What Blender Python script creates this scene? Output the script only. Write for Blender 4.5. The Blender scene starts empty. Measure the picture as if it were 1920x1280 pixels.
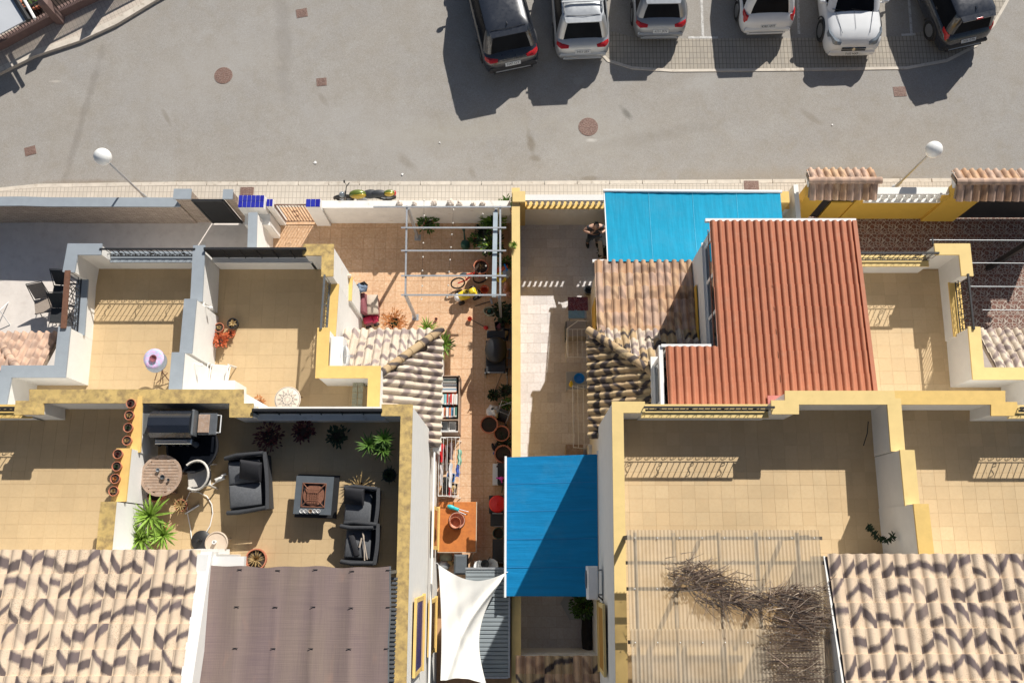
import bpy, bmesh, math, random
from math import sin, cos, tan, pi, radians, sqrt, atan2, degrees
from mathutils import Vector, Matrix
random.seed(7)
S = bpy.context.scene
COL = S.collection
# ------------------------------------------------------------------ camera
F_PX, CX, CY, TILT, HC = 1640.0, 978.0, 640.0, radians(13.7), 26.7
cam_d = bpy.data.cameras.new('camera'); cam = bpy.data.objects.new('camera', cam_d); COL.objects.link(cam)
cam_d.lens = 36 * F_PX / 1920; cam_d.sensor_width = 36; cam_d.shift_x = -(CX - 960) / 1920
cam_d.clip_end = 500; cam_d.clip_start = 0.5
cam.location = (0, 0, HC); cam.rotation_euler = (TILT, 0, 0)
S.camera = cam
# ------------------------------------------------------------------ sky, sun, exposure
SUN_EL, SUN_AZ = radians(34.5), radians(27)     # azimuth east of north
w = bpy.data.worlds.new('World'); S.world = w; w.use_nodes = True
nt = w.node_tree; nt.nodes.clear()
o_ = nt.nodes.new('ShaderNodeOutputWorld'); b_ = nt.nodes.new('ShaderNodeBackground'); s_ = nt.nodes.new('ShaderNodeTexSky')
s_.sky_type = 'NISHITA'; s_.sun_disc = False; s_.sun_elevation = SUN_EL; s_.sun_rotation = SUN_AZ
b_.inputs[1].default_value = 0.05
nt.links.new(s_.outputs[0], b_.inputs[0]); nt.links.new(b_.outputs[0], o_.inputs[0])
sd = bpy.data.lights.new('sun', 'SUN'); sun = bpy.data.objects.new('sun', sd); COL.objects.link(sun)
sd.energy = 5.0; sd.angle = radians(0.5); sd.color = (1.0, 0.955, 0.88)
sdir = Vector((sin(SUN_AZ) * cos(SUN_EL), cos(SUN_AZ) * cos(SUN_EL), sin(SUN_EL)))
sun.rotation_euler = sdir.to_track_quat('Z', 'Y').to_euler(); sun.location = (10, 20, 20)
S.view_settings.view_transform = 'Standard'; S.view_settings.look = 'None'
S.view_settings.exposure = 0.32; S.view_settings.gamma = 1; S.view_settings.use_curve_mapping = False
S.render.engine = 'CYCLES'

# ------------------------------------------------------------------ helpers
def W(px, py, z=0.0):
    """point of the place that lies at height z on the sight line of photo pixel (px, py)"""
    u = px - CX; v = CY - py
    D = F_PX * cos(TILT) - v * sin(TILT); k = (HC - z) / D
    return Vector((u * k, (v * cos(TILT) + F_PX * sin(TILT)) * k, z))
def W2(px, py, z=0.0):
    p = W(px, py, z); return (p.x, p.y)

class MB:
    def __init__(s): s.v = []; s.f = []; s.m = []; s.cur = 0
    def add(s, vs, fs):
        n = len(s.v); s.v += [tuple(p) for p in vs]
        for f in fs: s.f.append(tuple(i + n for i in f)); s.m.append(s.cur)
        return s
    def mat(s, i): s.cur = i; return s
    def box(s, a, b, rz=0, c=None):
        x0, y0, z0 = a; x1, y1, z1 = b
        vs = [(x0,y0,z0),(x1,y0,z0),(x1,y1,z0),(x0,y1,z0),(x0,y0,z1),(x1,y0,z1),(x1,y1,z1),(x0,y1,z1)]
        if rz:
            if c is None: c = ((x0+x1)/2, (y0+y1)/2)
            vs = [(c[0]+(x-c[0])*cos(rz)-(y-c[1])*sin(rz), c[1]+(x-c[0])*sin(rz)+(y-c[1])*cos(rz), z) for x, y, z in vs]
        return s.add(vs, [(0,3,2,1),(4,5,6,7),(0,1,5,4),(1,2,6,5),(2,3,7,6),(3,0,4,7)])
    def cbox(s, c, d, M=None, ch=0.0):
        """box centred at c with size d, optional matrix M, chamfered top/bottom if ch"""
        x, y, z = d[0]/2, d[1]/2, d[2]/2
        if ch <= 0:
            vs = [(-x,-y,-z),(x,-y,-z),(x,y,-z),(-x,y,-z),(-x,-y,z),(x,-y,z),(x,y,z),(-x,y,z)]
            fs = [(0,3,2,1),(4,5,6,7),(0,1,5,4),(1,2,6,5),(2,3,7,6),(3,0,4,7)]
        else:
            def ring(h, e): return [(-x+e,-y+e,h),(x-e,-y+e,h),(x-e,y-e,h),(-x+e,y-e,h)]
            vs = ring(-z, ch) + ring(-z+ch, 0) + ring(z-ch, 0) + ring(z, ch)
            fs = [(3,2,1,0),(12,13,14,15)]
            for r in range(3):
                for i in range(4):
                    j = (i+1) % 4; fs.append((r*4+i, r*4+j, r*4+4+j, r*4+4+i))
        c = Vector(c)
        vs = [(M @ Vector(p) if M else Vector(p)) + c for p in vs]
        return s.add(vs, fs)
    def prism(s, poly, z0, z1):
        A = sum(poly[i][0]*poly[(i+1)%len(poly)][1]-poly[(i+1)%len(poly)][0]*poly[i][1] for i in range(len(poly)))
        if A < 0: poly = poly[::-1]
        n = len(poly)
        vs = [(p[0], p[1], z0) for p in poly] + [(p[0], p[1], z1) for p in poly]
        return s.add(vs, [tuple(range(n-1, -1, -1)), tuple(range(n, 2*n))] + [(i, (i+1) % n, n+(i+1) % n, n+i) for i in range(n)])
    def tube(s, pts, r, n=6, closed=False, caps=True):
        pts = [Vector(p) for p in pts]; m = len(pts); vs = []
        rr = r if isinstance(r, (list, tuple)) else [r]*m
        up = None
        for i, p in enumerate(pts):
            if closed: t = pts[(i+1) % m] - pts[i-1]
            else: t = pts[min(i+1, m-1)] - pts[max(i-1, 0)]
            t = t.normalized() if t.length > 1e-9 else Vector((0,0,1))
            if up is None: up = Vector((0,0,1)) if abs(t.z) < .9 else Vector((1,0,0))
            a = t.cross(up)
            if a.length < 1e-4: a = t.cross(Vector((0.3,1,0.2)))
            a.normalize(); b = t.cross(a); up = -b if b.dot(up) < 0 else b
            for k in range(n):
                q = 2*pi*k/n; vs.append(p + (a*cos(q) + b*sin(q))*rr[i])
        fs = []
        for i in range(m if closed else m-1):
            j = (i+1) % m
            for k in range(n):
                l = (k+1) % n; fs.append((i*n+k, i*n+l, j*n+l, j*n+k))
        if caps and not closed: fs += [tuple(range(n-1, -1, -1)), tuple(range((m-1)*n, m*n))]
        return s.add(vs, fs)
    def lathe(s, prof, c=(0,0,0), n=20, M=None):
        vs = []; c = Vector(c)
        for r, z in prof:
            for k in range(n):
                q = 2*pi*k/n; p = Vector((r*cos(q), r*sin(q), z)); vs.append((M @ p if M else p) + c)
        m = len(prof)
        fs = [(i*n+k, i*n+(k+1) % n, (i+1)*n+(k+1) % n, (i+1)*n+k) for i in range(m-1) for k in range(n)]
        if prof[0] != prof[-1]:
            if prof[0][0] > 1e-4: fs.append(tuple(range(n-1, -1, -1)))
            if prof[-1][0] > 1e-4: fs.append(tuple(range((m-1)*n, m*n)))
        return s.add(vs, fs)
    def ball(s, c, r, n=12, m=8, M=None):
        rx, ry, rz = r if isinstance(r, (list, tuple)) else (r, r, r)
        vs = []; c = Vector(c)
        for i in range(m+1):
            t = pi*i/m
            for k in range(n):
                q = 2*pi*k/n; p = Vector((rx*sin(t)*cos(q), ry*sin(t)*sin(q), -rz*cos(t))); vs.append((M @ p if M else p)+c)
        return s.add(vs, [(i*n+k, i*n+(k+1) % n, (i+1)*n+(k+1) % n, (i+1)*n+k) for i in range(m) for k in range(n)])
    def grid(s, fn, nu, nv):
        vs = [fn(i/nu, j/nv) for j in range(nv+1) for i in range(nu+1)]
        return s.add(vs, [(j*(nu+1)+i, j*(nu+1)+i+1, (j+1)*(nu+1)+i+1, (j+1)*(nu+1)+i) for j in range(nv) for i in range(nu)])
    def leaf(s, base, d, L, wd, droop=0.3, seg=3, up=None):
        """a long pointed leaf blade: folded strip"""
        d = Vector(d).normalized(); base = Vector(base)
        side = d.cross(Vector((0,0,1)))
        if side.length < .05: side = Vector((1,0,0))
        side.normalize(); vs = []
        p = base.copy(); dd = d.copy()
        for i in range(seg+1):
            t = i/seg; wi = wd*(sin(pi*min(t*0.85+0.12, 1)))*(1 if i < seg else 0.05)
            n_ = side.cross(dd)
            vs += [p - side*wi*.5, p - n_*wi*.12, p + side*wi*.5]
            p = p + dd*(L/seg); dd = (dd + Vector((0,0,-droop/seg*1.4))).normalized()
        fs = []
        for i in range(seg):
            a = i*3; fs += [(a, a+1, a+4, a+3), (a+1, a+2, a+5, a+4)]
        return s.add(vs, fs)
    def mesh(s, name, mats, smooth=False, off=None):
        me = bpy.data.meshes.new(name)
        vs = s.v if off is None else [(x-off[0], y-off[1], z-off[2]) for x, y, z in s.v]
        me.from_pydata(vs, [], s.f)
        if not isinstance(mats, (list, tuple)): mats = [mats]
        for m in mats: me.materials.append(m)
        if len(mats) > 1: me.polygons.foreach_set('material_index', s.m)
        if smooth:
            me.polygons.foreach_set('use_smooth', [True]*len(me.polygons))
            if smooth is not True:
                try: me.set_sharp_from_angle(angle=radians(smooth))
                except Exception: pass
        me.update(); return me

def thing(name, label, cat, loc=(0,0,0), rz=0.0, group=None):
    o = bpy.data.objects.new(name, None); COL.objects.link(o); o.empty_display_size = .1
    o.location = loc; o.rotation_euler = (0, 0, rz); o['label'] = label; o['category'] = cat
    if group: o['group'] = group
    return o
def root_off(o):
    x = Vector((0,0,0))
    while o is not None: x += Vector(o.location); o = o.parent
    return x
def part(root, name, mb, mat, smooth=False, world=False, label=None):
    """one mesh part; world=True: mb is in world coordinates (root unrotated)"""
    off = root_off(root) if world else None
    o = bpy.data.objects.new(name, mb.mesh(name, mat, smooth, off)); COL.objects.link(o); o.parent = root
    if label: o['label'] = label
    return o
def solo(name, label, cat, mb, mat, smooth=False, group=None, loc=None, rz=0):
    """one-mesh thing; without loc mb is in world coordinates and the origin goes to its base"""
    off = None
    if loc is None:
        n = len(mb.v); loc = (sum(v[0] for v in mb.v)/n, sum(v[1] for v in mb.v)/n, min(v[2] for v in mb.v)); off = loc
    o = bpy.data.objects.new(name, mb.mesh(name, mat, smooth, off)); COL.objects.link(o); o.location = loc; o.rotation_euler = (0,0,rz)
    o['label'] = label; o['category'] = cat
    if group: o['group'] = group
    return o
def struct(name, mb, mat, smooth=False, kind='structure'):
    o = bpy.data.objects.new(name, mb.mesh(name, mat, smooth)); COL.objects.link(o); o['kind'] = kind; return o
def copy_tree(o, parent=None):
    c = o.copy(); COL.objects.link(c); c.parent = parent
    for ch in list(o.children): copy_tree(ch, c)
    return c
def inst(root, name, me, loc, rot=None):
    o = bpy.data.objects.new(name, me); COL.objects.link(o); o.parent = root; o.location = loc
    if rot is not None: o.rotation_euler = rot
    return o

def offset_line(pts, d):
    out = []; n = len(pts)
    for i in range(n):
        p = Vector(pts[i][:2])
        if i == 0: t0 = t1 = (Vector(pts[1][:2])-p).normalized()
        elif i == n-1: t0 = t1 = (p-Vector(pts[i-1][:2])).normalized()
        else: t0 = (p-Vector(pts[i-1][:2])).normalized(); t1 = (Vector(pts[i+1][:2])-p).normalized()
        n0 = Vector((-t0.y, t0.x)); n1 = Vector((-t1.y, t1.x)); m = (n0+n1)
        if m.length < 1e-6: m = n0
        m.normalize(); k = d/max(0.3, m.dot(n0)); out.append((p.x+m.x*k, p.y+m.y*k))
    return out
def strip(mb, pts, width, z0, z1, ext=0.0):
    pts = [Vector(p[:2]) for p in pts]
    if ext:
        a = (pts[0]-pts[1]).normalized(); b = (pts[-1]-pts[-2]).normalized()
        pts[0] = pts[0]+a*ext; pts[-1] = pts[-1]+b*ext
    L = offset_line(pts, width/2); R = offset_line(pts, -width/2)
    n = len(pts)
    vs = [(p[0],p[1],z0) for p in L]+[(p[0],p[1],z0) for p in R]+[(p[0],p[1],z1) for p in L]+[(p[0],p[1],z1) for p in R]
    fs = []
    for i in range(n-1):
        j = i+1
        fs += [(i,j,n+j,n+i), (2*n+i,3*n+i,3*n+j,2*n+j), (i,2*n+i,2*n+j,j), (n+i,n+j,3*n+j,3*n+i)]
    fs += [(0,n,3*n,2*n), (n-1,3*n-1,4*n-1,2*n-1)]
    return mb.add(vs, fs)
def inside(p, poly):
    x, y = p; c = False; n = len(poly)
    for i in range(n):
        x0, y0 = poly[i][0], poly[i][1]; x1, y1 = poly[(i+1) % n][0], poly[(i+1) % n][1]
        if (y0 > y) != (y1 > y) and x < (x1-x0)*(y-y0)/(y1-y0)+x0: c = not c
    return c

# ------------------------------------------------------------------ materials
class NT:
    def __init__(s, name):
        s.m = bpy.data.materials.new(name); s.m.use_nodes = True; s.t = s.m.node_tree; s.t.nodes.clear()
        s.out = s.n('ShaderNodeOutputMaterial'); s.b = s.n('ShaderNodeBsdfPrincipled'); s.l(s.b.outputs[0], s.out.inputs[0])
        s._pos = None
    def n(s, t, **k):
        x = s.t.nodes.new(t)
        for a, v in k.items(): setattr(x, a, v)
        return x
    def l(s, a, b): s.t.links.new(a, b)
    def set(s, sock, v):
        if hasattr(v, 'is_output') or hasattr(v, 'links'): s.l(v, sock)
        elif isinstance(v, tuple) and len(v) == 3 and sock.type == 'RGBA': sock.default_value = (*v, 1)
        else: sock.default_value = v
    def pos(s):
        if s._pos is None: s._pos = s.n('ShaderNodeNewGeometry').outputs['Position']
        return s._pos
    def obj(s): return s.n('ShaderNodeTexCoord').outputs['Object']
    def rnd(s): return s.n('ShaderNodeObjectInfo').outputs['Random']
    def math(s, op, a, b=0.0, c=0.0, clamp=False):
        x = s.n('ShaderNodeMath', operation=op, use_clamp=clamp); s.set(x.inputs[0], a); s.set(x.inputs[1], b)
        if op in ('MULTIPLY_ADD', 'SMOOTH_MIN', 'WRAP', 'COMPARE'): s.set(x.inputs[2], c)
        return x.outputs[0]
    def vmath(s, op, a, b):
        x = s.n('ShaderNodeVectorMath', operation=op); s.set(x.inputs[0], a); s.set(x.inputs[1], b); return x.outputs[0]
    def mapv(s, v, scale=(1,1,1), loc=(0,0,0), rot=(0,0,0)):
        x = s.n('ShaderNodeMapping'); s.l(v, x.inputs[0]); x.inputs[1].default_value = loc; x.inputs[2].default_value = rot; x.inputs[3].default_value = scale; return x.outputs[0]
    def noise(s, v, scale=5, detail=4, rough=.55, dist=0):
        x = s.n('ShaderNodeTexNoise'); s.l(v, x.inputs['Vector']); x.inputs['Scale'].default_value = scale; x.inputs['Detail'].default_value = detail
        x.inputs['Roughness'].default_value = rough; x.inputs['Distortion'].default_value = dist; return x.outputs[0]
    def vor(s, v, scale=5, feature='F1', rand=1.0):
        x = s.n('ShaderNodeTexVoronoi', feature=feature); s.l(v, x.inputs['Vector']); x.inputs['Scale'].default_value = scale
        x.inputs['Randomness'].default_value = rand; return x
    def ramp(s, v, a, b, c0=0.0, c1=1.0):
        x = s.n('ShaderNodeMapRange'); s.set(x.inputs[0], v)
        for i, q in enumerate((a, b, c0, c1)): x.inputs[i+1].default_value = q
        return x.outputs[0]
    def mix(s, f, a, b, mode='MIX'):
        x = s.n('ShaderNodeMix', data_type='RGBA', blend_type=mode); s.set(x.inputs[0], f); s.set(x.inputs[6], a); s.set(x.inputs[7], b); return x.outputs[2]
    def sep(s, v):
        x = s.n('ShaderNodeSeparateXYZ'); s.l(v, x.inputs[0]); return x.outputs
    def bump(s, h, st=.3, dist=.02):
        x = s.n('ShaderNodeBump'); x.inputs['Strength'].default_value = st; x.inputs['Distance'].default_value = dist; s.l(h, x.inputs['Height']); s.l(x.outputs[0], s.b.inputs['Normal'])
    def fin(s, col, rough=.8, metal=0, spec=None):
        s.set(s.b.inputs['Base Color'], col); s.set(s.b.inputs['Roughness'], rough); s.b.inputs['Metallic'].default_value = metal
        if spec is not None: s.b.inputs['Specular IOR Level'].default_value = spec
        return s.m
def simple(name, col, rough=.7, var=.12, scale=6.0, bump=0.0, bscale=60.0, metal=0, rnd=0.0, col2=None, lo=.45, hi=.7, spec=None, det=5):
    """plain procedural material: noise-broken colour, optional second colour in patches, per-object variation, fine bump"""
    t = NT(name); P = t.pos()
    a = t.noise(P, scale, det, .6)
    k = t.ramp(a, .25, .75, 1-var, 1+var)
    vm = t.n('ShaderNodeVectorMath', operation='SCALE'); vm.inputs[0].default_value = col
    if rnd: k = t.math('MULTIPLY', k, t.ramp(t.rnd(), 0, 1, 1-rnd, 1+rnd))
    t.l(k, vm.inputs['Scale']); c = vm.outputs[0]
    if col2 is not None:
        c = t.mix(t.ramp(t.noise(P, scale*1.7, 7, .65), lo, hi), c, col2)
    if bump: t.bump(t.noise(P, bscale, 3), bump, .01)
    return t.fin(c, rough, metal, spec)

MT = {}
def m_asphalt():
    t = NT('asphalt'); P = t.pos()
    big = t.noise(P, .35, 3, .5); med = t.noise(P, 1.7, 6, .65, .4); fine = t.noise(P, 45, 4, .75); sp = t.noise(P, 130, 2, .6)
    c = t.mix(t.ramp(big, .35, .65), (.395,.365,.33), (.38,.367,.357))
    c = t.mix(t.ramp(med, .45, .70, 0, .75), c, (.33,.295,.245))
    c = t.mix(t.ramp(t.noise(P, .9, 6, .65, .3), .5, .7, 0, .8), c, (.44,.425,.405))
    c = t.mix(t.ramp(t.noise(P, 14, 5, .75), .45, .75, 0, .5), c, (.26,.235,.205)); c = t.mix(t.ramp(t.noise(P, 26, 4, .8), .50, .66, 0, .6), c, (.50,.475,.44)); c = t.mix(t.ramp(fine, .3, .7, .0, .8), c, (.235,.215,.185)); c = t.mix(t.ramp(sp, .55, .8, 0, .75), c, (.55,.51,.47)); c = t.mix(t.ramp(t.noise(P, 95, 2, .5), .56, .72, 0, .6), c, (.15,.135,.12))
    nz = t.noise(P, 2.3, 5, .6)
    for (px, py, rx, ry, ang, col, s) in STAINS:
        q = W(px, py, 0)
        m = t.mapv(P, (1,1,1), (-q.x, -q.y, 0)); 
        m2 = t.n('ShaderNodeMapping'); t.l(m, m2.inputs[0]); m2.inputs[2].default_value = (0,0,-ang)
        m3 = t.mapv(m2.outputs[0], (1/rx, 1/ry, 0))
        ln = t.n('ShaderNodeVectorMath', operation='LENGTH'); t.l(m3, ln.inputs[0])
        d = t.math('ADD', ln.outputs['Value'], t.math('MULTIPLY', t.math('SUBTRACT', nz, .5), 2.0))
        c = t.mix(t.ramp(d, .45 if rx < 1 else .2, 1.15 if rx < 1 else 1.25, s*.85, 0), c, col)
    t.bump(t.math('ADD', fine, t.math('MULTIPLY', sp, .6)), .35, .012)
    return t.fin(c, .9, 0, .2)
B_ = (.15,.115,.07)
STAINS = [(995,262,.12,.42,.15,B_,.6), (1004,295,.2,.12,0,B_,.5), (1176,210,.13,.32,.6,(.09,.085,.07),.75), (760,300,.18,.45,.75,B_,.45), (310,218,.08,.45,.5,B_,.4),
  (605,185,.10,.35,.6,B_,.35), (1105,332,.45,.09,0,B_,.45), (1690,334,.5,.1,0,B_,.5), (885,322,.12,.25,.5,B_,.35), (1520,215,.12,.5,.9,B_,.3), (100,150,.2,.05,0,(.5,.45,.4),.8),
  (155,210,.14,3.0,-.15,(.16,.14,.12),.35), (165,340,2.2,.12,0,(.19,.13,.07),.5), (440,340,3,.07,0,(.19,.15,.1),.5), (1108,260,.18,.08,0,(.6,.57,.53),.9), (1110,240,1.6,1.3,0,(.40,.38,.345),.4), (1085,150,.2,.2,0,(.41,.39,.36),.5),
  (830,245,3.5,.5,.1,(.37,.34,.28),.4), (1500,330,6,.35,0,(.30,.25,.19),.5), (700,250,1.2,3.5,1.2,(.38,.365,.35),.4), (400,120,3.5,1.2,.5,(.38,.365,.35),.4), (530,70,.3,2.6,.1,(.2,.18,.16),.35),(1240,250,2.2,.25,.2,(.2,.18,.15),.3),(1330,150,1.5,.3,.3,(.39,.375,.35),.4)]
MT['asphalt'] = m_asphalt()
def m_pavers(name, rot, bw, bh, c1, c2, mortar):
    t = NT(name); P = t.pos(); v = t.mapv(P, (1,1,1), (0,0,0), (0,0,rot))
    x = t.n('ShaderNodeTexBrick'); t.l(v, x.inputs['Vector']); x.offset = 0; x.inputs['Scale'].default_value = 1
    x.inputs['Brick Width'].default_value = bw; x.inputs['Row Height'].default_value = bh; x.inputs['Mortar Size'].default_value = .009; x.inputs['Mortar Smooth'].default_value = .3
    x.inputs['Color1'].default_value = (*c1,1); x.inputs['Color2'].default_value = (*c2,1); x.inputs['Mortar'].default_value = (*mortar,1)
    c = t.mix(t.ramp(t.noise(P, 3, 5, .6), .4, .75, 0, .5), x.outputs['Color'], tuple(q*.72 for q in c1))
    t.bump(x.outputs['Fac'], -.5, .01)
    return t.fin(c, .85)
MT['paver'] = m_pavers('pale_pavers', 0, .125, .21, (.60,.54,.46), (.56,.50,.42), (.34,.29,.24))
MT['paver_park'] = m_pavers('parking_pavers', 0, .125, .22, (.40,.355,.29), (.345,.31,.26), (.12,.10,.085))
MT['paver_diag'] = m_pavers('corner_pavers', radians(-28), .14, .24, (.58,.50,.42), (.53,.46,.39), (.36,.30,.25))
MT['kerb'] = simple('kerb_stone', (.60,.54,.46), .85, .15, 3, .2, 40, col2=(.27,.21,.15), lo=.55, hi=.8)
MT['white'] = simple('white_render', (.76,.745,.71), .85, .04, 4, .12, 90, col2=(.70,.67,.62), lo=.62, hi=.9)
MT['white_dirty'] = simple('weathered_white_render', (.80,.78,.73), .85, .08, 3, .15, 60, col2=(.50,.42,.33), lo=.6, hi=.8)
MT['yellow'] = simple('yellow_coping', (.72,.49,.16), .8, .08, 5, .15, 70, col2=(.50,.33,.10), lo=.62, hi=.85)
MT['yellow_pale'] = simple('pale_yellow_coping', (.74,.55,.23), .8, .06, 3, .12, 70, col2=(.6,.42,.16), lo=.6, hi=.9)
MT['yellow_old'] = simple('lichen_stained_yellow_coping', (.58,.41,.15), .9, .22, 3.2, .35, 50, col2=(.26,.18,.09), lo=.44, hi=.70, det=10)
MT['yellow_wall'] = simple('ochre_wall_paint', (.60,.36,.05), .8, .06, 3, .12, 80)
MT['bluegrey'] = simple('blue_grey_coping', (.29,.325,.36), .7, .07, 4, .1, 60, spec=.3)
MT['grout'] = simple('tile_grout', (.42,.30,.165), .95, .12, 8)
MT['grout_red'] = simple('terracotta_grout', (.42,.24,.13), .95, .12, 8)
MT['grout_grey'] = simple('grey_grout', (.42,.36,.32), .95, .12, 8)
def m_tile(name, a, b, stain, rnd=.06, rough=.6, s1=.5, bump=.12, contrast=.5):
    t = NT(name); P = t.pos()
    r = t.rnd()
    c = t.mix(r, a, b)
    c = t.mix(t.ramp(t.noise(P, 14, 5, .65, .6), .42, .72, 0, contrast), c, stain)
    c = t.mix(t.ramp(t.noise(P, .8, 4, .6), .45, .75, 0, s1), c, tuple(q*.72 for q in a))
    vm = t.n('ShaderNodeVectorMath', operation='SCALE'); t.l(c, vm.inputs[0]); 
    r2 = t.math('FRACT', t.math('MULTIPLY', r, 17.31)); t.l(t.ramp(r2, 0, 1, 1-rnd, 1+rnd), vm.inputs['Scale'])
    t.bump(t.noise(P, 60, 3), bump, .006)
    return t.fin(vm.outputs[0], rough, 0, .3)
MT['tile_beige'] = m_tile('beige_terrace_tile', (.57,.42,.24), (.55,.40,.225), (.49,.35,.19), .025)
MT['tile_sand'] = m_tile('sandy_terrace_tile', (.585,.44,.26), (.56,.41,.235), (.52,.36,.20), .05)
MT['tile_terra'] = m_tile('terracotta_patio_tile', (.62,.385,.225), (.58,.345,.195), (.74,.55,.37), .04, .7, .35, .12, .95)
MT['tile_grey'] = m_tile('pale_marbled_patio_tile', (.74,.715,.71), (.66,.63,.625), (.56,.49,.47), .08, .6, .3, .1, .7)
MT['concrete_pale'] = simple('pale_patio_concrete', (.70,.64,.585), .85, .08, 2, .15, 50, col2=(.58,.51,.46), lo=.5, hi=.8)
def m_rooftile(name, base, base2, dark, amt=1.0, soft=.10, wid=.045):
    """curved roof tile with one dark smudge per tile crossing it at a random height and tilt"""
    t = NT(name); O = t.obj(); x, y, z = t.sep(O); r = t.rnd()
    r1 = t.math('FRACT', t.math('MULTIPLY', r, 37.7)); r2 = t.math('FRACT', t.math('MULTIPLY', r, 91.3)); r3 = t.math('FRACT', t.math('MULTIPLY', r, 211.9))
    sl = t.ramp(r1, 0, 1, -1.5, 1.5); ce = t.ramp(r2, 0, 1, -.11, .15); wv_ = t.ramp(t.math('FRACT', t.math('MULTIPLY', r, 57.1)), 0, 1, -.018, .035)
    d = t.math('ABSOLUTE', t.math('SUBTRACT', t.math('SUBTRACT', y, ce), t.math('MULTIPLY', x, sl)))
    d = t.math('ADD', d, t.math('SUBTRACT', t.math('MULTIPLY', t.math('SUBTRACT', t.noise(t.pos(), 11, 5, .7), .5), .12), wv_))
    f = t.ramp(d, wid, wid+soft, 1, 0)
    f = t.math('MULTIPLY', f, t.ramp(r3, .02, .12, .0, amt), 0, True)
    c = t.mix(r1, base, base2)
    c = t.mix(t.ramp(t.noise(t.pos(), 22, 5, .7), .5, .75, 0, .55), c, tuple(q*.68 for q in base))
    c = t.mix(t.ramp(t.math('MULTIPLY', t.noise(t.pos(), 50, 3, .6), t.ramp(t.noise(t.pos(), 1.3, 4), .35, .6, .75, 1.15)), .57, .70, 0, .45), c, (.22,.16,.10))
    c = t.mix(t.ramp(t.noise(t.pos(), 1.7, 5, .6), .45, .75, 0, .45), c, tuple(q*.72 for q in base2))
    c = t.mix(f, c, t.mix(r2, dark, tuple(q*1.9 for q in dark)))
    t.bump(t.noise(t.pos(), 80, 3), .15, .005)
    return t.fin(c, .85, 0, .25)
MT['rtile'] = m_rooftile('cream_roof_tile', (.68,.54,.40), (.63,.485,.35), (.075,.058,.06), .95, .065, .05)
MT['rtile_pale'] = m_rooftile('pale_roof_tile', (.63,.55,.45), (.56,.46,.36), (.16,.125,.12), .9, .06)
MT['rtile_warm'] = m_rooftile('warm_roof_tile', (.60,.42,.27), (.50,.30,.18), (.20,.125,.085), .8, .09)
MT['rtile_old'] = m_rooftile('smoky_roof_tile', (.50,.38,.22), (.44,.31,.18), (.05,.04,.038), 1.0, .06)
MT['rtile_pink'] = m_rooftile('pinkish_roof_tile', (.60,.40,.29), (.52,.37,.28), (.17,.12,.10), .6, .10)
def m_stone():
    t = NT('stacked_stone_cladding'); P = t.pos(); x, y, z = t.sep(P)
    cb = t.n('ShaderNodeCombineXYZ'); t.l(x, cb.inputs[0]); t.l(z, cb.inputs[1])
    w_ = t.n('ShaderNodeTexBrick'); t.l(t.mapv(cb.outputs[0], (1,1,1)), w_.inputs['Vector']); w_.offset = .37
    w_.inputs['Scale'].default_value = 1; w_.inputs['Brick Width'].default_value = .28; w_.inputs['Row Height'].default_value = .06; w_.inputs['Mortar Size'].default_value = .006; w_.inputs['Bias'].default_value = 0
    w_.inputs['Color1'].default_value = (.68,.55,.44,1); w_.inputs['Color2'].default_value = (.50,.40,.32,1); w_.inputs['Mortar'].default_value = (.08,.06,.05,1)
    v = t.noise(t.mapv(cb.outputs[0], (4, 22, 1)), 1.0, 5, .7)
    c = t.mix(t.ramp(v, .35, .7, 0, .8), w_.outputs[0], (.27,.20,.16)); t.bump(v, .9, .06)
    return t.fin(c, .9)
MT['stone'] = m_stone()
MT['black_metal'] = simple('black_painted_metal', (.018,.018,.02), .5, .2, 8)
MT['dark_mesh'] = simple('black_screening', (.012,.012,.013), .8, .3, 20, .2, 80)
MT['grey_metal'] = simple('dark_grey_metal', (.14,.15,.16), .45, .15, 8, metal=.3)
MT['galv'] = simple('galvanised_steel', (.42,.44,.46), .42, .15, 12, metal=.5)
MT['white_metal'] = simple('white_painted_metal', (.78,.78,.77), .4, .04, 6)
MT['brown_metal'] = simple('rust_brown_metal', (.16,.075,.045), .6, .25, 14)
MT['dark_grey'] = simple('slate_paint', (.05,.06,.075), .6, .1, 5)
def m_blueglass():
    t = NT('blue_reflecting_glass'); P = t.pos(); return t.fin(t.mix(t.ramp(t.noise(P, 2, 2), .3, .7), (.03,.04,.20), (.05,.06,.30)), .06, 0, 1.0)
MT['blueglass'] = m_blueglass()
def m_glass(name, col, rough=.05):
    t = NT(name); P = t.pos(); return t.fin(t.mix(t.ramp(t.noise(P, 1.5, 2), .3, .7), col, tuple(q*1.6 for q in col)), rough, 0, .8)
MT['glass_dark'] = m_glass('dark_window_glass', (.012,.014,.018))
def m_awning(name, col, ax):
    t = NT(name); P = t.pos(); q = t.sep(P)[ax]
    wv = t.noise(t.mapv(P, (14, 1.2, 1) if ax == 0 else (1.2, 14, 1)), .8, 4, .6)
    c = t.mix(t.ramp(wv, .3, .7), col, tuple(k*.80 for k in col)); c = t.mix(t.ramp(t.noise(P, 1.1, 7, .7), .5, .8, 0, .22), c, (.10,.27,.38)); c = t.mix(t.ramp(t.noise(P, 7, 5, .7), .62, .8, 0, .35), c, tuple(k*.6 for k in col)); t.bump(t.math('ADD', wv, t.noise(P, 3.5, 3, .5)), .22, .05)
    return t.fin(c, .75, 0, .2)
MT['awning_a'] = m_awning('cyan_awning_canvas', (.003,.30,.50), 0)
MT['awning_b'] = m_awning('blue_awning_canvas', (.003,.205,.46), 1)
MT['sail'] = simple('white_shade_cloth', (.76,.75,.71), .8, .04, 2, .1, 30)
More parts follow.
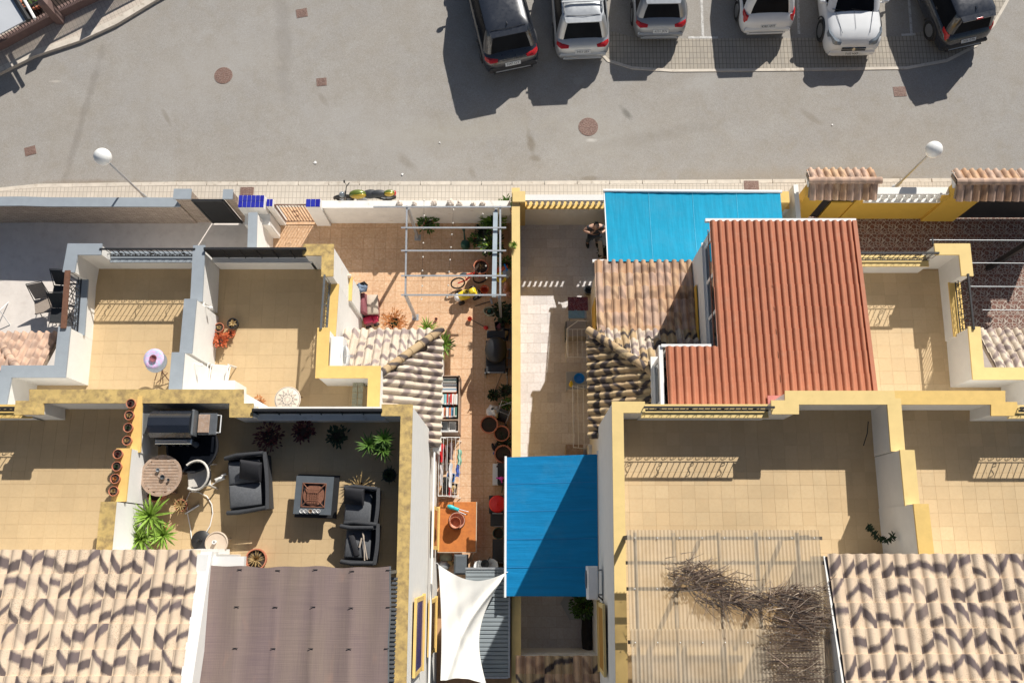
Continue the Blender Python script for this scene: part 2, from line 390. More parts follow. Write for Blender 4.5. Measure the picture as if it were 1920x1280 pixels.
# ================================================================== SETTING
GZ = -0.10
mb = MB().prism([(-90,-60),(90,-60),(90,90),(-90,90)], GZ-.5, GZ); struct('road', mb, MT['asphalt'])
# pavement in front of the houses
kl = [W2(-400,372),W2(-60,366),W2(0,359),W2(70,352),W2(330,348),W2(960,347),W2(1510,343),W2(2400,338)]
pv = kl + [W2(2400,396), W2(1510,392), W2(960,396), W2(-400,396)]
struct('pavement', MB().prism(pv, GZ-.2, 0.0), MT['paver'])
kp = [(x, y+.07) for x, y in kl]
for i in range(len(kp)-1):
    a, b = Vector(kp[i]), Vector(kp[i+1]); n = max(1, int((b-a).length/1.0)); r = None
    if i == 0: KR = thing('kerb', 'pale stone kerb edging the pavement in front of the house fronts', 'kerb', (a.x, a.y, 0)); KR['kind'] = 'structure'
    for k in range(n):
        p, q = a.lerp(b, k/n+.0012), a.lerp(b, (k+1)/n-.0012)
        if abs(p.x) > 19: continue
        part(KR, 'kerb_stone', strip(MB(), [p, q], .13, GZ-.1, .003+.002*(k % 3)), MT['kerb'], world=True)
# parking bay paving, flush with the asphalt
pk = [(1120,62),(1150,60),(1190,71),(1290,73),(1500,72),(1690,69),(1735,58),(1800,25),(1850,-30),(1900,-60),(1905,-30),(1885,8),(1862,48),(1830,86),(1775,114),(1700,128),(1500,131),(1260,133),(1185,128),(1140,114),(1122,95)]
pkw = [W2(x, y, GZ) for x, y in pk]
struct('parking_pavement', MB().prism(pkw, GZ-.1, GZ+.012), MT['paver_park'])
ke = [W2(x, y, GZ) for x, y in [(1122,95),(1140,114),(1185,128),(1260,133),(1500,131),(1700,128),(1775,114),(1830,86),(1862,48),(1885,8),(1905,-30)]]
struct('parking_edge_stone', strip(MB(), ke, .10, GZ-.1, GZ+.02), MT['kerb'])
mb = MB()
MT['road_paint'] = simple('worn_white_road_paint', (.55,.54,.52), .8, .15, 8, col2=(.27,.25,.23), lo=.5, hi=.7)
for a, b in [((1313,-60),(1318,70)), ((1290,71),(1346,71)), ((1700,-60),(1709,64)), ((1690,66),(1716,65)), ((1000,-60),(1003,-5)), ((1125,-60),(1128,20)), ((1495,-40),(1498,64))]:
    strip(mb, [W2(*a, GZ), W2(*b, GZ)], .085, GZ-.05, GZ+(.006 if a[1] < 60 else .016))
struct('parking_line', mb, MT['road_paint'])
# far pavement, top left, with its wall and planting bed
fp = [W2(x, y) for x, y in [(-260,262),(0,148),(20,118),(120,72),(190,40),(290,-5),(420,-80),(150,-160),(-300,60)]]
struct('corner_pavement', MB().prism([W2(x, y) for x, y in [(-260,255),(0,128),(60,98),(150,68),(215,38),(290,-8),(420,-80),(150,-160),(-300,60)]], GZ-.1, 0.02), MT['paver_diag'])
ck = [W2(x, y) for x, y in [(-260,259),(0,132),(62,101),(152,71),(217,41),(293,-5),(423,-77)]]
struct('corner_kerb', strip(MB(), ck, .22, GZ-.1, .025), MT['kerb'])
# garden soil of the plot in the corner
MT['soil'] = simple('dark_soil', (.035,.022,.018), .95, .3, 9, .5, 40, col2=(.06,.04,.03))
struct('garden_bed', MB().prism([W2(x, y) for x, y in [(60,38),(130,8),(260,-60),(60,-160),(-20,-40)]], 0, .10), MT['soil'])

# ------------------------------------------------------------------ patio floors made of single tiles
def tile_mesh(name, sx, sy, h, mat, ch=.0015):
    mb = MB(); mb.cbox((0,0,-h/2), (sx, sy, h), None, 0)
    x, y = sx/2, sy/2
    mb = MB()
    vs = [(-x,-y,-h),(x,-y,-h),(x,y,-h),(-x,y,-h),(-x,-y,-ch),(x,-y,-ch),(x,y,-ch),(-x,y,-ch),(-x+ch,-y+ch,0),(x-ch,-y+ch,0),(x-ch,y-ch,0),(-x+ch,y-ch,0)]
    mb.add(vs, [(0,1,5,4),(1,2,6,5),(2,3,7,6),(3,0,4,7),(4,5,9,8),(5,6,10,9),(6,7,11,10),(7,4,8,11),(8,9,10,11)])
    return mb.mesh(name, mat)
def lay_tiles(root, poly, z, s, mat, name='floor_tile', gap=.006, bond=False, sy=None, limit=300, jit=.0008):
    """lays single square tiles over the polygon; beyond the limit the rest is one mesh"""
    sy = sy or s
    me = tile_mesh(name, s-gap, sy-gap, .012, mat)
    ro = root_off(root); xs = [p[0] for p in poly]; ys = [p[1] for p in poly]; L = []
    j = 0; y = min(ys)+sy/2
    while y < max(ys)+sy/2:
        x = min(xs)+s/2-(s/2 if bond and j % 2 else 0)
        while x < max(xs)+s/2:
            if inside((x, y), poly) or inside((x+s*.3, y), poly) or inside((x-s*.3, y), poly): L.append((x, y))
            x += s
        y += sy; j += 1
    L.sort(key=lambda p: -p[1]); 
    for x, y in L[:limit]:
        inst(root, name, me, (x-ro.x, y-ro.y, z-ro.z+random.uniform(-jit, jit)), (random.uniform(-jit, jit), random.uniform(-jit, jit), 0))
    if len(L) > limit:
        mb = MB()
        for x, y in L[limit:]: mb.box((x-s/2+gap/2, y-sy/2+gap/2, z-.012), (x+s/2-gap/2, y+sy/2-gap/2, z))
        o = part(root, 'floor_tiles', mb, mat, world=True); o['kind'] = 'stuff'

def floor_struct(name, poly, z, slabmat):
    c = (sum(p[0] for p in poly)/len(poly), sum(p[1] for p in poly)/len(poly), 0)
    mb = MB().prism(poly, GZ-.2, z-.0005)
    o = bpy.data.objects.new(name, mb.mesh(name, slabmat, False, c)); COL.objects.link(o); o.location = c; o['kind'] = 'structure'; return o
# left plot (plain pale concrete)
fl = [W2(-500,392), W2(476,392), W2(476,560), W2(380,760), W2(-500,760)]
struct('patio_left', MB().prism(fl, GZ-.2, 0.004), MT['concrete_pale'])
# middle plot: terracotta
pm = [W2(478,386), W2(962,386), W2(962,1300), W2(800,1300), W2(800,620), W2(478,620)]
o = floor_struct('patio_middle', pm, 0.0, MT['grout_red'])
lay_tiles(o, [W2(478,388), W2(962,388), W2(962,1120), W2(812,1120), W2(812,640), W2(478,640)], 0.004, .36, MT['tile_terra'], gap=.008)
# passage right of the yellow wall
pr = [W2(974,392), W2(1490,392), W2(1490,520), W2(1180,520), W2(1130,1300), W2(974,1300)]
o = floor_struct('patio_right', pr, 0.0, MT['grout_grey'])
lay_tiles(o, [W2(976,396), W2(1230,396), W2(1230,500), W2(1125,500), W2(1125,1240), W2(976,1240)], 0.004, .42, MT['tile_grey'], gap=.005, bond=True, sy=.315)
# far right plot: pattern stamped tiles
def m_pattern():
    t = NT('dark_stamped_mosaic_tile'); O = t.obj(); P = t.pos()
    v = t.vor(O, 8.5, 'DISTANCE_TO_EDGE', .95); e = t.ramp(v.outputs['Distance'], .03, .085, 1, 0)
    ln = t.n('ShaderNodeVectorMath', operation='LENGTH'); t.l(t.mapv(O, (1,1,0)), ln.inputs[0])
    ring = t.ramp(t.math('ABSOLUTE', t.math('SUBTRACT', ln.outputs['Value'], .085)), .004, .012, 1, 0)
    inn = t.ramp(ln.outputs['Value'], .078, .09, 0, 1)
    e2 = t.math('MAXIMUM', t.math('MULTIPLY', e, inn), ring)
    cl = t.vor(O, 8.5, 'F1', .95).outputs['Color']; x, y, z = t.sep(cl)
    base = t.mix(x, (.115,.045,.03), (.20,.085,.055))
    c = t.mix(e2, base, (.42,.36,.30))
    t.bump(e2, -.4, .006)
    return t.fin(c, .6)
MT['pattern'] = m_pattern()
ph = [W2(1500,396), W2(2300,396), W2(2300,700), W2(1560,700), W2(1500,500)]
o = floor_struct('patio_far_right', ph, 0.0, MT['grout_grey'])
lay_tiles(o, [W2(1500,398), W2(1990,398), W2(1990,640), W2(1600,640), W2(1500,520)], 0.004, .45, MT['pattern'], gap=.006)

# ================================================================== HOUSES
def wall(root, pts, z0, z1, mat='white', wd=.26, name='wall'):
    mb = strip(MB(), pts, wd, z0, z1); return part(root, name, mb, MT[mat], world=True)
def cap(root, pts, z, mat, wd=.33, th=.05, name='coping', ext=.03, parent=None):
    mb = strip(MB(), pts, wd, z-th, z+.0005, ext); return part(parent or root, name, mb, MT[mat], world=True)
def walled(root, pts, z0, z1, capmat, wmat='white', wd=.24, cw=.32, ext=.03, cn='coping'):
    w_ = wall(root, pts, z0, z1-.05, wmat, wd); cap(root, pts, z1, capmat, cw, .05, cn, ext); return w_
def railing(root, a, b, z0, z1, mat='black_metal', bars=.12, scroll=2, top=.03, name='railing', curl=True):
    """wrought-iron railing from a to b between heights z0 and z1: rails, bars as parts, S-scrolls and a scroll frieze"""
    a, b = Vector(a), Vector(b); L = (b-a).length; d = (b-a)/L; off = root_off(root)
    r = bpy.data.objects.new(name, MB().cbox((a.x+d.x*L/2, a.y+d.y*L/2, z1-top/2), (L, .05, top), Matrix.Rotation(atan2(d.y, d.x), 3, 'Z')).cbox((a.x+d.x*L/2, a.y+d.y*L/2, z0+.03), (L, .03, .02), Matrix.Rotation(atan2(d.y, d.x), 3, 'Z')).mesh(name, MT[mat], False, off))
    COL.objects.link(r); r.parent = root
    P = lambda s, z: (a.x+d.x*s, a.y+d.y*s, z)
    n = int(L/bars); zf = z0+.03+(.16 if curl else 0)
    bm = MB().tube([(0,0,zf-z1), (0,0,-.01)], .011, 4).mesh('bar', MT[mat])
    for i in range(n+1):
        p = P(L*i/n, z1); inst(r, 'bar', bm, (p[0]-off.x, p[1]-off.y, z1))
    if curl:
        mb = MB(); mb.tube([P(0, zf), P(L, zf)], .012, 4)
        s = .12
        while s < L-.1:
            pts = [P(s+.085*cos(q)*(1-q/9), z0+.10+.055*sin(q)) for q in [k*pi/5 for k in range(0, 12)]]
            mb.tube(pts, .009, 4, caps=False); s += .2
        part(r, 'scroll_frieze', mb, MT[mat], world=True)
        for k in range(scroll):
            s = L*(k+.5)/scroll; mb = MB(); zc = (zf+z1)/2; h = (z1-zf)*.42; pts = []
            for q in range(25):
                u = q/24*2-1; zz = zc+h*u*.75; pts.append((s+.05*sin(u*pi), zz))
            c1 = [(s+.05*cos(t_)*(1-t_/7)-.0, zc+h*.78+.05*sin(t_)*(1-t_/7)) for t_ in [x*.6 for x in range(9)]]
            c2 = [(s-.05*cos(t_)*(1-t_/7)+.0, zc-h*.78-.05*sin(t_)*(1-t_/7)) for t_ in [x*.6 for x in range(9)]]
            for c in (pts, c1, c2): mb.tube([P(x, z) for x, z in c], .010, 4, caps=False)
            part(r, 'scroll', mb, MT[mat], world=True)
    return r
def screen_rail(root, a, b, z0, z1):
    a, b = Vector(a), Vector(b); L = (b-a).length; d = (b-a)/L
    mb = strip(MB(), [a, b], .03, z0, z1-.03); r = part(root, 'railing_screen', mb, MT['dark_mesh'], world=True)
    mb = strip(MB(), [a, b], .06, z1-.03, z1); part(root, 'handrail', mb, MT['black_metal'], world=True)
    for i in range(7):
        p = a.lerp(b, (i+.02)/6.04); part(root, 'post', MB().tube([(p.x, p.y-.03, z0), (p.x, p.y-.03, z1-.02)], .015, 4), MT['black_metal'], world=True)
def slab(root, poly, z, mat, name='terrace_slab', th=.3):
    part(root, name, MB().prism(poly, z-th, z-.001), MT[mat], world=True)

def rooftile_mesh(name, wd, ln, h, mat, lip=.03, rise=.045):
    """one curved tile: humped cross-section w/ flat pan on one side, tilted so that its lower (+y) end rides over the next"""
    prof = [(-.5,0),(-.40,.0),(-.34,.30),(-.2,.82),(-.04,1.0),(.12,.82),(.26,.30),(.32,.0),(.5,0)]
    mb = MB(); vs = []
    for y, dz in ((-ln/2-.02, 0), (ln/2+lip, rise)):
        for x, z in prof: vs.append((x*wd, y, z*h+dz))
    for x, z in prof: vs.append((x*wd, ln/2+lip+.012, z*h*.75-.02))
    n = len(prof); fs = [(i+n, i+1+n, i+1, i)[::-1] for i in range(n-1)] + [(i+2*n, i+1+2*n, i+1+n, i+n)[::-1] for i in range(n-1)]
    fs = [f[::-1] for f in fs]
    mb.add(vs, fs); me = mb.mesh(name, mat, 55); return me
def tile_roof(root, name, A, eave, up, nu, nv, wd, ln, h, mat, poly=None, slabz=None, skew=0, slabpoly=None, lip=.03, jit=.006, mat2=None, side=None):
    """A: corner at the eave, eave: unit vector along the eave, up: unit vector up the slope (3-D)"""
    eave, up = Vector(eave).normalized(), Vector(up).normalized(); nrm = eave.cross(up)
    if nrm.z < 0: nrm = -nrm
    # local frame: y = down-slope (-up), x so that z = nrm
    y = -up; x = y.cross(nrm); M3 = Matrix((x, y, nrm)).transposed()
    rot = M3.to_euler(); off = root_off(root); A = Vector(A)
    me = rooftile_mesh('roof_tile', wd, ln, h, MT[mat], lip)
    me2 = rooftile_mesh('roof_tile', wd, ln, h, MT[mat2], lip) if mat2 else me
    if slabpoly is None:
        B = A+eave*nu*wd; q = [A, B, B+up*nv*ln, A+up*nv*ln]
    else: q = [Vector(p) for p in slabpoly]
    bs = MB(); bs.add([p-nrm*.02 for p in q]+[p-nrm*.12 for p in q], [tuple(range(len(q))), tuple(range(2*len(q)-1, len(q)-1, -1))]+[(i, len(q)+i, len(q)+(i+1) % len(q), (i+1) % len(q)) for i in range(len(q))])
    rf = part(root, name, bs, MT['rtile_base'], world=True)
    for j in range(nv):
        for i in range(nu):
            p = A+eave*wd*(i+.5)+up*ln*(j+.5)
            if poly and not inside((p.x, p.y), poly): continue
            p = p - off + nrm*.01
            o = inst(rf, 'roof_tile', me2 if (mat2 and random.random() < .5) else me, p, rot)
            o.rotation_euler.rotate_axis('Z', random.uniform(-jit, jit)*2)
            o.location = p+Vector((random.uniform(-jit, jit), random.uniform(-jit, jit), random.uniform(0, jit)))
    return rf
MT['rtile_base'] = simple('roof_mortar', (.30,.23,.17), .95, .2, 12)
def ridge_tiles(root, a, b, n, r, mat, parent=None):
    a, b = Vector(a), Vector(b); d = (b-a); L = d.length/n; d.normalize(); rt = bpy.data.objects
    off = root_off(parent or root)
    mb = MB(); vs = []; k = 8
    for y, rr in ((-L*.5-.03, r*.86), (L*.5+.02, r)):
        for i in range(k+1): q = pi*i/k; vs.append((rr*cos(q), y, rr*sin(q)*.9))
    for i in range(k+1): q = pi*i/k; vs.append((r*.85*cos(q), L*.5+.02, r*.85*sin(q)*.9))
    fs = [(i, i+1, k+2+i, k+1+i) for i in range(k)]+[(k+1+i, k+2+i, 2*k+3+i, 2*k+2+i) for i in range(k)]
    mb.add(vs, [f[::-1] for f in fs]); me = mb.mesh('ridge_tile', MT[mat], 60)
    y = d; x = y.cross(Vector((0,0,1))).normalized(); z = x.cross(y); M3 = Matrix((x, y, z)).transposed(); rot = M3.to_euler()
    for i in range(n):
        inst(parent or root, 'ridge_tile', me, a+d*L*(i+.5)-off, rot)

ZN, ZNF = 4.6, 3.3        # coping and floor of the front terraces
ZS, ZSF = 7.0, 5.93        # coping and floor of the rear roof terraces
# --- house with blue-grey copings (front left)
hA = thing('house', 'front left house with a small sandy roof terrace edged by blue grey copings', 'house', W(250,600,0))
nA = [W2(187,467,ZN), W2(136,467,ZN), W2(128,510,ZN)]
wNW = [W2(188,467,ZN), W2(136,467,ZN), W2(128.5,508,ZN)]
walled(hA, wNW, 0, ZN, 'bluegrey')
a = Vector(W2(128.5,508,ZN)); b = Vector(W2(120.5,616,ZN))
walled(hA, [a, b], 0, ZN-.75, 'bluegrey', ext=0)
railing(hA, a, b, ZN-.72, ZN+.02, 'black_metal', .11, 2)
part(hA, 'handrail', strip(MB(), [a, b], .14, ZN+.02, ZN+.06), MT['brown_metal'], world=True)
walled(hA, [W2(120.5,614,ZN), W2(112,696,ZN), W2(12,696,ZN), W2(-8,800,ZN)], 0, ZN, 'bluegrey')
a, b = W2(187,467,ZN), W2(366,467,ZN)
walled(hA, [a, b], 0, ZN-.62, 'bluegrey', ext=0); railing(hA, a, b, ZN-.6, ZN+.02, 'black_metal', .13, 3, .035)
party = [((373,463,ZN),(368,562,ZN)), ((357,560,5.1),(348,662,5.1)), ((334,660,5.6),(327,745,5.6))]
for i, (p, q) in enumerate(party):
    walled(hA, [W2(*p), W2(*q)], 0, p[2], 'bluegrey', ext=0.0 if i else .05)
    pa, pb = Vector(W2(*p)), Vector(W2(*q))
fa = [W2(128,467,ZN), W2(373,463,ZN), W2(345,745,ZN), W2(12,745,ZN), W2(12,696,ZN), W2(112,696,ZN)]
slab(hA, fa, ZNF, 'grout'); lay_tiles(hA, fa, ZNF+.003, .36, MT['tile_beige'], gap=.003)
# --- house with yellow copings and black screening (front centre left)
hB = thing('house', 'front house with a roof terrace behind black screening, mosaic table and potted succulents on it', 'house', W(520,600,0))
a, b = W2(384,468,ZN), W2(575,468,ZN)
walled(hB, [a, b], 0, ZN-.62, 'white', ext=0); screen_rail(hB, a, b, ZN-.6, ZN+.1)
walled(hB, [W2(570,468,ZN), W2(614.5,468,ZN), W2(613.5,516,ZN)], 0, ZN, 'yellow_old')
a, b = Vector(W2(613.5,516,ZN)), Vector(W2(606.5,617,ZN))
walled(hB, [a, b], 0, ZN-.75, 'yellow', ext=0); 
railing(hB, a+Vector((-.06,0)), b+Vector((-.06,0)), ZN-.7, ZN+.05, 'grey_metal', .09, 1, .04)
walled(hB, [W2(606.5,616,ZN), W2(603,697,ZN), W2(702,697,ZN), W2(699,775,ZN)], 0, ZN, 'yellow')
fb = [W2(373,468,ZN), W2(614,468,ZN), W2(603,697,ZN), W2(702,697,ZN), W2(699,800,ZN), W2(340,800,ZN)]
slab(hB, fb, ZNF, 'grout'); lay_tiles(hB, fb, ZNF+.003, .36, MT['tile_beige'], gap=.003)
# white tiled ledge at the south-west corner of this terrace
q = [W2(357,713,4.3), W2(440,713,4.3), W2(440,750,4.3), W2(350,750,4.3)]
part(hB, 'white_ledge', MB().prism(q, ZNF, 4.3), MT['white'], world=True)
# --- rear left houses (C, D): two storeys with roof terraces
hC = thing('house', 'rear left house with a shaded sandy roof terrace, leftmost of the rear row', 'house', W(60,900,0))
hD = thing('house', 'rear house whose roof terrace holds the barbecue and dark wicker sofas', 'house', W(500,900,0))
wl = [W2(30,764,ZS), W2(68,764,ZS), W2(68,742.5,ZS), W2(256,742.5,ZS)]
walled(hC, wl, 0, ZS, 'yellow_old')
a, b = W2(-200,764,ZS), W2(38,764,ZS)
walled(hC, [a, b], 0, ZS-.5, 'yellow', ext=0); railing(hC, a, b, ZS-.48, ZS, 'black_metal', .13, 2)
walled(hD, [W2(255,742.5,ZS), W2(443,742.5,ZS), W2(443,769,ZS), W2(474,769,ZS)], 0, ZS-.004, 'yellow_old', ext=0)
a, b = W2(474,769,ZS), W2(717,769,ZS)
walled(hD, [a, b], 0, ZS-.45, 'white_dirty', ext=0); screen_rail(hD, a, b, ZS-.43, ZS+.08)
walled(hD, [W2(717.5,768.5,ZS), W2(762.5,768.5,ZS), W2(750,1275,ZS), W2(746,1500,ZS)], 0, ZS, 'yellow_old', cw=.27, wd=.22)
for i, (p, q, z) in enumerate([((254,743),(250,848),6.998), ((232,840),(222,940),7.45), ((203,940),(194,1034),7.9)]):
    walled(hD, [W2(*p, z), W2(*q, z)], 0, z, 'yellow' if i < 2 else 'yellow_old', ext=0)
fc = [W2(-250,764,ZS), W2(68,764,ZS), W2(68,742,ZS), W2(256,742,ZS), W2(250,1034,7.0), W2(-250,1034,7.0)]
slab(hC, fc, ZSF, 'grout'); lay_tiles(hC, [p if p[0] > -14.5 else (-14.5, p[1]) for p in fc], ZSF+.003, .31, MT['tile_beige'], gap=.003)
xD = W2(256,742,ZS)[0]; xE = W2(762,768,ZS)[0]
fd = [(xD, W2(0,742,ZS)[1]), (W2(443,755,ZS)[0], W2(0,742,ZS)[1]), (W2(443,755,ZS)[0], W2(0,768,ZS)[1]), (xE, W2(0,768,ZS)[1]), (xE, -1.2), (xD, -1.2)]
slab(hD, fd, ZSF, 'grout'); lay_tiles(hD, fd, ZSF+.003, .31, MT['tile_beige'], gap=.003)
# --- rear right houses (F, G)
hF = thing('house', 'rear house right of the passage with a wide sandy roof terrace half under corrugated sheets', 'house', W(1400,900,0))
hG = thing('house', 'rear right house with a sandy roof terrace at the right edge', 'house', W(1800,900,0))
walled(hF, [W2(1168,1500,ZS), W2(1166,1280,ZS), W2(1158,763,ZS), W2(1207,763,ZS)], 0, ZS, 'yellow_pale', cw=.26, wd=.22)
a, b = W2(1206,763,ZS), W2(1450,763,ZS)
a = (a[0], a[1]-.02); b = (b[0], b[1]-.02)
walled(hF, [a, b], 0, ZS-.42, 'yellow_pale', ext=0); railing(hF, a, b, ZS-.4, ZS+.12, 'black_metal', .14, 4)
walled(hF, [W2(1449,763,ZS), W2(1485,763,ZS), W2(1485,745,ZS), W2(1676,745,ZS)], 0, ZS, 'yellow_pale')
walled(hG, [W2(1675,745,ZS-.002), W2(1872,745,ZS), W2(1872,766,ZS), W2(1909,766,ZS)], 0, ZS-.005, 'yellow', ext=0)
a, b = W2(1908,766,ZS), W2(2150,766,ZS)
walled(hG, [a, b], 0, ZS-.42, 'yellow_pale', ext=0); railing(hG, a, b, ZS-.4, ZS+.12, 'black_metal', .14, 3)
for i, (p, q, z) in enumerate([((1676,746),(1684,846),6.998), ((1701,843),(1711,948),7.45), ((1727,944),(1738,1042),7.9)]):
    walled(hF, [W2(*p, z), W2(*q, z)], 0, z, 'yellow_pale' if i < 2 else 'yellow', ext=0)
y0 = W2(0,745,ZS)[1]; y1 = W2(0,763,ZS)[1]; xa, xb = W2(1166,1000,ZS)[0], W2(1676,760,ZS)[0]
ff = [(xa, y1), (W2(1485,755,ZS)[0], y1), (W2(1485,755,ZS)[0], y0), (xb+.05, y0), (xb+.05, -.3), (xb-1.7, -.3), (xb-1.7, -4.3), (xa, -4.3)]
slab(hF, ff, ZSF, 'grout'); lay_tiles(hF, ff, ZSF+.003, .31, MT['tile_sand'], gap=.003)
fg = [(xb, y0), (W2(1872,755,ZS)[0], y0), (W2(1872,755,ZS)[0], y1), (16.5, y1), (16.5, -.6), (xb, -.6)]
slab(hG, fg, ZSF, 'grout'); lay_tiles(hG, [(min(p[0], 13.5), p[1]) for p in fg], ZSF+.003, .31, MT['tile_sand'], gap=.003)
# --- front right houses (E under the red roof, H)
hE = thing('house', 'front house right of the passage under the red sheet roof, with a glazed sun room', 'house', W(1400,600,0))
hH = thing('house', 'front right house with a yellow edged roof terrace beside the red sheet roof', 'house', W(1700,600,0))
xp = W2(1615,600,ZN)[0]
a, b = W2(1560,475,ZN), W2(1760,475,ZN)
walled(hH, [a, b], 0, ZN-.6, 'yellow_pale', ext=0); railing(hH, a, b, ZN-.58, ZN+.05, 'black_metal', .13, 3, .04)
walled(hH, [W2(1755,467,ZN), W2(1809,467,ZN), W2(1814,515,ZN)], 0, ZN, 'yellow_pale')
a, b = Vector(W2(1814,514,ZN)), Vector(W2(1825,618,ZN))
walled(hH, [a, b], 0, ZN-.72, 'yellow', ext=0); railing(hH, a, b, ZN-.7, ZN+.05, 'black_metal', .13, 2, .045)
walled(hH, [W2(1827,614,ZN), W2(1835,700,ZN), W2(2050,700,ZN)], 0, ZN, 'yellow_pale')
walled(hH, [W2(1935,700,ZN), W2(1940,765,ZN)], 0, ZN, 'white', ext=0)
fh = [(xp-.2, W2(0,475,ZN)[1]), W2(1812,470,ZN), W2(1834,700,ZN), W2(1935,700,ZN), W2(1935,780,ZN), (xp-.2, W2(0,780,ZN)[1])]
slab(hH, fh, ZNF, 'grout'); lay_tiles(hH, fh, ZNF+.003, .36, MT['tile_sand'], gap=.003)
# sun room of house E: base walls, glazing in white frames, red sheet roof
xw, yn = W2(1330,418,5.35)[0]+.12, W2(1330,418,5.35)[1]-.15
ysr = W2(1330,656,5.4)[1]; xw2 = W2(1233,658,5.4)[0]+.1; ys = W2(1300,764,5.45)[1]
walled(hE, [(xw+.02, yn), (xw+.02, ysr-.02), (xw2+.02, ysr-.02), (xw2+.02, ys+.1)], 0, ZNF+.9, 'white', wd=.2, cw=.24)
wall(hE, [(xw, yn), (8.5, yn), (8.5, ys+.2)], 0, 5.25)
def window(root, a, b, z0, z1, nsp, frame='white_metal', glass='glass_dark', name='window', fw=.05, hor=0, th=.07, pt=.02):
    """glazed window in the vertical plane through a-b: frame with bars, and one pane per bay"""
    a, b = Vector(a), Vector(b); L = (b-a).length; d = (b-a)/L; ang = atan2(d.y, d.x); Mz = Matrix.Rotation(ang, 3, 'Z')
    fr = MB(); P = lambda s, z: (a.x+d.x*s, a.y+d.y*s, z)
    for z in (z0+fw/2, z1-fw/2): fr.cbox(P(L/2, z), (L, th, fw), Mz)
    for i in range(nsp+1): fr.cbox(P(fw/2+(L-fw)*i/nsp, (z0+z1)/2), (fw, th*.98, z1-z0-2*fw+.002), Mz)
    for k in range(hor): fr.cbox(P(L/2, z0+(z1-z0)*(k+1)/(hor+1)), (L-.01, th*.7, fw*.6), Mz)
    f = part(root, name, fr, MT[frame], world=True)
    for i in range(nsp):
        s0, s1 = fw+(L-fw)*i/nsp, (L-fw)*(i+1)/nsp
        g = MB().cbox(P((s0+s1)/2, (z0+z1)/2), (s1-s0, pt, z1-z0-2*fw), Mz); part(f, 'pane', g, MT[glass], world=True)
    return f
window(hE, (xw, yn-.1), (xw, ysr+.05), ZNF+.9, 5.2, 3, fw=.09)
window(hE, (xw2, ysr-.1), (xw2, ys+.15), ZNF+.9, 5.4, 1, fw=.09)
window(hE, (xw2+.1, ysr), (xw-.05, ysr), ZNF+.9, 5.4, 1, fw=.09)
wall(hE, [(xw+.1, ysr+.02),(xw+.1, ysr-.2)], 0, 5.3, 'white', .18, 'pier')
# yellow trim strip low on the white wall
part(hE, 'ochre_strip', MB().box((xw-.135, yn-3.0, ZNF-.2), (xw-.11, yn-.9, ZNF+.05)), MT['yellow_wall'], world=True)
MT['redsheet'] = simple('red_profiled_sheet', (.44,.165,.09), .65, .10, 2.6, .1, 60, col2=(.46,.22,.14), lo=.55, hi=.85, rnd=.05, spec=.35)
def red_sheet(x0, x1, yN, yS, zN, zS, nr, name='roof_sheet'):
    """profiled sheet: nr ribs between x0 and x1, stepped like tiles down the slope"""
    mb = MB(); prof = [(0,0),(.10,.0),(.16,.35),(.28,.85),(.45,1),(.62,.85),(.74,.35),(.80,0)]
    L = yN-yS; st = max(1, round(L/.62)); xs = []
    for r in range(nr):
        for px_, pz in prof: xs.append((x0+(x1-x0)*(r+px_)/nr, pz*.075))
    xs.append((x1, 0)); n = len(xs); rows = []
    for k in range(st):
        for t_, dz in ((0, 0.0), (1, .018)):
            f = (k+t_)/st; rows.append([(x, yS+L*f, zS+(zN-zS)*f+z+dz) for x, z in xs])
    vs = [p for r in rows for p in r]
    fs = [(j*n+i, j*n+i+1, (j+1)*n+i+1, (j+1)*n+i) for j in range(len(rows)-1) for i in range(n-1)]
    mb.add(vs, fs); return mb
zr = lambda y: 5.35+(yn+.15-y)/(yn+.15-ys)*.28
rr = part(hE, 'sheet_roof', MB().box((xw-.15, ysr-.1, 5.22), (xw-.13, yn, 5.25)), MT['redsheet'], world=True)
RX0 = W2(1330,418,5.35)[0]; RX1 = W2(1601,416,5.35)[0]-.04; YN = yn+.2; YS = ys-.02
pitch = (RX1-RX0)/20.0
xi = RX0
while xi < RX1-.02:
    nr = min(4, max(1, round((RX1-xi)/pitch))); part(rr, 'roof_sheet', red_sheet(xi, xi+nr*pitch, YN, YS if xi < W2(1478,762,5.4)[0]-.5 else YS+.25, zr(YN), zr(YS), nr), MT['redsheet'], 50, world=True)
    xi += nr*pitch
part(rr, 'roof_sheet', red_sheet(RX0-7*pitch, RX0-3*pitch, ysr+.05, YS, zr(ysr), zr(YS), 4), MT['redsheet'], 50, world=True)
part(rr, 'roof_sheet', red_sheet(RX0-3*pitch, RX0, ysr+.05, YS, zr(ysr), zr(YS), 3), MT['redsheet'], 50, world=True)
MT['flash'] = simple('pinkish_red_flashing', (.50,.17,.14), .6, .12, 5)
part(rr, 'flashing', MB().box((RX0-7*pitch-.05, YS-.14, zr(YS)-.02), (W2(1478,762,5.4)[0], YS+.04, zr(YS)+.03)), MT['flash'], world=True)
part(rr, 'flashing', MB().box((W2(1434,762,5.4)[0], YS+.04, zr(YS)+.03), (W2(1476,762,5.4)[0], YS+.28, zr(YS)+.07)), MT['flash'], world=True)
part(rr, 'verge_trim', MB().add([(RX1-.01,YN,zr(YN)-.1),(RX1+.09,YN,zr(YN)-.1),(RX1+.09,YN,zr(YN)+.07),(RX1-.01,YN,zr(YN)+.07),(RX1-.01,YS+.3,zr(YS)-.1),(RX1+.09,YS+.3,zr(YS)-.1),(RX1+.09,YS+.3,zr(YS)+.07),(RX1-.01,YS+.3,zr(YS)+.07)],[(0,1,2,3)[::-1],(4,5,6,7),(0,1,5,4),(1,2,6,5),(2,3,7,6),(3,0,4,7)]), MT['redsheet'], world=True)
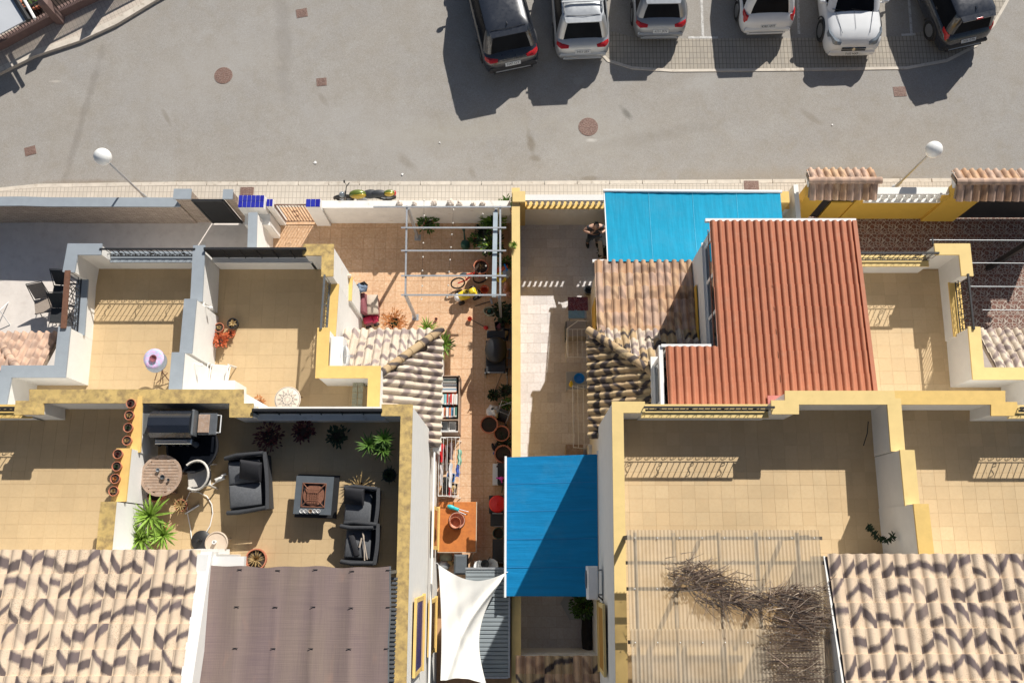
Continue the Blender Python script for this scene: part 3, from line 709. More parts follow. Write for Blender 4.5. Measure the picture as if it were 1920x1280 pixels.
part(rr, 'gutter', MB().box((RX0-.1, YN-.01, zr(YN)-.1), (RX1+.1, YN+.07, zr(YN)+.02)), MT['white_metal'], world=True)
part(rr, 'gutter', MB().box((RX0-7*pitch-.1, ysr+.05, zr(ysr)-.1), (RX0-.16, ysr+.12, zr(ysr)+.0)), MT['white_metal'], world=True)
part(rr, 'white_fascia', MB().box((RX0-7*pitch-.16, YS, zr(ysr)-.25), (RX0-7*pitch-.06, ysr+.1, zr(ysr)-.05)), MT['white_metal'], world=True)
# --- porch roofs
# left of the middle passage, attached to house B / D
def P3(px, py, z): return W(px, py, z)
zt, ze = 3.85, 2.95
c_ne = P3(827,622,ze); c_nw = P3(644,622,ze); apx = P3(716,700,zt); wst = P3(644,694,zt)
vN = Vector((0, -(c_ne.y-apx.y), zt-ze)); lN = vN.length
pN = [(c_nw.x-.2, c_nw.y+.1), (c_ne.x+.05, c_ne.y+.1), (apx.x, apx.y), (c_nw.x-.2, apx.y-.1)]
tile_roof(hB, 'porch_roof', (c_nw.x, c_ne.y, ze), (1,0,0), vN, 12, 4, (c_ne.x-c_nw.x)/12, lN/4, .075, 'rtile_pale', pN, slabpoly=[c_nw, c_ne, apx, (c_nw.x, apx.y, zt)])
vE = Vector((-(c_ne.x-apx.x), 0, zt-ze)); lE = vE.length; ysE = P3(827,838,ze).y
pE = [(c_ne.x+.1, c_ne.y), (c_ne.x+.1, ysE), (P3(792,838,3.2).x, ysE), (P3(792,838,3.2).x, P3(0,786,3.4).y), (apx.x, P3(0,786,3.4).y), (apx.x, apx.y)]
rE = tile_roof(hD, 'porch_roof', (c_ne.x, ysE, ze), (0,1,0), vE, 15, 4, (c_ne.y-ysE)/15, lE/4, .09, 'rtile_pale', pE, slabpoly=[c_ne, (c_ne.x, ysE, ze), (apx.x, ysE, zt), (apx.x, apx.y, zt)])
ridge_tiles(hB, (c_ne.x+.02, c_ne.y+.05, ze+.10), (apx.x-.05, apx.y-.05, zt+.12), 6, .12, 'rtile_old')
wall(hB, [(c_ne.x-.25, c_ne.y-.25), (c_ne.x-.25, ysE)], 0, ze-.12, 'white', .2, 'porch_wall')
wall(hB, [(c_nw.x-.3, c_ne.y-.3), (c_ne.x-.36, c_ne.y-.3)], 0, ze-.12, 'white', .2, 'porch_wall')
part(hB, 'eave_trim', MB().box((c_ne.x-.16, ysE-.1, ze-.16), (c_ne.x+.06, c_ne.y-.4, ze-.03)), MT['white'], world=True)
# right of the passage: hipped roof of house F / E and lower porch roof in front of it
zt, ze = 3.9, 3.0
c_nw = P3(1104,622,ze); apx = P3(1226,700,zt); c_ne = P3(1310,622,ze)
vN = Vector((0, -(c_nw.y-apx.y), zt-ze)); lN = vN.length
pN = [(c_nw.x-.05, c_nw.y+.1), (c_ne.x, c_nw.y+.1), (c_ne.x, apx.y-.1), (apx.x, apx.y)]
tile_roof(hE, 'hip_roof', (c_nw.x, c_nw.y, ze), (1,0,0), vN, 14, 4, (c_ne.x-c_nw.x)/14, lN/4, .085, 'rtile_old', pN, slabpoly=[c_nw, c_ne, (c_ne.x, apx.y, zt), apx], mat2='rtile_pale')
vW = Vector((apx.x-c_nw.x, 0, zt-ze)); lW = vW.length; ysE = P3(1104,822,ze).y
pW = [(c_nw.x-.1, c_nw.y), (c_nw.x-.1, ysE-.1), (W2(1145,820,3.3)[0], ysE-.1), (W2(1150,780,3.3)[0], P3(0,772,3.4).y), (apx.x+.1, P3(0,772,3.4).y), (apx.x+.1, apx.y)]
tile_roof(hF, 'hip_roof', (c_nw.x, c_nw.y, ze), (0,-1,0), vW, 14, 5, (c_nw.y-ysE)/14, lW/5, .09, 'rtile_old', pW, slabpoly=[c_nw, (c_nw.x, ysE, ze), (apx.x, ysE, zt), apx])
ridge_tiles(hE, (c_nw.x-.02, c_nw.y+.02, ze+.11), (apx.x+.05, apx.y-.05, zt+.13), 7, .125, 'rtile_old')
zf0, zf1 = 2.65, 3.05
a = P3(1116,492,zf0); b = P3(1116,640,zf1); e = P3(1300,492,zf0)
vF = Vector((0, b.y-a.y, zf1-zf0))
tile_roof(hE, 'front_porch_roof', (a.x-.02, a.y, zf0), (1,0,0), vF, 13, 6, (e.x-a.x)/13, vF.length/6, .075, 'rtile_warm', None, slabpoly=[a, (e.x, a.y, zf0), (e.x, b.y, zf1), (a.x, b.y, zf1)], mat2='rtile_pink')
part(hE, 'gutter', MB().box((a.x-.08, a.y-.0, zf0-.06), (e.x+.0, a.y+.08, zf0+.04)), MT['white_metal'], world=True)
wall(hE, [(a.x+.16, a.y-.1), (a.x+.16, P3(0,640,0).y)], 0, zf0-.14, 'white', .2, 'porch_wall')
part(hE, 'ochre_strip', MB().box((a.x+.0, W2(0,700,1.5)[1], 1.2), (a.x+.06, W2(0,572,1.5)[1], 2.35)), MT['yellow_wall'], world=True)
wall(hF, [(c_nw.x+.3, c_nw.y-.4), (c_nw.x+.3, -4.5)], 0, ze-.12, 'white', .2, 'passage_wall')
# small hipped roof at the left edge and at the right edge
a = P3(-60,628,2.95); e = P3(112,628,2.95); up = Vector((0, -1.15, .7))
tile_roof(hA, 'porch_roof', (a.x, a.y, 2.95), (1,0,0), up, 12, 4, (e.x-a.x)/12, up.length/4, .09, 'rtile_pink')
ridge_tiles(hA, P3(-8,632,3.0), P3(34,694,3.75), 5, .12, 'rtile_pink')
a = P3(1835,622,2.95); e = P3(2010,622,2.95)
tile_roof(hH, 'porch_roof', (a.x-.05, a.y, 2.95), (1,0,0), Vector((0,-1.2,.75)), 11, 5, .24, .29, .09, 'rtile_pale')
# big tile roofs at the bottom (rising to the south)
ZR = 8.0
a = P3(-60,1034,ZR); e = P3(378,1034,ZR); up = Vector((0, -1, .20)).normalized()
nu = 21
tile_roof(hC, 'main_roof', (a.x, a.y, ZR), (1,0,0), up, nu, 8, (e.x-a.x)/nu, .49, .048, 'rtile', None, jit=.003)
tp = e+up*3.92
wall(hC, [(e.x+.06, e.y-.05), (e.x+.06, tp.y)], 4, ZR+.1, 'white', .22, 'gable_wall')
o = part(hC, 'verge', MB().add([(e.x-.02,e.y,ZR+.02),(e.x+.22,e.y,ZR+.02),(e.x+.22,tp.y,tp.z+.04),(e.x-.02,tp.y,tp.z+.04),(e.x-.02,e.y,ZR-.4),(e.x+.22,e.y,ZR-.4),(e.x+.22,tp.y,tp.z-.4),(e.x-.02,tp.y,tp.z-.4)],[(0,3,2,1)[::-1],(0,1,5,4)[::-1],(1,2,6,5)[::-1],(2,3,7,6)[::-1],(3,0,4,7)[::-1]]), MT['white'], world=True)
a = P3(1550,1042,ZR); e = P3(1990,1042,ZR)
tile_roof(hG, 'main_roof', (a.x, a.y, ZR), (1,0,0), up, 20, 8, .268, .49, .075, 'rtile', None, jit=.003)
tp = a+up*3.92
part(hG, 'verge', MB().add([(a.x-.06,a.y,ZR-.02),(a.x-.02,a.y,ZR-.02),(a.x-.02,tp.y,tp.z),(a.x-.06,tp.y,tp.z),(a.x-.06,a.y,ZR-.9),(a.x-.02,a.y,ZR-.9),(a.x-.02,tp.y,tp.z-.9),(a.x-.06,tp.y,tp.z-.9)],[(0,1,2,3),(0,4,5,1),(1,5,6,2),(2,6,7,3),(3,7,4,0)]), MT['white'], world=True)
wall(hG, [(a.x, a.y-.25), (11, a.y-.25)], 6, ZR-.15)
wall(hC, [(-13, e.y-.3) , (W2(372,1040,ZR)[0], W2(0,1040,ZR)[1])], 6, ZR-.2)
# bottom centre roof over the rear porch
a = P3(967,1232,2.7); e = P3(1128,1232,2.7)
tile_roof(hF, 'rear_porch_roof', (a.x, a.y, 2.7), (1,0,0), Vector((0,-1,.25)), 9, 4, (e.x-a.x)/9, .44, .085, 'rtile_old', None, mat2='rtile_warm')
wall(hF, [(a.x, a.y-.12), (e.x, a.y-.12)], 0, 2.5, 'white', .18, 'porch_wall')
# windows of the two side walls that face the passages
xw_ = W2(757,1150,ZS)[0]+.12
def side_window(root, x, pyA, pyB, z0, z1, sgn, frame, glass, nb):
    yA, yB = W2(0,pyA,(z0+z1)/2)[1], W2(0,pyB,(z0+z1)/2)[1]
    w_ = window(root, (x+sgn*.02, yA), (x+sgn*.02, yB), z0, z1, nb, frame, glass, fw=.10, th=.06, pt=.05)
    part(w_, 'sill', MB().box((min(x, x+sgn*.08), min(yA, yB)-.04, z0-.06), (max(x, x+sgn*.08), max(yA, yB)+.04, z0-.004)), MT[frame], world=True)
side_window(hD, xw_, 1118, 1262, 4.5, 6.05, 1, 'yellow', 'blueglass', 1)
side_window(hD, xw_, 1122, 1225, 1.3, 2.9, 1, 'yellow', 'glass_dark', 1)
side_window(hD, xw_, 950, 1030, 1.2, 2.5, 1, 'yellow', 'glass_dark', 1)
xf_ = W2(1158,1150,ZS)[0]-.11
MT['amber'] = simple('amber_shutter', (.42,.20,.02), .6, .2, 5)
side_window(hF, xf_, 1130, 1262, 3.9, 5.2, -1, 'yellow_pale', 'amber', 1)
# downpipe on the east wall
part(hD, 'downpipe', MB().tube([(xw_+.05, W2(0,812,3)[1], 2.9), (xw_+.05, W2(0,1100,3)[1], 2.9), (xw_+.05, -3.5, 2.9)], .03, 8), MT['white'], 40, world=True)
# ================================================================== GARDEN WALLS, GATES, PERGOLAS, AWNINGS
# stone clad wall, front left
def W_(px, py, z): p = W(px, py, z); return Vector((p.x, p.y))
sw = thing('stone_wall', 'stacked stone front wall with a blue grey coping at the left plot', 'wall', W(170,400,0))
pl = [W_(-300,377,1.5), W_(-60,378,1.5), W_(40,377,1.5), W_(90,378.5,1.5), W_(338,379,1.5)]
part(sw, 'wall', strip(MB(), pl, .24, 0, 1.45), MT['stone'], world=True)
part(sw, 'coping', strip(MB(), pl, .30, 1.45, 1.5), MT['bluegrey'], world=True)
def box_px(mb, x0, y0, x1, y1, z0, z1):
    """upright block whose top face at height z1 spans the given photo rectangle"""
    a, b = W(x0, y1, z1), W(x1, y0, z1); return mb.box((a.x, a.y, z0), (b.x, b.y, z1))
for (x0, y0, x1, y1) in [(324,354,359,373), (417,355,437,373)]:
    a, b = W(x0, y1, 2.0), W(x1, y0, 2.0)
    part(sw, 'pillar', MB().box((a.x+.03, a.y+.03, 0), (b.x-.03, b.y-.03, 1.95)), MT['stone'], world=True)
    part(sw, 'pillar_cap', MB().box((a.x, a.y, 1.95), (b.x, b.y, 2.0)), MT['bluegrey'], world=True)
part(sw, 'wall', MB().box((W(437,378,1.4).x, W(0,377,1.5).y-.1, 0), (W(462,378,1.4).x, W(0,377,1.5).y+.12, 1.45)), MT['stone'], world=True)
# black sheet gate between the stone pillars
g = thing('gate', 'black sheet metal gate between two stone pillars of the left plot', 'gate', W(395,390,0))
ga, gb = W(358.5,374,1.95), W(419,374,1.95)
part(g, 'gate_leaf', MB().box((ga.x, ga.y-.03, .06), (gb.x, ga.y+.01, 1.88)), MT['dark_mesh'], world=True)
part(g, 'gate_frame', MB().box((ga.x, ga.y-.045, 1.88), (gb.x, ga.y+.02, 1.94)).box((ga.x, ga.y-.045, .05), (ga.x+.05, ga.y+.02, 1.88)).box((gb.x-.05, ga.y-.045, .05), (gb.x, ga.y+.02, 1.88)), MT['black_metal'], world=True)
# wall between left and middle plot
gw = thing('wall', 'white garden wall with blue grey coping dividing the left plot from the terracotta patio', 'wall', W(472,440,0))
pl = [W_(474,398,1.9), W_(472,470,1.9), W_(470,520,1.9)]
walled(gw, pl, 0, 1.9, 'bluegrey', wd=.2, cw=.27, ext=0)
# white front wall of the middle plot with blue tiled pillar tops
fw = thing('wall', 'white front wall of the terracotta patio with flaking paint and blue tiled pillar tops', 'wall', W(700,400,0))
pl = [W_(600,383,1.3), W_(957,383,1.3)]
part(fw, 'wall', strip(MB(), pl, .24, 0, 1.3), MT['white_dirty'], world=True)
def m_bluetile():
    t = NT('blue_glazed_tile'); r = t.rnd(); return t.fin(t.mix(r, (.02,.02,.28), (.03,.04,.36)), .25, 0, .4)
MT['bluetile'] = m_bluetile()
for (x0, y0, x1, y1, z, nx, ny) in [(446,366,496,389,1.75,6,2), (499,373,512,387,1.6,2,1), (573,373,601,388,1.6,3,1)]:
    a, b = W(x0, y1, z), W(x1, y0, z)
    part(fw, 'pillar', MB().box((a.x, a.y, 0), (b.x, b.y, z-.01)), MT['white'], world=True)
    sx, sy = (b.x-a.x)/nx, (b.y-a.y)/ny; me = tile_mesh('blue_tile', sx-.014, sy-.014, .02, MT['bluetile'], .002)
    for i in range(nx):
        for j in range(ny): inst(fw, 'blue_tile', me, Vector((a.x+sx*(i+.5), a.y+sy*(j+.5), z+.008))-fw.location)
a = W(478,415,0); part(fw, 'wall', MB().box((W(447,395,1.7).x+.05, W(0,389,1.75).y-.35, 0), (W(500,395,1.6).x, W(0,389,1.75).y+.02, 1.2)), MT['white'], world=True)
# iron gate
g = thing('gate', 'rust brown wrought iron gate opening to the terracotta patio', 'gate', W(545,400,0))
ga, gb = W(514,383,1.5), W(573,383,1.5); n = 10
part(g, 'gate_frame', MB().tube([(ga.x, ga.y, .08), (ga.x, ga.y, 1.45), (gb.x, ga.y, 1.45), (gb.x, ga.y, .08)], .025, 4, closed=True), MT['brown_metal'], world=True)
bm = MB().tube([(0,0,.10), (0,0,1.44)], .014, 4).mesh('bar', MT['brown_metal'])
for i in range(1, n): inst(g, 'bar', bm, (ga.x+(gb.x-ga.x)*i/n-g.location.x, ga.y-g.location.y, 0))
mx = (ga.x+gb.x)/2; mb = MB()
for s in (1, -1): mb.tube([(mx+s*.09*cos(q)*(1-q/8), ga.y-.02, .78+s*.16+s*.10*sin(q)*(1-q/8)) for q in [k*.6 for k in range(10)]], .012, 4, caps=False)
part(g, 'scroll', mb, MT['brown_metal'], world=True)
# stones lying on the front wall
MT['rock'] = simple('pale_rough_rock', (.52,.42,.34), .9, .2, 12, .5, 30, col2=(.72,.66,.58), lo=.4, hi=.6)
def rock(px, py, z, r, label, seedn):
    random.seed(seedn); mb = MB(); mb.ball((0,0,0), (r, r*.75, r*.6), 9, 6); mb.v = [tuple(Vector(v)*random.uniform(.8, 1.15)+Vector((0,0,r*.55))) for v in mb.v]
    solo('stone', label, 'stone', mb, MT['rock'], False, 'stones lying on the white front wall', W(px, py, z), random.uniform(0,3))
for i, (x, r, l) in enumerate([(750,.12,'pale stone on the front wall, leftmost of the row'), (778,.10,'reddish stone on the front wall just right of the pergola corner'), (814,.13,'rounded stone on the front wall, third from the left'), (845,.15,'largest stone on the front wall, near its middle'), (862,.12,'stone touching the largest stone on the front wall'), (888,.09,'small stone on the front wall beside the palm leaves'), (905,.10,'stone at the right end of the row on the front wall')]):
    rock(x, 383, 1.3, r, l, i)
# yellow boundary wall
yw = thing('wall', 'long yellow topped boundary wall between the two passages', 'wall', W(968,700,0))
pl = [W_(967,352,1.9), W_(968,640,1.9), W_(968,1290,1.9)]
part(yw, 'wall', strip(MB(), pl, .22, 0, 1.85), MT['yellow_wall'], world=True)
part(yw, 'coping', strip(MB(), pl, .25, 1.85, 1.9), MT['yellow_pale'], world=True)
a, b = W(961,378,2.0), W(985,358,2.0); part(yw, 'pillar', MB().box((a.x, a.y, 0), (b.x, b.y, 1.99)), MT['yellow_pale'], world=True)
# white fence wall right of the passage with perforated top
fwr = thing('wall', 'white front wall with pierced block band and white rail at the right passage', 'wall', W(1060,400,0))
y_ = W(0,372,1.9).y
part(fwr, 'wall', MB().box((W(985,370,1.4).x, y_-.12, 0), (W(1500,370,1.4).x, y_+.12, 1.4)), MT['white'], world=True)
part(fwr, 'coping', MB().box((W(985,370,1.4).x, y_-.15, 1.4), (W(1500,370,1.4).x, y_+.13, 1.46)), MT['yellow'], world=True)
part(fwr, 'rail', MB().box((W(985,370,1.9).x, y_-.06, 1.8), (W(1480,370,1.9).x, y_+.12, 1.9)), MT['white'], world=True)
bmesh_b = MB().lathe([(.05,0),(.03,.06),(.06,.17),(.03,.28),(.05,.34)], n=8).mesh('baluster', MT['white'])
x0, x1 = W(985,370,1.9).x, W(1480,370,1.9).x; n = 46
for i in range(n): inst(fwr, 'baluster', bmesh_b, Vector((x0+(x1-x0)*(i+.5)/n, y_, 1.46))-fwr.location)
a, b = W(1463,380,2.0), W(1479,359,2.0); part(fwr, 'pillar', MB().box((a.x, a.y, 0), (b.x, b.y, 2.0)), MT['yellow'], world=True)
# white wall between the right passage plot and the far right plot
wv = thing('wall', 'narrow white garden wall left of the first tiled gateway', 'wall', W(1497,380,0))
pl = [W_(1492,346,2.0), W_(1498,415,2.0), W_(1502,500,2.0)]
part(wv, 'wall', strip(MB(), pl, .14, 0, 2.0), MT['white'], world=True)
part(wv, 'door', MB().box((W(1482,390,0).x-.35, W(0,400,1).y-1.0, 0), (W(1482,390,0).x-.3, W(0,400,1).y, 1.7)), MT['black_metal'], world=True)
# far right: ochre wall with balustrade and two tiled gateways
ow = thing('wall', 'ochre garden wall with a white balustrade between two tiled gateways', 'wall', W(1680,400,0))
yo = W(0,380,1.35).y+.12
x0, x1 = W(1560,380,1.4).x, W(1790,380,1.4).x
part(ow, 'wall', MB().box((x0, yo-.12, 0), (x1, yo+.12, 1.35)), MT['yellow_wall'], world=True)
part(ow, 'base_rail', MB().box((W(1618,370,1.4).x, yo-.13, 1.35), (x1, yo+.13, 1.42)), MT['white'], world=True)
part(ow, 'top_rail', MB().box((W(1618,370,1.9).x, yo-.11, 1.92), (x1+.2, yo+.11, 2.0)), MT['white'], world=True)
bm2 = MB().lathe([(.075,0),(.05,.05),(.095,.17),(.05,.30),(.045,.40),(.07,.5)], n=10).mesh('baluster', MT['white'], True)
xs0 = W(1625,370,1.6).x; n = 12
for i in range(n): inst(ow, 'baluster', bm2, Vector((xs0+(x1-xs0)*(i+.5)/n, yo, 1.42))-ow.location)
def gateway(name, label, px0, px1, pyr, gx0, gx1, glabel, ncol):
    gwy = thing(name, label, 'gateway', W((px0+px1)/2, 390, 0))
    zr_, ze_ = 2.75, 2.45; yr = W(0, pyr, zr_).y; x0, x1 = W(px0,341,ze_).x, W(px1,341,ze_).x
    dN = .42; wd = (x1-x0)/ncol
    for sgn in (1, -1):
        up = Vector((0, -sgn*dN, zr_-ze_-.02)); 
        A = (x0, yr+sgn*dN, ze_) if sgn > 0 else (x1, yr-dN, ze_)
        tile_roof(gwy, 'tiled_cap', A, (sgn,0,0), up, ncol, 1, wd, up.length, .085, 'rtile_warm', None, mat2='rtile_pink', lip=.05)
    ridge_tiles(gwy, (x0-.05, yr, zr_+.02), (x1+.05, yr, zr_+.02), ncol, .11, 'rtile_pink')
    part(gwy, 'lintel', MB().box((x0+.08, yr-.18, 2.2), (x1-.08, yr+.18, ze_-.1)), MT['yellow_wall'], world=True)
    p0, p1 = W(gx0,370,1).x, W(gx1,370,1).x
    for a_, b_ in ((x0+.08, p0), (p1, x1-.08)):
        if b_-a_ > .05: part(gwy, 'pier', MB().box((a_, yr-.16, 0), (b_, yr+.16, 2.2)), MT['yellow_wall'], world=True)
    part(gwy, 'fascia', MB().box((x0+.02, yr-.02, ze_-.12), (x0+.09, yr+.4, ze_+.1)), MT['white'], world=True)
    gt = thing('gate', glabel, 'gate', ((p0+p1)/2, yr, 0))
    part(gt, 'gate_leaf', MB().box((p0+.03, yr-.05, .05), (p1-.03, yr-.01, 2.12)), MT['black_metal'], world=True)
    part(gt, 'gate_frame', MB().box((p0+.005, yr-.08, .02), (p0+.06, yr+.01, 2.18)).box((p1-.06, yr-.08, .02), (p1-.005, yr+.01, 2.18)), MT['grey_metal'], world=True)
gateway('gateway', 'tile topped ochre gateway nearest to the cyan awning', 1514, 1640, 339, 1528, 1590, 'black gate under the smaller tiled gateway', 9)
gateway('gateway', 'wide tile topped ochre gateway at the right edge', 1787, 2010, 341, 1812, 1985, 'black gate under the wide tiled gateway at the right edge', 15)
# pergola of thin grey rails over the terracotta patio
pg = thing('pergola', 'bare grey metal pergola frame over the terracotta patio', 'pergola', W(850,500,0)); ZP = 2.5
for y in (388,427,470,517,553):
    a, b = W(752 if y > 390 else 700, y, ZP+.03), W(949 if y > 390 else 958, y, ZP+.03); part(pg, 'crossbar', MB().cbox(((a.x+b.x)/2, a.y, ZP+.03), (b.x-a.x, .045, .03)), MT['galv'], world=True)
a, b = W(763,386,ZP), W(760,556,ZP); part(pg, 'rail', strip(MB(), [a, b], .05, ZP-.04, ZP+.014), MT['galv'], world=True)
a, b = W(938,386,ZP), W(938,558,ZP); part(pg, 'rail', strip(MB(), [a, b], .05, ZP-.04, ZP+.014), MT['galv'], world=True)
MT['bluebeam'] = simple('pale_blue_grey_beam', (.38,.45,.50), .5, .1, 6)
a, b = W(929,395,ZP), W(926,555,ZP); part(pg, 'beam', strip(MB(), [a, b], .13, ZP-.16, ZP-.045), MT['bluebeam'], world=True)
for px, py in ((765,390), (760,552), (930,392), (936,556)):
    p = W(px, py, ZP); part(pg, 'post', MB().box((p.x-.04, p.y-.04, 0), (p.x+.04, p.y+.04, ZP-.04)), MT['galv'], world=True)
    part(pg, 'foot_plate', MB().box((p.x-.1, p.y-.1, .006), (p.x+.1, p.y+.1, .02)), MT['galv'], world=True)
MT['bulb'] = simple('clear_bulb_glass', (.8,.78,.7), .2, .05, 5)
mb = MB(); bl = MB()
for (x0, y0, x1, y1, n) in [(795,375,790,560,7), (850,392,838,556,7), (905,400,912,520,5)]:
    a, b = W(x0, y0, 2.3), W(x1, y1, 2.3); pts = [a.lerp(b, t/n)+Vector((0,0,-.10*sin(pi*t/n*3)**2)) for t in range(n+1)]; mb.tube(pts, .004, 3)
    for p in pts: bl.ball(p+Vector((0,0,-.05)), .028, 6, 4)
sl = thing('string_lights', 'string of small clear bulbs hanging below the pergola', 'string lights', W(840,470,0)); part(sl, 'cable', mb, MT['black_metal'], world=True); part(sl, 'bulb', bl, MT['bulb'], world=True)
# slim wire pergola over the far right plot
pw = thing('pergola', 'dark wire pergola over the patterned patio at the right edge', 'pergola', W(1880,520,0))
for y, xs in ((450,1743), (493,1822), (537,1815), (581,1842)):
    a, b = W(xs, y, 2.5), W(1990, y+1, 2.5); part(pw, 'wire', MB().tube([a, b], .014, 5), MT['grey_metal'], world=True)
a, b = W(1748,446,2.5), W(1752,474,2.5); part(pw, 'rail', MB().tube([a, b], .03, 6), MT['black_metal'], world=True)
p = W(1852,503,0); part(pw, 'post', MB().box((p.x-.07, p.y-.07, 0), (p.x+.07, p.y+.07, 2.6)), MT['black_metal'], world=True)
# ------------------------------------------------------------------ awnings
def awning(label, q, ns, mat, cat, base, along=0, bar=None):
    """q: four corners (x0y1, x1y1, x1y0, x0y0) as points; canvas with seams and slight sag, rails"""
    r = thing('awning', label, cat, base); A, B, C_, D = [Vector(p) for p in q]
    def fn(u, v):
        p = A.lerp(B, u).lerp(D.lerp(C_, u), v); return (p.x, p.y, p.z-.05*sin(pi*v)*(1 if along == 0 else .4)-.03*sin(pi*u)*(1-.0) + .006*sin((u if along == 0 else v)*ns*2*pi*3))
    mb = MB(); mb.grid(fn, 36, 24); n = len(mb.v); mb.v += [(x, y, z-.012) for x, y, z in mb.v]; mb.f += [tuple(i+n for i in f[::-1]) for f in mb.f]; mb.m = [0]*len(mb.f)
    part(r, 'canvas', mb, MT[mat], True, world=True)
    sm = MB()
    for k in range(1, ns):
        pts = [Vector(fn((k/ns), t/12) if along == 0 else fn(t/12, k/ns))+Vector((0,0,.004)) for t in range(13)]
        sm.tube(pts, .008, 4)
    part(r, 'seam', sm, MT[mat+'_seam'], world=True)
    return r, (A, B, C_, D)
MT['awning_a_seam'] = simple('cyan_canvas_seam', (.10,.50,.70), .7, .05, 5); MT['awning_b_seam'] = simple('blue_canvas_seam', (.01,.18,.42), .7, .05, 5)
q = [W(1134,359,2.35), W(1463,361,2.35), W(1476,489,2.75), W(1141,490,2.75)]
aw, (A, B, C_, D) = awning('cyan canvas awning over the front patio beside the red sheet roof', q, 4, 'awning_a', 'awning', W(1300,420,0))
part(aw, 'front_bar', MB().tube([A+Vector((-.05,.03,0)), B+Vector((.05,.03,0))], .05, 6), MT['white_metal'], world=True)
part(aw, 'side_rail', MB().tube([A+Vector((-.02,0,-.03)), D+Vector((-.02,0,-.03))], .02, 6), MT['white_metal'], world=True)
q = [W(950,857,2.45), W(1120,851,2.9), W(1122,1118,2.9), W(949,1117,2.45)]
aw, (A, B, C_, D) = awning('deep blue canvas awning spanning the right passage', q, 5, 'awning_b', 'awning', W(1035,980,0), 1)
part(aw, 'front_bar', MB().tube([A+Vector((-.03,.03,0)), D+Vector((-.03,-.03,0))], .035, 6), MT['white_metal'], world=True)
part(aw, 'wall_bracket', MB().box((B.x-.02, B.y-.02, 2.8), (B.x+.12, B.y+.08, 3.0)), MT['white_metal'], world=True)
part(aw, 'cassette', MB().tube([B+Vector((.07,0,.05)), C_+Vector((.07,0,.05))], .05, 8), MT['grey_metal'], 40, world=True)
# white shade sail
def sail_fn(u, v):
    P00, P10, P11, P01 = W(822,1058,3.3), W(949,1073,2.5), W(912,1283,2.5), W(826,1275,3.2)
    # inward curved edges
    uu = u; vv = v; p = P00.lerp(P10, uu).lerp(P01.lerp(P11, uu), vv)
    c = Vector((0,0,0)); c.y += -.30*sin(pi*uu)*(1-vv)*1.0 + .10*sin(pi*uu)*vv
    c.x += -.42*sin(pi*vv)*uu + .05*sin(pi*vv)*(1-uu)
    z = -.10*sin(pi*uu)*sin(pi*vv) + .035*sin((uu*2.2+vv*3.0)*5)*sin(pi*uu)*sin(pi*min(1, vv*1.1))
    # one long sharp crease from corner to corner
    d = abs((1-uu)-vv*.95+.08); z += .16*math.exp(-(d*14)**2)+.03*sin(uu*23-vv*9)*sin(pi*uu)
    return (p.x+c.x, p.y+c.y, p.z+z)
mb = MB(); mb.grid(sail_fn, 40, 40); 
sl_ = thing('shade_sail', 'white cloth shade sail stretched over the left passage', 'shade sail', W(880,1170,0))
part(sl_, 'cloth', mb, MT['sail'], True, world=True)
part(sl_, 'rope', MB().tube([W(822,1058,3.3), W(819,1055,3.4)], .012, 5).tube([W(949,1073,2.5), W(958,1069,2.3)], .012, 5), MT['white_metal'], world=True)
# grey ribbed shed below it
MT['shed'] = simple('grey_ribbed_shed_sheet', (.23,.265,.285), .6, .10, 3, .1, 40)
sh = thing('shed', 'grey ribbed garden shed under the white shade sail', 'shed', W(912,1160,0))
a, b = W(870,1268,2.05), W(954,1066,2.05)
part(sh, 'shed_wall', MB().box((a.x+.03, a.y+.03, 0), (b.x-.03, b.y-.03, 2.0)), MT['shed'], world=True)
n = 26; h = (b.y-a.y)/n; me = MB().cbox((0,0,0), (b.x-a.x, h*.86, .05), None, .012).mesh('roof_plank', MT['shed'])
for i in range(n): inst(sh, 'roof_plank', me, Vector(((a.x+b.x)/2, a.y+h*(i+.5), 2.04+random.uniform(-.004,.004)))-sh.location)
part(sh, 'edge_trim', MB().box((b.x-.01, a.y-.02, 1.98), (b.x+.04, b.y+.02, 2.09)).box((a.x, b.y-.01, 1.98), (b.x-.012, b.y+.04, 2.09)).box((a.x, a.y-.04, 1.98), (b.x-.012, a.y+.01, 2.09)), MT['galv'], world=True)
# brown shade netting over the rear left terrace
def m_net():
    t = NT('brown_shade_netting'); P = t.pos()
    a = t.noise(t.mapv(P, (1, 60, 1)), 1, 3, .6); b = t.noise(t.mapv(P, (60, 1.2, 1)), 1, 3, .6); big = t.noise(t.mapv(P, (1.4,.35,1)), 1, 4, .55)
    c = t.mix(t.ramp(big, .35, .68), (.185,.135,.135), (.235,.18,.145)); c = t.mix(t.ramp(a, .35, .7, 0, .45), c, (.32,.235,.20)); c = t.mix(t.ramp(b, .45, .75, 0, .35), c, (.15,.105,.115))
    c = t.mix(t.ramp(t.noise(t.mapv(P, (2.2,.9,1)), 1, 3), .6, .75, 0, .6), c, (.33,.21,.165))
    t.bump(t.math('ADD', a, b), .3, .01); return t.fin(c, .8, 0, .3)
MT['net'] = m_net()
cv = thing('canopy', 'faded brown netting canopy stretched over the rear left terrace', 'canopy', W(550,1180,6))
A, B, C_, D = W(380,1061,8.0), W(731,1063,8.0), W(722,1420,8.05), W(352,1420,8.05)
def fn(u, v):
    p = A.lerp(B, u).lerp(D.lerp(C_, u), v); s = u*5
    return (p.x+.010*sin(v*17+u*4), p.y+(.014*sin(u*14)+.012*sin(u*31+1))*(1-v)**3, p.z-.04*abs(sin(pi*s))**.7*(.5+.5*min(1, v*4))+.014*sin(u*40+v*3)+.02*sin(v*7+u*9))
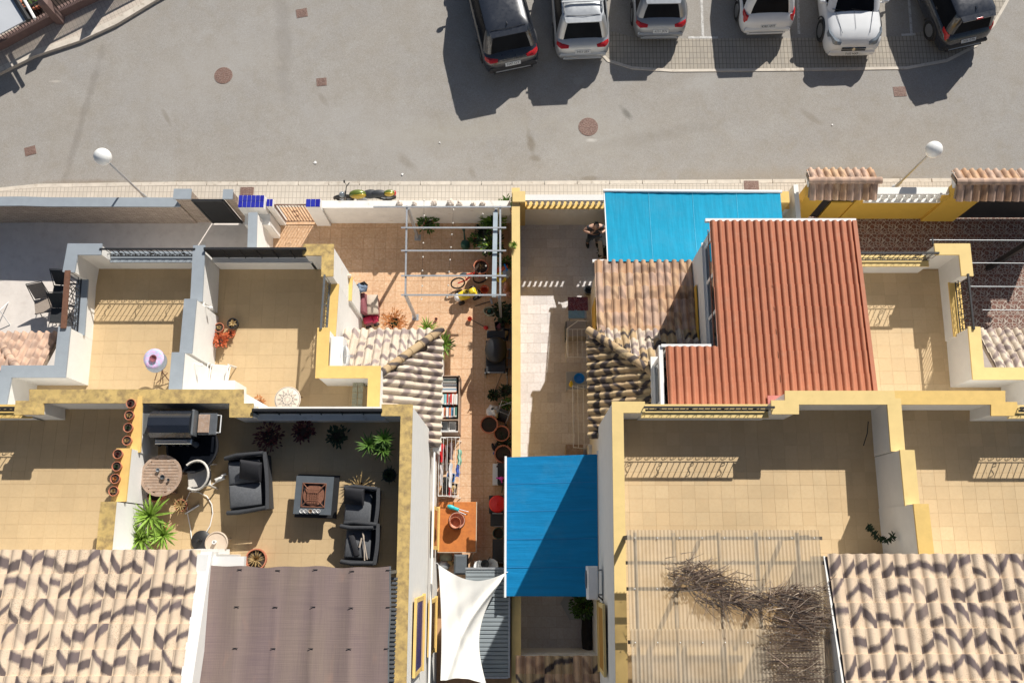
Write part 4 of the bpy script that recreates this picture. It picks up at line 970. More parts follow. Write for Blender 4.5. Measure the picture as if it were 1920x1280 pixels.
mb = MB(); mb.grid(fn, 70, 40); n = len(mb.v); mb.v += [(x, y, z-.02) for x, y, z in mb.v]; mb.f += [tuple(i+n for i in f[::-1]) for f in mb.f]; mb.m = [0]*len(mb.f)
part(cv, 'netting', mb, MT['net'], True, world=True)
for k in range(6):
    pts = [Vector(fn(k/5 if k else .004, t/10))+Vector((0,0,.0)) for t in range(11)]; part(cv, 'beam', MB().tube([p+Vector((0,0,-.06)) for p in pts], .03, 5), MT['grey_metal'], world=True)
sm = MB()
for k in range(6):
    for t_ in (.02,.22,.44,.66,.88):
        p = Vector(fn(min(.995, max(.01, k/5)), t_)); sm.tube([p+Vector((-.05,0,.012)), p+Vector((.05,.0,.012))], .008, 4)
part(cv, 'clip', sm, MT['black_metal'], world=True)
part(cv, 'wall_plate', MB().box((A.x-.1, A.y-.02, 7.75), (W(457,1060,7.9).x, A.y+.20, 7.9)), MT['white'], world=True)
for px in (731, 560): p = W(px, 1066, 7.9); part(cv, 'post', MB().box((p.x-.03, p.y-.1, 6), (p.x+.03, p.y-.04, 7.9)), MT['grey_metal'], world=True)
ck_ = thing('lattice', 'grey woven lattice strip beside the brown netting canopy', 'lattice', W(738,1180,7))
mb = MB()
a0 = W(733,1082,7.0); 
for i in range(46): mb.box((a0.x-.02, a0.y-i*.09-.05, 7.0+.006*(i % 2)), (a0.x+.15, a0.y-i*.09, 7.02+.006*(i % 2)))
part(ck_, 'strip', mb, MT['grey_metal'], world=True)
part(ck_, 'edge', MB().box((a0.x-.04, a0.y-4.1, 6.97), (a0.x-.01, a0.y+.02, 7.04)), MT['black_metal'], world=True)
# translucent corrugated roof right
def m_poly():
    t = NT('translucent_corrugated_sheet'); P = t.pos()
    tr = t.n('ShaderNodeBsdfTransparent'); tr.inputs[0].default_value = (.93,.86,.74,1)
    mx = t.n('ShaderNodeMixShader'); 
    df = t.n('ShaderNodeBsdfTranslucent'); df.inputs[0].default_value = (.75,.63,.44,1)
    b2 = t.n('ShaderNodeAddShader')
    c = t.mix(t.ramp(t.noise(P, 1.3, 5, .6), .4, .75), (.80,.70,.55), (.68,.58,.43)); t.set(t.b.inputs['Base Color'], c); t.b.inputs['Roughness'].default_value = .25; t.b.inputs['Alpha'].default_value = 1
    m1 = t.n('ShaderNodeMixShader'); m1.inputs[0].default_value = .35; t.l(t.b.outputs[0], m1.inputs[1]); t.l(df.outputs[0], m1.inputs[2])
    t.l(t.ramp(t.noise(P, 2.5, 4, .6), .3, .75, .50, .72), mx.inputs[0]); t.l(tr.outputs[0], mx.inputs[1]); t.l(m1.outputs[0], mx.inputs[2]); t.l(mx.outputs[0], t.out.inputs[0])
    return t.m
MT['poly'] = m_poly()
pr_ = thing('corrugated_roof', 'translucent corrugated plastic roof on timber battens over the rear right terrace', 'roof', W(1350,1140,6)); ZC = 8.0
MT['timber'] = simple('grey_brown_timber', (.10,.08,.065), .85, .2, 9, .3, 40)
def corr(x0, x1, y0, y1, z0, z1, pitch=.078, h=.018):
    n = int((x1-x0)/pitch*4); xs = [(x0+(x1-x0)*i/n, h*sin(2*pi*i/4+.3)) for i in range(n+1)]; mb = MB()
    mb.add([(x, y0, z0+z) for x, z in xs]+[(x, y1, z1+z) for x, z in xs], [(i, i+1, n+2+i, n+1+i) for i in range(n)]); return mb
xs = [W(p, 1000, ZC).x for p in (1177,1262,1348,1432,1533)]
yA, yB, yC = W(0,993,ZC).y, W(0,1178,ZC).y, W(0,1420,ZC).y
for i in range(4):
    part(pr_, 'sheet', corr(xs[i]-.02, xs[i+1]+.03, yB-.35, yA, ZC+.03+.004*(i % 2), ZC+.0+.004*(i % 2)), MT['poly'], True, world=True)
    part(pr_, 'sheet', corr(xs[i]-.0, xs[i+1]+.05, yC, yB, ZC+.10+.004*(i % 2), ZC+.055+.004*(i % 2)), MT['poly'], True, world=True)
for y in (1008, 1054, 1103, 1203, 1300): yy = W(0, y, ZC).y; part(pr_, 'batten', MB().box((xs[0]-.05, yy-.04, ZC-.09), (xs[4]+.1, yy+.03, ZC-.03)), MT['timber'], world=True)
for px in (1192, 1265, 1350, 1420, 1498):
    xx = W(px, 1000, ZC).x; part(pr_, 'rafter', MB().box((xx-.03, yC, ZC-.2), (xx+.03, yA-.05, ZC-.095)), MT['timber'], world=True)
for px in (1182, 1350, 1520): p = W(px, 1006, ZC); part(pr_, 'post', MB().box((p.x-.04, p.y-.04, 6), (p.x+.04, p.y+.04, ZC-.2)), MT['timber'], world=True)
sc = MB()
for y in (1008, 1103, 1203):
    for px in range(1190, 1530, 42): p = W(px, y, ZC); sc.ball((p.x, p.y, ZC+.03+(.06 if y > 1178 else 0)), .014, 6, 4)
part(pr_, 'screw_cap', sc, MT['white_metal'], world=True)
# brushwood lying on the corrugated roof
random.seed(11); MT['twig'] = simple('dry_grey_twigs', (.24,.175,.135), .9, .3, 15); MT['twig2'] = simple('pale_dry_twigs', (.42,.33,.25), .9, .25, 15)
br = thing('brushwood', 'tangle of dry brushwood screen lying on the corrugated roof', 'brushwood', W(1400,1120,8))
spine = [(1290,1070,50,26,.1), (1330,1085,55,30,.0), (1340,1115,45,28,-.4), (1375,1120,50,30,-.35), (1400,1125,50,22,-.15), (1450,1125,60,28,0), (1490,1140,60,30,-.02), (1500,1165,55,25,0), (1480,1110,60,18,-.05), (1470,1200,70,40,-.02), (1490,1245,60,40,0), (1300,1090,50,24,.05)]
for m_i, mt in enumerate(('twig', 'twig2')):
    mb = MB()
    for (cx, cy, sx, sy, an) in spine:
        for k in range(46 if cy < 1180 else 12):
            px = cx+random.gauss(0, sx*.45); py = cy+random.gauss(0, sy*.38); p = W(px, py, ZC+.10+random.uniform(0,.12)); L = random.uniform(.15,.55); q = an+random.gauss(0, .35 if random.random() < .7 else 1.0)
            d = Vector((cos(q), sin(q), random.uniform(-.05,.05))); mid = p+d*L*.5+Vector((0,random.uniform(-.02,.02),.01)); mb.tube([p, mid, p+d*L], [.011,.008,.004], 3)
    o = part(br, 'twigs', mb, MT[mt], world=True); o['kind'] = 'stuff'
mb = MB()   # reed mat still tied in rows at the right end
for i in range(105):
    y = W(0, 1120+i*1.6, ZC).y; x0_, x1_ = W(1440+random.uniform(-26,30)-(0 if i > 30 else -25), 1120+i*1.5, ZC).x, W(1532+random.uniform(-6,8), 1120+i*1.5, ZC).x
    z = ZC+.17+random.uniform(0,.03); mb.tube([(x0_, y, z), ((x0_+x1_)/2, y+random.uniform(-.03,.03), z+random.uniform(-.01,.02)), (x1_, y+random.uniform(-.03,.03), z)], .006, 3)
o = part(br, 'reed_mat', mb, MT['twig'], world=True); o['kind'] = 'stuff'
mb = MB()
for i in range(70):
    p = W(1532+random.uniform(0,16), 1130+random.uniform(0,180), ZC-.15); mb.tube([p, p+Vector((random.uniform(-.05,.05), -random.uniform(.4,1.0), random.uniform(-.1,.1)))], .008, 3)
o = part(br, 'loose_reeds', mb, MT['twig2'], world=True); o['kind'] = 'stuff'
# ------------------------------------------------------------------ corner plot, top left
cf = thing('fence', 'dark railing fence with brown wall base at the top left corner', 'fence', W(80,30,0))
pts = [W_(-60,103,.35), W_(0,75,.35), W_(95,24,.35), W_(170,-12,.35), W_(330,-95,.35)]
MT['brownwall'] = simple('dusky_brown_wall', (.20,.13,.115), .85, .15, 5)
part(cf, 'wall', strip(MB(), pts, .22, 0, .35), MT['brownwall'], world=True)
for i in range(len(pts)-1):
    a, b = pts[i], pts[i+1]; L = (b-a).length; n = int(L/.11)
    part(cf, 'handrail', strip(MB(), [a, b], .05, 1.0, 1.04), MT['black_metal'], world=True)
    bm = MB().tube([(0,0,.3), (0,0,1.0)], .02, 4).mesh('bar', MT['black_metal'])
    for k in range(n): p = a.lerp(b, (k+.5)/n); inst(cf, 'bar', bm, Vector((p.x, p.y, 0))-cf.location)
for q in (W_(100,24,.5), W_(200,-28,.5)):
    part(cf, 'pillar', MB().box((q.x-.14, q.y-.14, 0), (q.x+.14, q.y+.14, 1.15)).add([(q.x-.16,q.y-.16,1.15),(q.x+.16,q.y-.16,1.15),(q.x+.16,q.y+.16,1.15),(q.x-.16,q.y+.16,1.15),(q.x,q.y,1.45)], [(0,1,4),(1,2,4),(2,3,4),(3,0,4)]), MT['brownwall'], world=True)
MT['paleslab'] = simple('pale_grey_canopy_sheet', (.50,.52,.55), .6, .05, 3)
cs = thing('carport_roof', 'pale grey sheet roof at the top left corner', 'carport roof', W(15,30,0))
c4 = [W(-60,95,1.25), W(50,37,1.25), W(18,-12,1.25), W(-60,10,1.25)]
part(cs, 'sheet', MB().add([tuple(p) for p in c4]+[(p.x, p.y, p.z-.05) for p in c4], [(0,1,2,3), (7,6,5,4), (0,4,5,1), (1,5,6,2), (2,6,7,3), (3,7,4,0)]), MT['paleslab'], world=True)
p = c4[1]; q = c4[2]; part(cs, 'edge_beam', MB().tube([p+Vector((.08,-.05,.02)), q+Vector((.08,0,.02))], .09, 5), MT['black_metal'], world=True); part(cs, 'gutter', MB().tube([p+Vector((.25,.05,-.02)), q+Vector((.3,.1,-.02))], .05, 6), MT['white_metal'], world=True)
# ================================================================== VEHICLES, LAMPS, STREET THINGS
def carpaint(name, col, rough=.28, metal=.2, coat=.6):
    t = NT(name); P = t.pos(); c = t.mix(t.ramp(t.noise(P, 3, 4), .3, .7), col, tuple(q*.93 for q in col))
    t.b.inputs['Coat Weight'].default_value = coat; t.b.inputs['Coat Roughness'].default_value = .08
    return t.fin(c, t.ramp(t.noise(P, 9, 4), .3, .8, rough, rough+.15), metal)
MT['car_black'] = carpaint('black_car_paint', (.022,.026,.036), .25, .1, 1.0)
MT['car_silver'] = carpaint('silver_car_paint', (.48,.50,.52), .35, .5)
MT['car_grey'] = carpaint('grey_car_paint', (.30,.32,.35), .35, .5)
MT['car_white'] = carpaint('white_car_paint', (.74,.75,.76), .35, 0)
def m_cg():
    t = NT('tinted_car_glass'); P = t.pos(); return t.fin(t.mix(t.ramp(t.noise(P, 1.5, 2), .3, .7), (.005,.006,.009), (.010,.012,.016)), .25, 0, .03)
MT['car_glass'] = m_cg()
def m_red():
    t = NT('red_tail_light'); return t.fin(t.mix(t.ramp(t.noise(t.pos(), 12, 2), .3, .7), (.42,.012,.02), (.55,.03,.03)), .15, 0, .6)
MT['red_lamp'] = m_red()
MT['clear_lamp'] = simple('clear_headlight', (.20,.23,.26), .12, .25, 20)
MT['tyre'] = simple('tyre_rubber', (.02,.02,.021), .85, .2, 20)
MT['rim'] = simple('alloy_rim', (.40,.41,.42), .35, .1, 9, metal=.8)
MT['plastic_dark'] = simple('dark_plastic', (.03,.03,.033), .65, .2, 9)
MT['plate'] = simple('number_plate_white', (.68,.69,.68), .4, .04, 9)
MT['ink'] = simple('black_lettering', (.02,.02,.02), .6, .1, 9)
def text_mesh(txt, size, mat):
    cu = bpy.data.curves.new('lettering', 'FONT'); cu.body = txt; cu.size = size; cu.align_x = 'CENTER'; cu.align_y = 'CENTER'; cu.extrude = .0015; cu.resolution_u = 2
    o = bpy.data.objects.new('lettering', cu); COL.objects.link(o); dg = bpy.context.evaluated_depsgraph_get(); me = bpy.data.meshes.new_from_object(o.evaluated_get(dg))
    bpy.data.objects.remove(o); bpy.data.curves.remove(cu); me.materials.clear(); me.materials.append(mat); return me
def rrect(hw, y0, y1, r, n=6, bow=0.0):
    """rounded rectangle outline, counter-clockwise from the rear right corner; returns (x, y, tag)"""
    out = []
    for (cx_, cy_, a0, t_) in ((hw-r, y0+r, -90, 'r'), (hw-r, y1-r, 0, 'f'), (-hw+r, y1-r, 90, 'f'), (-hw+r, y0+r, 180, 'r')):
        for i in range(n+1):
            a = radians(a0+90*i/n); out.append([cx_+r*cos(a), cy_+r*sin(a), 'c'])
    return out
def make_car(label, paint, loc, rz, L, Wd, H, kind='suv', belt=.98, hood=.95, plate='', rear_glass=(.30,.62), wind=(1.05,.55), hb=1.15, extras=(), wr=.35, tail='wide', group='cars parked in the parking bays'):
    c = thing('parked_car', label, 'car', loc, rz, group); P = MT[paint]
    hw = Wd/2; h = L/2
    # lower body loft: stations (y, half width, top z)
    st = [(-h, hw*.70, belt*.62), (-h+.04, hw*.84, belt*.74), (-h+.12, hw*.93, belt*.84), (-h+.3, hw*.985, belt*.97), (-h+.7, hw, belt), (-h*.4, hw, belt), (0, hw*.99, belt), (h-hb-.15, hw*.985, belt), (h-hb+.1, hw*.98, hood+.02), (h-.55, hw*.965, hood-.06), (h-.28, hw*.92, hood-.14), (h-.10, hw*.80, hood-.26), (h, hw*.62, hood-.42)]
    if 'front' in extras: st[-4:] = [(h-.55, hw*.985, hood-.03), (h-.26, hw*.965, hood-.09), (h-.09, hw*.90, hood-.20), (h, hw*.78, hood-.36)]
    half = lambda w_, z: [(0, z+.035), (w_*.45, z+.028), (w_*.78, z+.005), (w_*.92, z-.05), (w_*.985, z-.14), (w_, z*.62), (w_*.99, .42), (w_*.93, .27), (w_*.80, .22)]
    mb = MB(); vs = []
    for y, w_, z in st:
        r = half(w_, z); vs += [(x, y, zz) for x, zz in r]+[(-x, y, zz) for x, zz in r[:0:-1]]
    m = 17; k = len(st)
    fs = [(j*m+i, j*m+(i+1) % m, (j+1)*m+(i+1) % m, (j+1)*m+i) for j in range(k-1) for i in range(m)]
    fs += [tuple(range(m)), tuple((k-1)*m+i for i in range(m-1, -1, -1))]
    mb.add(vs, [f[::-1] for f in fs]); body = part(c, 'body', mb, P, 45)
    # greenhouse
    yb0, yb1 = -h+rear_glass[0], h-hb+.25; yr0, yr1 = -h+rear_glass[1]+.0, h-hb-wind[1]
    ring = []
    for f_, z in ((0, belt-.02), (.35, belt+.35*(H-belt)*.9), (.75, belt+(H-belt)*.78), (1, belt+(H-belt)*.93)):
        w_ = hw*(.93-.20*f_**1.3); r_ = .22
        ring.append((rrect(w_, yb0+(yr0-yb0)*f_, yb1+(yr1-yb1)*f_, r_), z))
    n = len(ring[0][0]); vs = [(p[0], p[1], z) for r, z in ring for p in r]; gl = MB(); pn = MB(); gf = []; pf = []
    for j in range(3):
        for i in range(n):
            f = (j*n+i, j*n+(i+1) % n, (j+1)*n+(i+1) % n, (j+1)*n+i)
            corner = (i % 7) not in (6,) and not ((i % 7) in () )
            (pf if corner else gf).append(f)
    gl.add(vs, gf); pn.add(vs, pf)
    part(c, 'windows', gl, MT['car_glass'], 40); part(c, 'pillar', pn, P, 40)
    # belt-line pillars on the side and window dividers
    bp = MB(); zb, zt = belt-.02, ring[3][1]
    for s in (1, -1):
        for yy in ((yb0+yb1)/2-.05, (yb0*.62+yb1*.38)-.25):
            wa, wb = hw*.935, hw*.745; bp.add([(s*wa, yy-.05, zb), (s*wa, yy+.05, zb), (s*wb, yy+.04, zt), (s*wb, yy-.04, zt)], [(0,1,2,3) if s > 0 else (3,2,1,0)])
    part(c, 'door_pillar', bp, MT['plastic_dark'])
    # roof dome
    rw = [p for p in ring[3][0]]; rf = MB(); cy_ = (yr0+yr1)/2; vs = []
    for sc_, dz in ((1.012, -.01), (.93, .028), (.6, .058), (.0001, .07)):
        for p in rw: vs.append((p[0]*sc_, cy_+(p[1]-cy_)*sc_, zt+dz+(.0 if sc_ < .9 else 0)))
    rf.add(vs, [(j*n+i, j*n+(i+1) % n, (j+1)*n+(i+1) % n, (j+1)*n+i) for j in range(3) for i in range(n)]); part(c, 'roof', rf, P, 50)
    # spoiler over the rear window
    part(c, 'spoiler', MB().add([(-hw*.66, yr0+.05, zt+.02), (hw*.66, yr0+.05, zt+.02), (hw*.62, yr0-.14, zt-.005), (-hw*.62, yr0-.14, zt-.005), (-hw*.66, yr0+.05, zt-.03), (hw*.66, yr0+.05, zt-.03), (hw*.62, yr0-.14, zt-.04), (-hw*.62, yr0-.14, zt-.04)], [(0,3,2,1)[::1], (4,5,6,7), (0,1,5,4), (1,2,6,5), (2,3,7,6), (3,0,4,7)]), P)
    # wheels
    ty = MB().lathe([(wr*.62,-.10),(wr*.93,-.11),(wr,-.07),(wr,.07),(wr*.93,.11),(wr*.62,.10)], n=24, M=Matrix.Rotation(pi/2, 3, 'Y')).mesh('tyre', MT['tyre'], 40)
    rm = MB().lathe([(.0,.075),(wr*.15,.085),(wr*.2,.07),(wr*.58,.085),(wr*.64,.10)], n=20, M=Matrix.Rotation(pi/2, 3, 'Y'))
    for k in range(5):
        a = k*2*pi/5; rm.cbox((.085, wr*.36*cos(a), wr*.36*sin(a)), (.03, wr*.5, .055), Matrix.Rotation(a, 3, 'X'))
    rm = rm.mesh('rim', MT['rim'], 40)
    for s in (1, -1):
        for yy in (-h+.85, h-.88):
            w_ = bpy.data.objects.new('wheel', ty); COL.objects.link(w_); w_.parent = c; w_.location = (s*(hw-.105), yy, wr)
            r_ = inst(w_, 'rim', rm, (s*.005, 0, 0), (0, 0, 0 if s > 0 else pi))
        part(c, 'mirror', MB().ball((s*(hw+.10), h-hb-.1, belt+.10), (.12, .07, .08), 10, 6).cbox((s*(hw+.0), h-hb-.08, belt+.05), (.12,.05,.04)), P, 60)
    for yy in (-h+.85, h-.88):
        for s in (1, -1):
            ar = MB().tube([(s*(hw+.004), yy+(wr+.06)*cos(a), wr+(wr+.06)*sin(a)) for a in [pi*t/10 for t in range(11)]], .028, 5); part(c, 'wheel_arch', ar, MT['plastic_dark'], 40)
    # rear end
    for s in (1, -1):
        tl = MB(); T_ = {'wide': (hw*.52, hw*.94, belt*.80, belt*.90, .05), 'tall': (hw*.80, hw*.955, belt*.74, belt*1.0, .10)}[tail]
        xa_, xb_, za_, zb_, dr = T_; pts = []
        for q in range(7):
            u = q/6; x = xa_+(xb_-xa_)*min(1, u*1.25); y = -h+.075+ (.30*max(0, u-.55)/.45)**1.0 + (.07 if tail == 'tall' else 0); hh = (zb_-za_)*(.55+.45*min(1, u*1.6))
            zc_ = (za_+zb_)/2+.02*u; x = min(x, hw*.975-.10*max(0, .9-u)*0)
            pts.append([(s*x, y-.02, zc_-hh/2), (s*(x-.02), y+.05, zc_+hh/2), (s*(x-.05), y+.12, zc_+hh/2), (s*(x-.05), y+.10, zc_-hh/2)])
        vs = [p for r_ in pts for p in r_]; fs = [(j*4+i, j*4+(i+1) % 4, j*4+4+(i+1) % 4, j*4+4+i) for j in range(6) for i in range(4)]+[(0,1,2,3), (27,26,25,24)]
        tl.add(vs, fs if s > 0 else [f[::-1] for f in fs])
        part(c, 'tail_light', tl, MT['red_lamp'], 50)
        hl = MB(); pts = []
        for q in range(7):
            u = q/6; x = hw*(.50+.46*min(1, u*1.15)); y = h-.075-.42*max(0, u-.45)/.55; zc_ = hood-.20+.10*u; hh = .08+.07*min(1, u*1.5)
            pts.append([(s*x, y+.03, zc_-hh/2), (s*(x-.02), y-.03, zc_+hh/2), (s*(x-.06), y-.12, zc_+hh/2), (s*(x-.06), y-.10, zc_-hh/2)])
        vs = [p for r_ in pts for p in r_]; fs = [(j*4+i, j*4+(i+1) % 4, j*4+4+(i+1) % 4, j*4+4+i) for j in range(6) for i in range(4)]+[(0,1,2,3), (27,26,25,24)]
        hl.add(vs, fs if s < 0 else [f[::-1] for f in fs]); part(c, 'headlight', hl, MT['clear_lamp'], 50)
    part(c, 'rear_bumper', MB().cbox((0, -h+.06, .50), (Wd*.84, .22, .20), None, .05).cbox((0, -h+.02, .34), (Wd*.70, .16, .10), None, .03), P if 'painted_bumper' in extras else MT['plastic_dark'], 40)
    part(c, 'bumper_trim', MB().cbox((0, -h-.03, .40), (Wd*.62, .05, .05), None, .015), MT['rim'])
    part(c, 'front_bumper', MB().cbox((0, h-.08, .42), (Wd*.80, .26, .28), None, .06), P, 40)
    # plates
    if plate:
        for s, yy in ((-1, -h-.035 if 'front' not in extras else -h-.03), (1, h+.06)):
            zz = belt*.70 if s < 0 else .45; tilt = 1.05
            rot = Matrix.Rotation(radians(52 if s < 0 else 62), 3, 'X') if s < 0 else Matrix.Rotation(radians(-62), 3, 'X')
            yo_ = -h+.02 if s < 0 else h+.07
            pl_ = MB().cbox((0, 0, 0), (.52, .12, .012)); o = part(c, 'number_plate', pl_, MT['plate']); o.location = (0, yo_-.035 if s < 0 else yo_, zz); o.rotation_euler = (radians(50 if s < 0 else -55), 0, 0)
            tm = text_mesh(plate, .105, MT['ink']); inst(o, 'lettering', tm, (0, 0, .008), (0, 0, 0 if s < 0 else pi))
    part(c, 'grille', MB().cbox((-.22, h+.02, hood-.32), (.36, .03, .035)).cbox((.22, h+.02, hood-.32), (.36, .03, .035)).cbox((-.22, h+.045, hood-.40), (.36, .03, .035)).cbox((.22, h+.045, hood-.40), (.36, .03, .035)), MT['ink'])
    if 'front' in extras:
        part(c, 'bonnet_emblem', MB().lathe([(.0,.012),(.055,.012),(.06,0)], (0, h+.035, hood-.35), 14, Matrix.Rotation(radians(-60), 3, 'X')), MT['rim'])
        for s in (1, -1): part(c, 'fog_light', MB().ball((s*hw*.70, h-.06, .42), (.16, .07, .06), 10, 5, Matrix.Rotation(-s*.5, 3, 'Z')), MT['ink'])
        part(c, 'bonnet_crease', MB().tube([(.0, h-hb+.2, hood+.075), (.0, h-.5, hood+.015)], .006, 4).tube([(hw*.66, h-hb+.2, hood+.05), (hw*.48, h-.35, hood-.01)], .010, 4).tube([(-hw*.66, h-hb+.2, hood+.05), (-hw*.48, h-.35, hood-.01)], .010, 4), MT['car_grey'])
        for s in (-.35, .3): part(c, 'wiper', MB().tube([(s, h-hb+.22, hood+.06), (s+.45, h-hb+.16, hood+.10)], .012, 4), MT['ink'])
    if 'rails' in extras:
        for s in (1, -1): part(c, 'roof_rail', MB().tube([(s*hw*.66, yr0+.18, zt+.03), (s*hw*.67, yr0+.3, zt+.09), (s*hw*.67, yr1-.2, zt+.09), (s*hw*.66, yr1-.1, zt+.03)], .022, 6), MT['rim'], 40)
        for yy in (yr0+.55, yr0+1.25): part(c, 'crossbar', MB().cbox((0, yy, zt+.13), (Wd*.74, .07, .03), None, .01), MT['rim'])
    if 'fin' in extras: part(c, 'antenna_fin', MB().add([(-.025, yr0+.22, zt+.06), (.025, yr0+.22, zt+.06), (0, yr0+.34, zt+.06), (0, yr0+.2, zt+.14)], [(0,1,3), (1,2,3), (2,0,3)]), MT['rim'])
    if 'seam' in extras: part(c, 'roof_seam', MB().tube([(-hw*.60, yr0+.10, zt+.034), (0, yr0+.07, zt+.052), (hw*.60, yr0+.10, zt+.034)], .007, 4), MT['ink'])
    if 'stoplight' in extras: part(c, 'brake_light', MB().cbox((0, yr0-.13, zt-.0), (.22, .05, .05), None, .01), MT['red_lamp'])
    if 'sunroof' in extras: part(c, 'sunroof', MB().cbox((0, cy_+.5, zt+.062), (Wd*.52, .9, .015), None, .005), MT['car_glass'])
    return c
def car_at(px, py, rz, L, front=False, z=.45):
    """place by the middle of the bumper that is in view"""
    p = W(px, py, z+GZ); a = radians(rz); d = Vector((-sin(a), cos(a), 0)); c = p+d*(L/2)*(1 if not front else -1); return (c.x, c.y, GZ), a
l, a = car_at(962,126,13,4.7); make_car('black estate car with a shark fin aerial, leftmost of the parked cars', 'car_black', l, a, 4.7, 1.92, 1.66, plate='5247 CLV', extras=('fin','seam'), tail='wide', belt=1.0)
l, a = car_at(1092,104,3,4.6); make_car('silver car with roof rails and wide red tail lights beside the black estate', 'car_silver', l, a, 4.6, 1.86, 1.67, plate='3453 LBX', extras=('rails','seam','painted_bumper'), tail='wide')
l, a = car_at(1237,66,1,4.35); make_car('grey hatchback parked with its rear over the paving, third from the left', 'car_grey', l, a, 4.35, 1.80, 1.55, plate='6231 JKN', extras=('painted_bumper',), tail='wide')
l, a = car_at(1437,57,2,4.4); make_car('white car with its back to the street and slanted red lights', 'car_white', l, a, 4.4, 1.84, 1.6, plate='4380 HMT', extras=('painted_bumper',), tail='tall')
l, a = car_at(1597,96,181,4.8,True,.5); make_car('white car parked nose out with its bonnet towards the street', 'car_white', l, a, 4.8, 1.90, 1.72, plate='7150 HXF', extras=('front',), hood=1.02, belt=1.05, hb=1.35, wr=.38)
l, a = car_at(1808,84,14,4.5); make_car('black car with a blue tinted roof, rightmost of the parked cars', 'car_black', l, a, 4.5, 1.82, 1.68, plate='1926 GTR', extras=('stoplight','sunroof','fin'), tail='tall', belt=1.05, rear_glass=(.16,.34))
# street lamps
MT['globe'] = simple('opal_globe', (.80,.80,.78), .3, .03, 4)
def lamp(label, pb, pt, h):
    b = W(*pb, 0); t = thing('street_lamp', label, 'street lamp', b, 0, 'street lamps with white globes')
    part(t, 'pole', MB().lathe([(.10,0),(.10,.05),(.06,.08),(.055,.5),(.035,.55),(.03,h-.28)], n=12), MT['galv'], 50)
    part(t, 'collar', MB().lathe([(.03,h-.30),(.09,h-.26),(.10,h-.20),(.06,h-.19)], n=14), MT['galv'], 50)
    part(t, 'globe', MB().ball((0,0,h), .25, 24, 16), MT['globe'], True)
    return t
def hfor(pb, pt):
    b = W(*pb, 0); best = min(((lambda q: (q[0]-pt[0])**2+(q[1]-pt[1])**2)(PX(b.x, b.y, k*.02)), k*.02) for k in range(50, 300)); return best[1]
def PX(x, y, z):
    zc = z-HC; fw = y*sin(TILT)-zc*cos(TILT); up = y*cos(TILT)+zc*sin(TILT); return (CX+F_PX*x/fw, CY-F_PX*up/fw)
for pb, pt, l in (((279,376),(192,294),'globe street lamp in front of the stone wall on the left'), ((1677,353),(1751,281),'globe street lamp in front of the white balustrade on the right')):
    lamp(l, pb, pt, hfor(pb, pt))
# manhole covers and drain lids
MT['iron'] = simple('rusty_cast_iron', (.20,.115,.09), .75, .25, 14, .4, 50, col2=(.34,.25,.21), lo=.45, hi=.7)
def manhole(px, py, r, label, cat='manhole cover'):
    t = thing('manhole_cover', label, cat, W(px, py, GZ))
    part(t, 'frame', MB().lathe([(r,0),(r,.012),(r*.90,.013),(r*.90,0)], n=28), MT['iron'])
    m = MB().lathe([(r*.88,0),(r*.88,.010),(0,.010)], n=28)
    for ring_, n in ((.72,18),(.50,12),(.28,7)):
        for k in range(n): a = 2*pi*k/n; m.cbox((r*ring_*cos(a), r*ring_*sin(a), .014), (r*.14, r*.09, .010), Matrix.Rotation(a, 3, 'Z'))
    m.lathe([(r*.12,.01),(r*.12,.018),(0,.018)], n=12); part(t, 'lid', m, MT['iron'])
manhole(419, 142, .31, 'round rusty manhole cover in the left part of the road')
manhole(1103, 238, .33, 'round pale brown manhole cover in front of the parked cars')
def drain(px, py, s, rz, label, z=GZ):
    t = thing('drain_cover', label, 'drain cover', W(px, py, z), rz)
    part(t, 'frame', MB().box((-s,-s*.85,0),(s,-s*.75,.012)).box((-s,s*.75,0),(s,s*.85,.012)).box((-s,-s*.75,0),(-s*.9,s*.75,.012)).box((s*.9,-s*.75,0),(s,s*.75,.012)), MT['iron'])
    m = MB().box((-s*.88,-s*.73,0),(s*.88,s*.73,.008))
    for i in range(5): m.box((-s*.75, -s*.62+i*s*.27, .008), (s*.75, -s*.48+i*s*.27, .014))
    part(t, 'lid', m, MT['iron'])
drain(566,25,.19,.2,'small square drain cover near the top edge of the road')
drain(603,154,.17,.1,'small square drain cover in the middle of the road')
drain(57,283,.18,.3,'square drain cover at the left end of the road')
drain(1687,172,.21,.05,'faded square drain cover below the rightmost cars')
drain(1409,350,.24,0,'reddish drain cover in the pavement behind the cyan awning', .004)
drain(463,361,.22,0,'reddish drain cover in the pavement beside the blue tiled pillar', .004)
# litter
MT['paper'] = simple('white_paper', (.75,.74,.72), .8, .1, 9)
for i, (x, y, r, l) in enumerate([(591,305,.07,'scrap of white paper on the road near the gate'), (755,327,.05,'torn paper scrap beside the pavement edge'), (824,268,.035,'tiny white litter in the open road'), (1560,235,.04,'small white litter below the white cars')]):
    random.seed(i+50); mb = MB(); n = 7; mb.add([(r*random.uniform(.5,1.1)*cos(2*pi*k/n), r*random.uniform(.5,1.1)*sin(2*pi*k/n), random.uniform(.003,.03)) for k in range(n)]+[(0,0,.03)], [(k, (k+1) % n, n) for k in range(n)]); solo('paper_scrap', l, 'litter', mb, MT['paper'], loc=W(x, y, GZ))
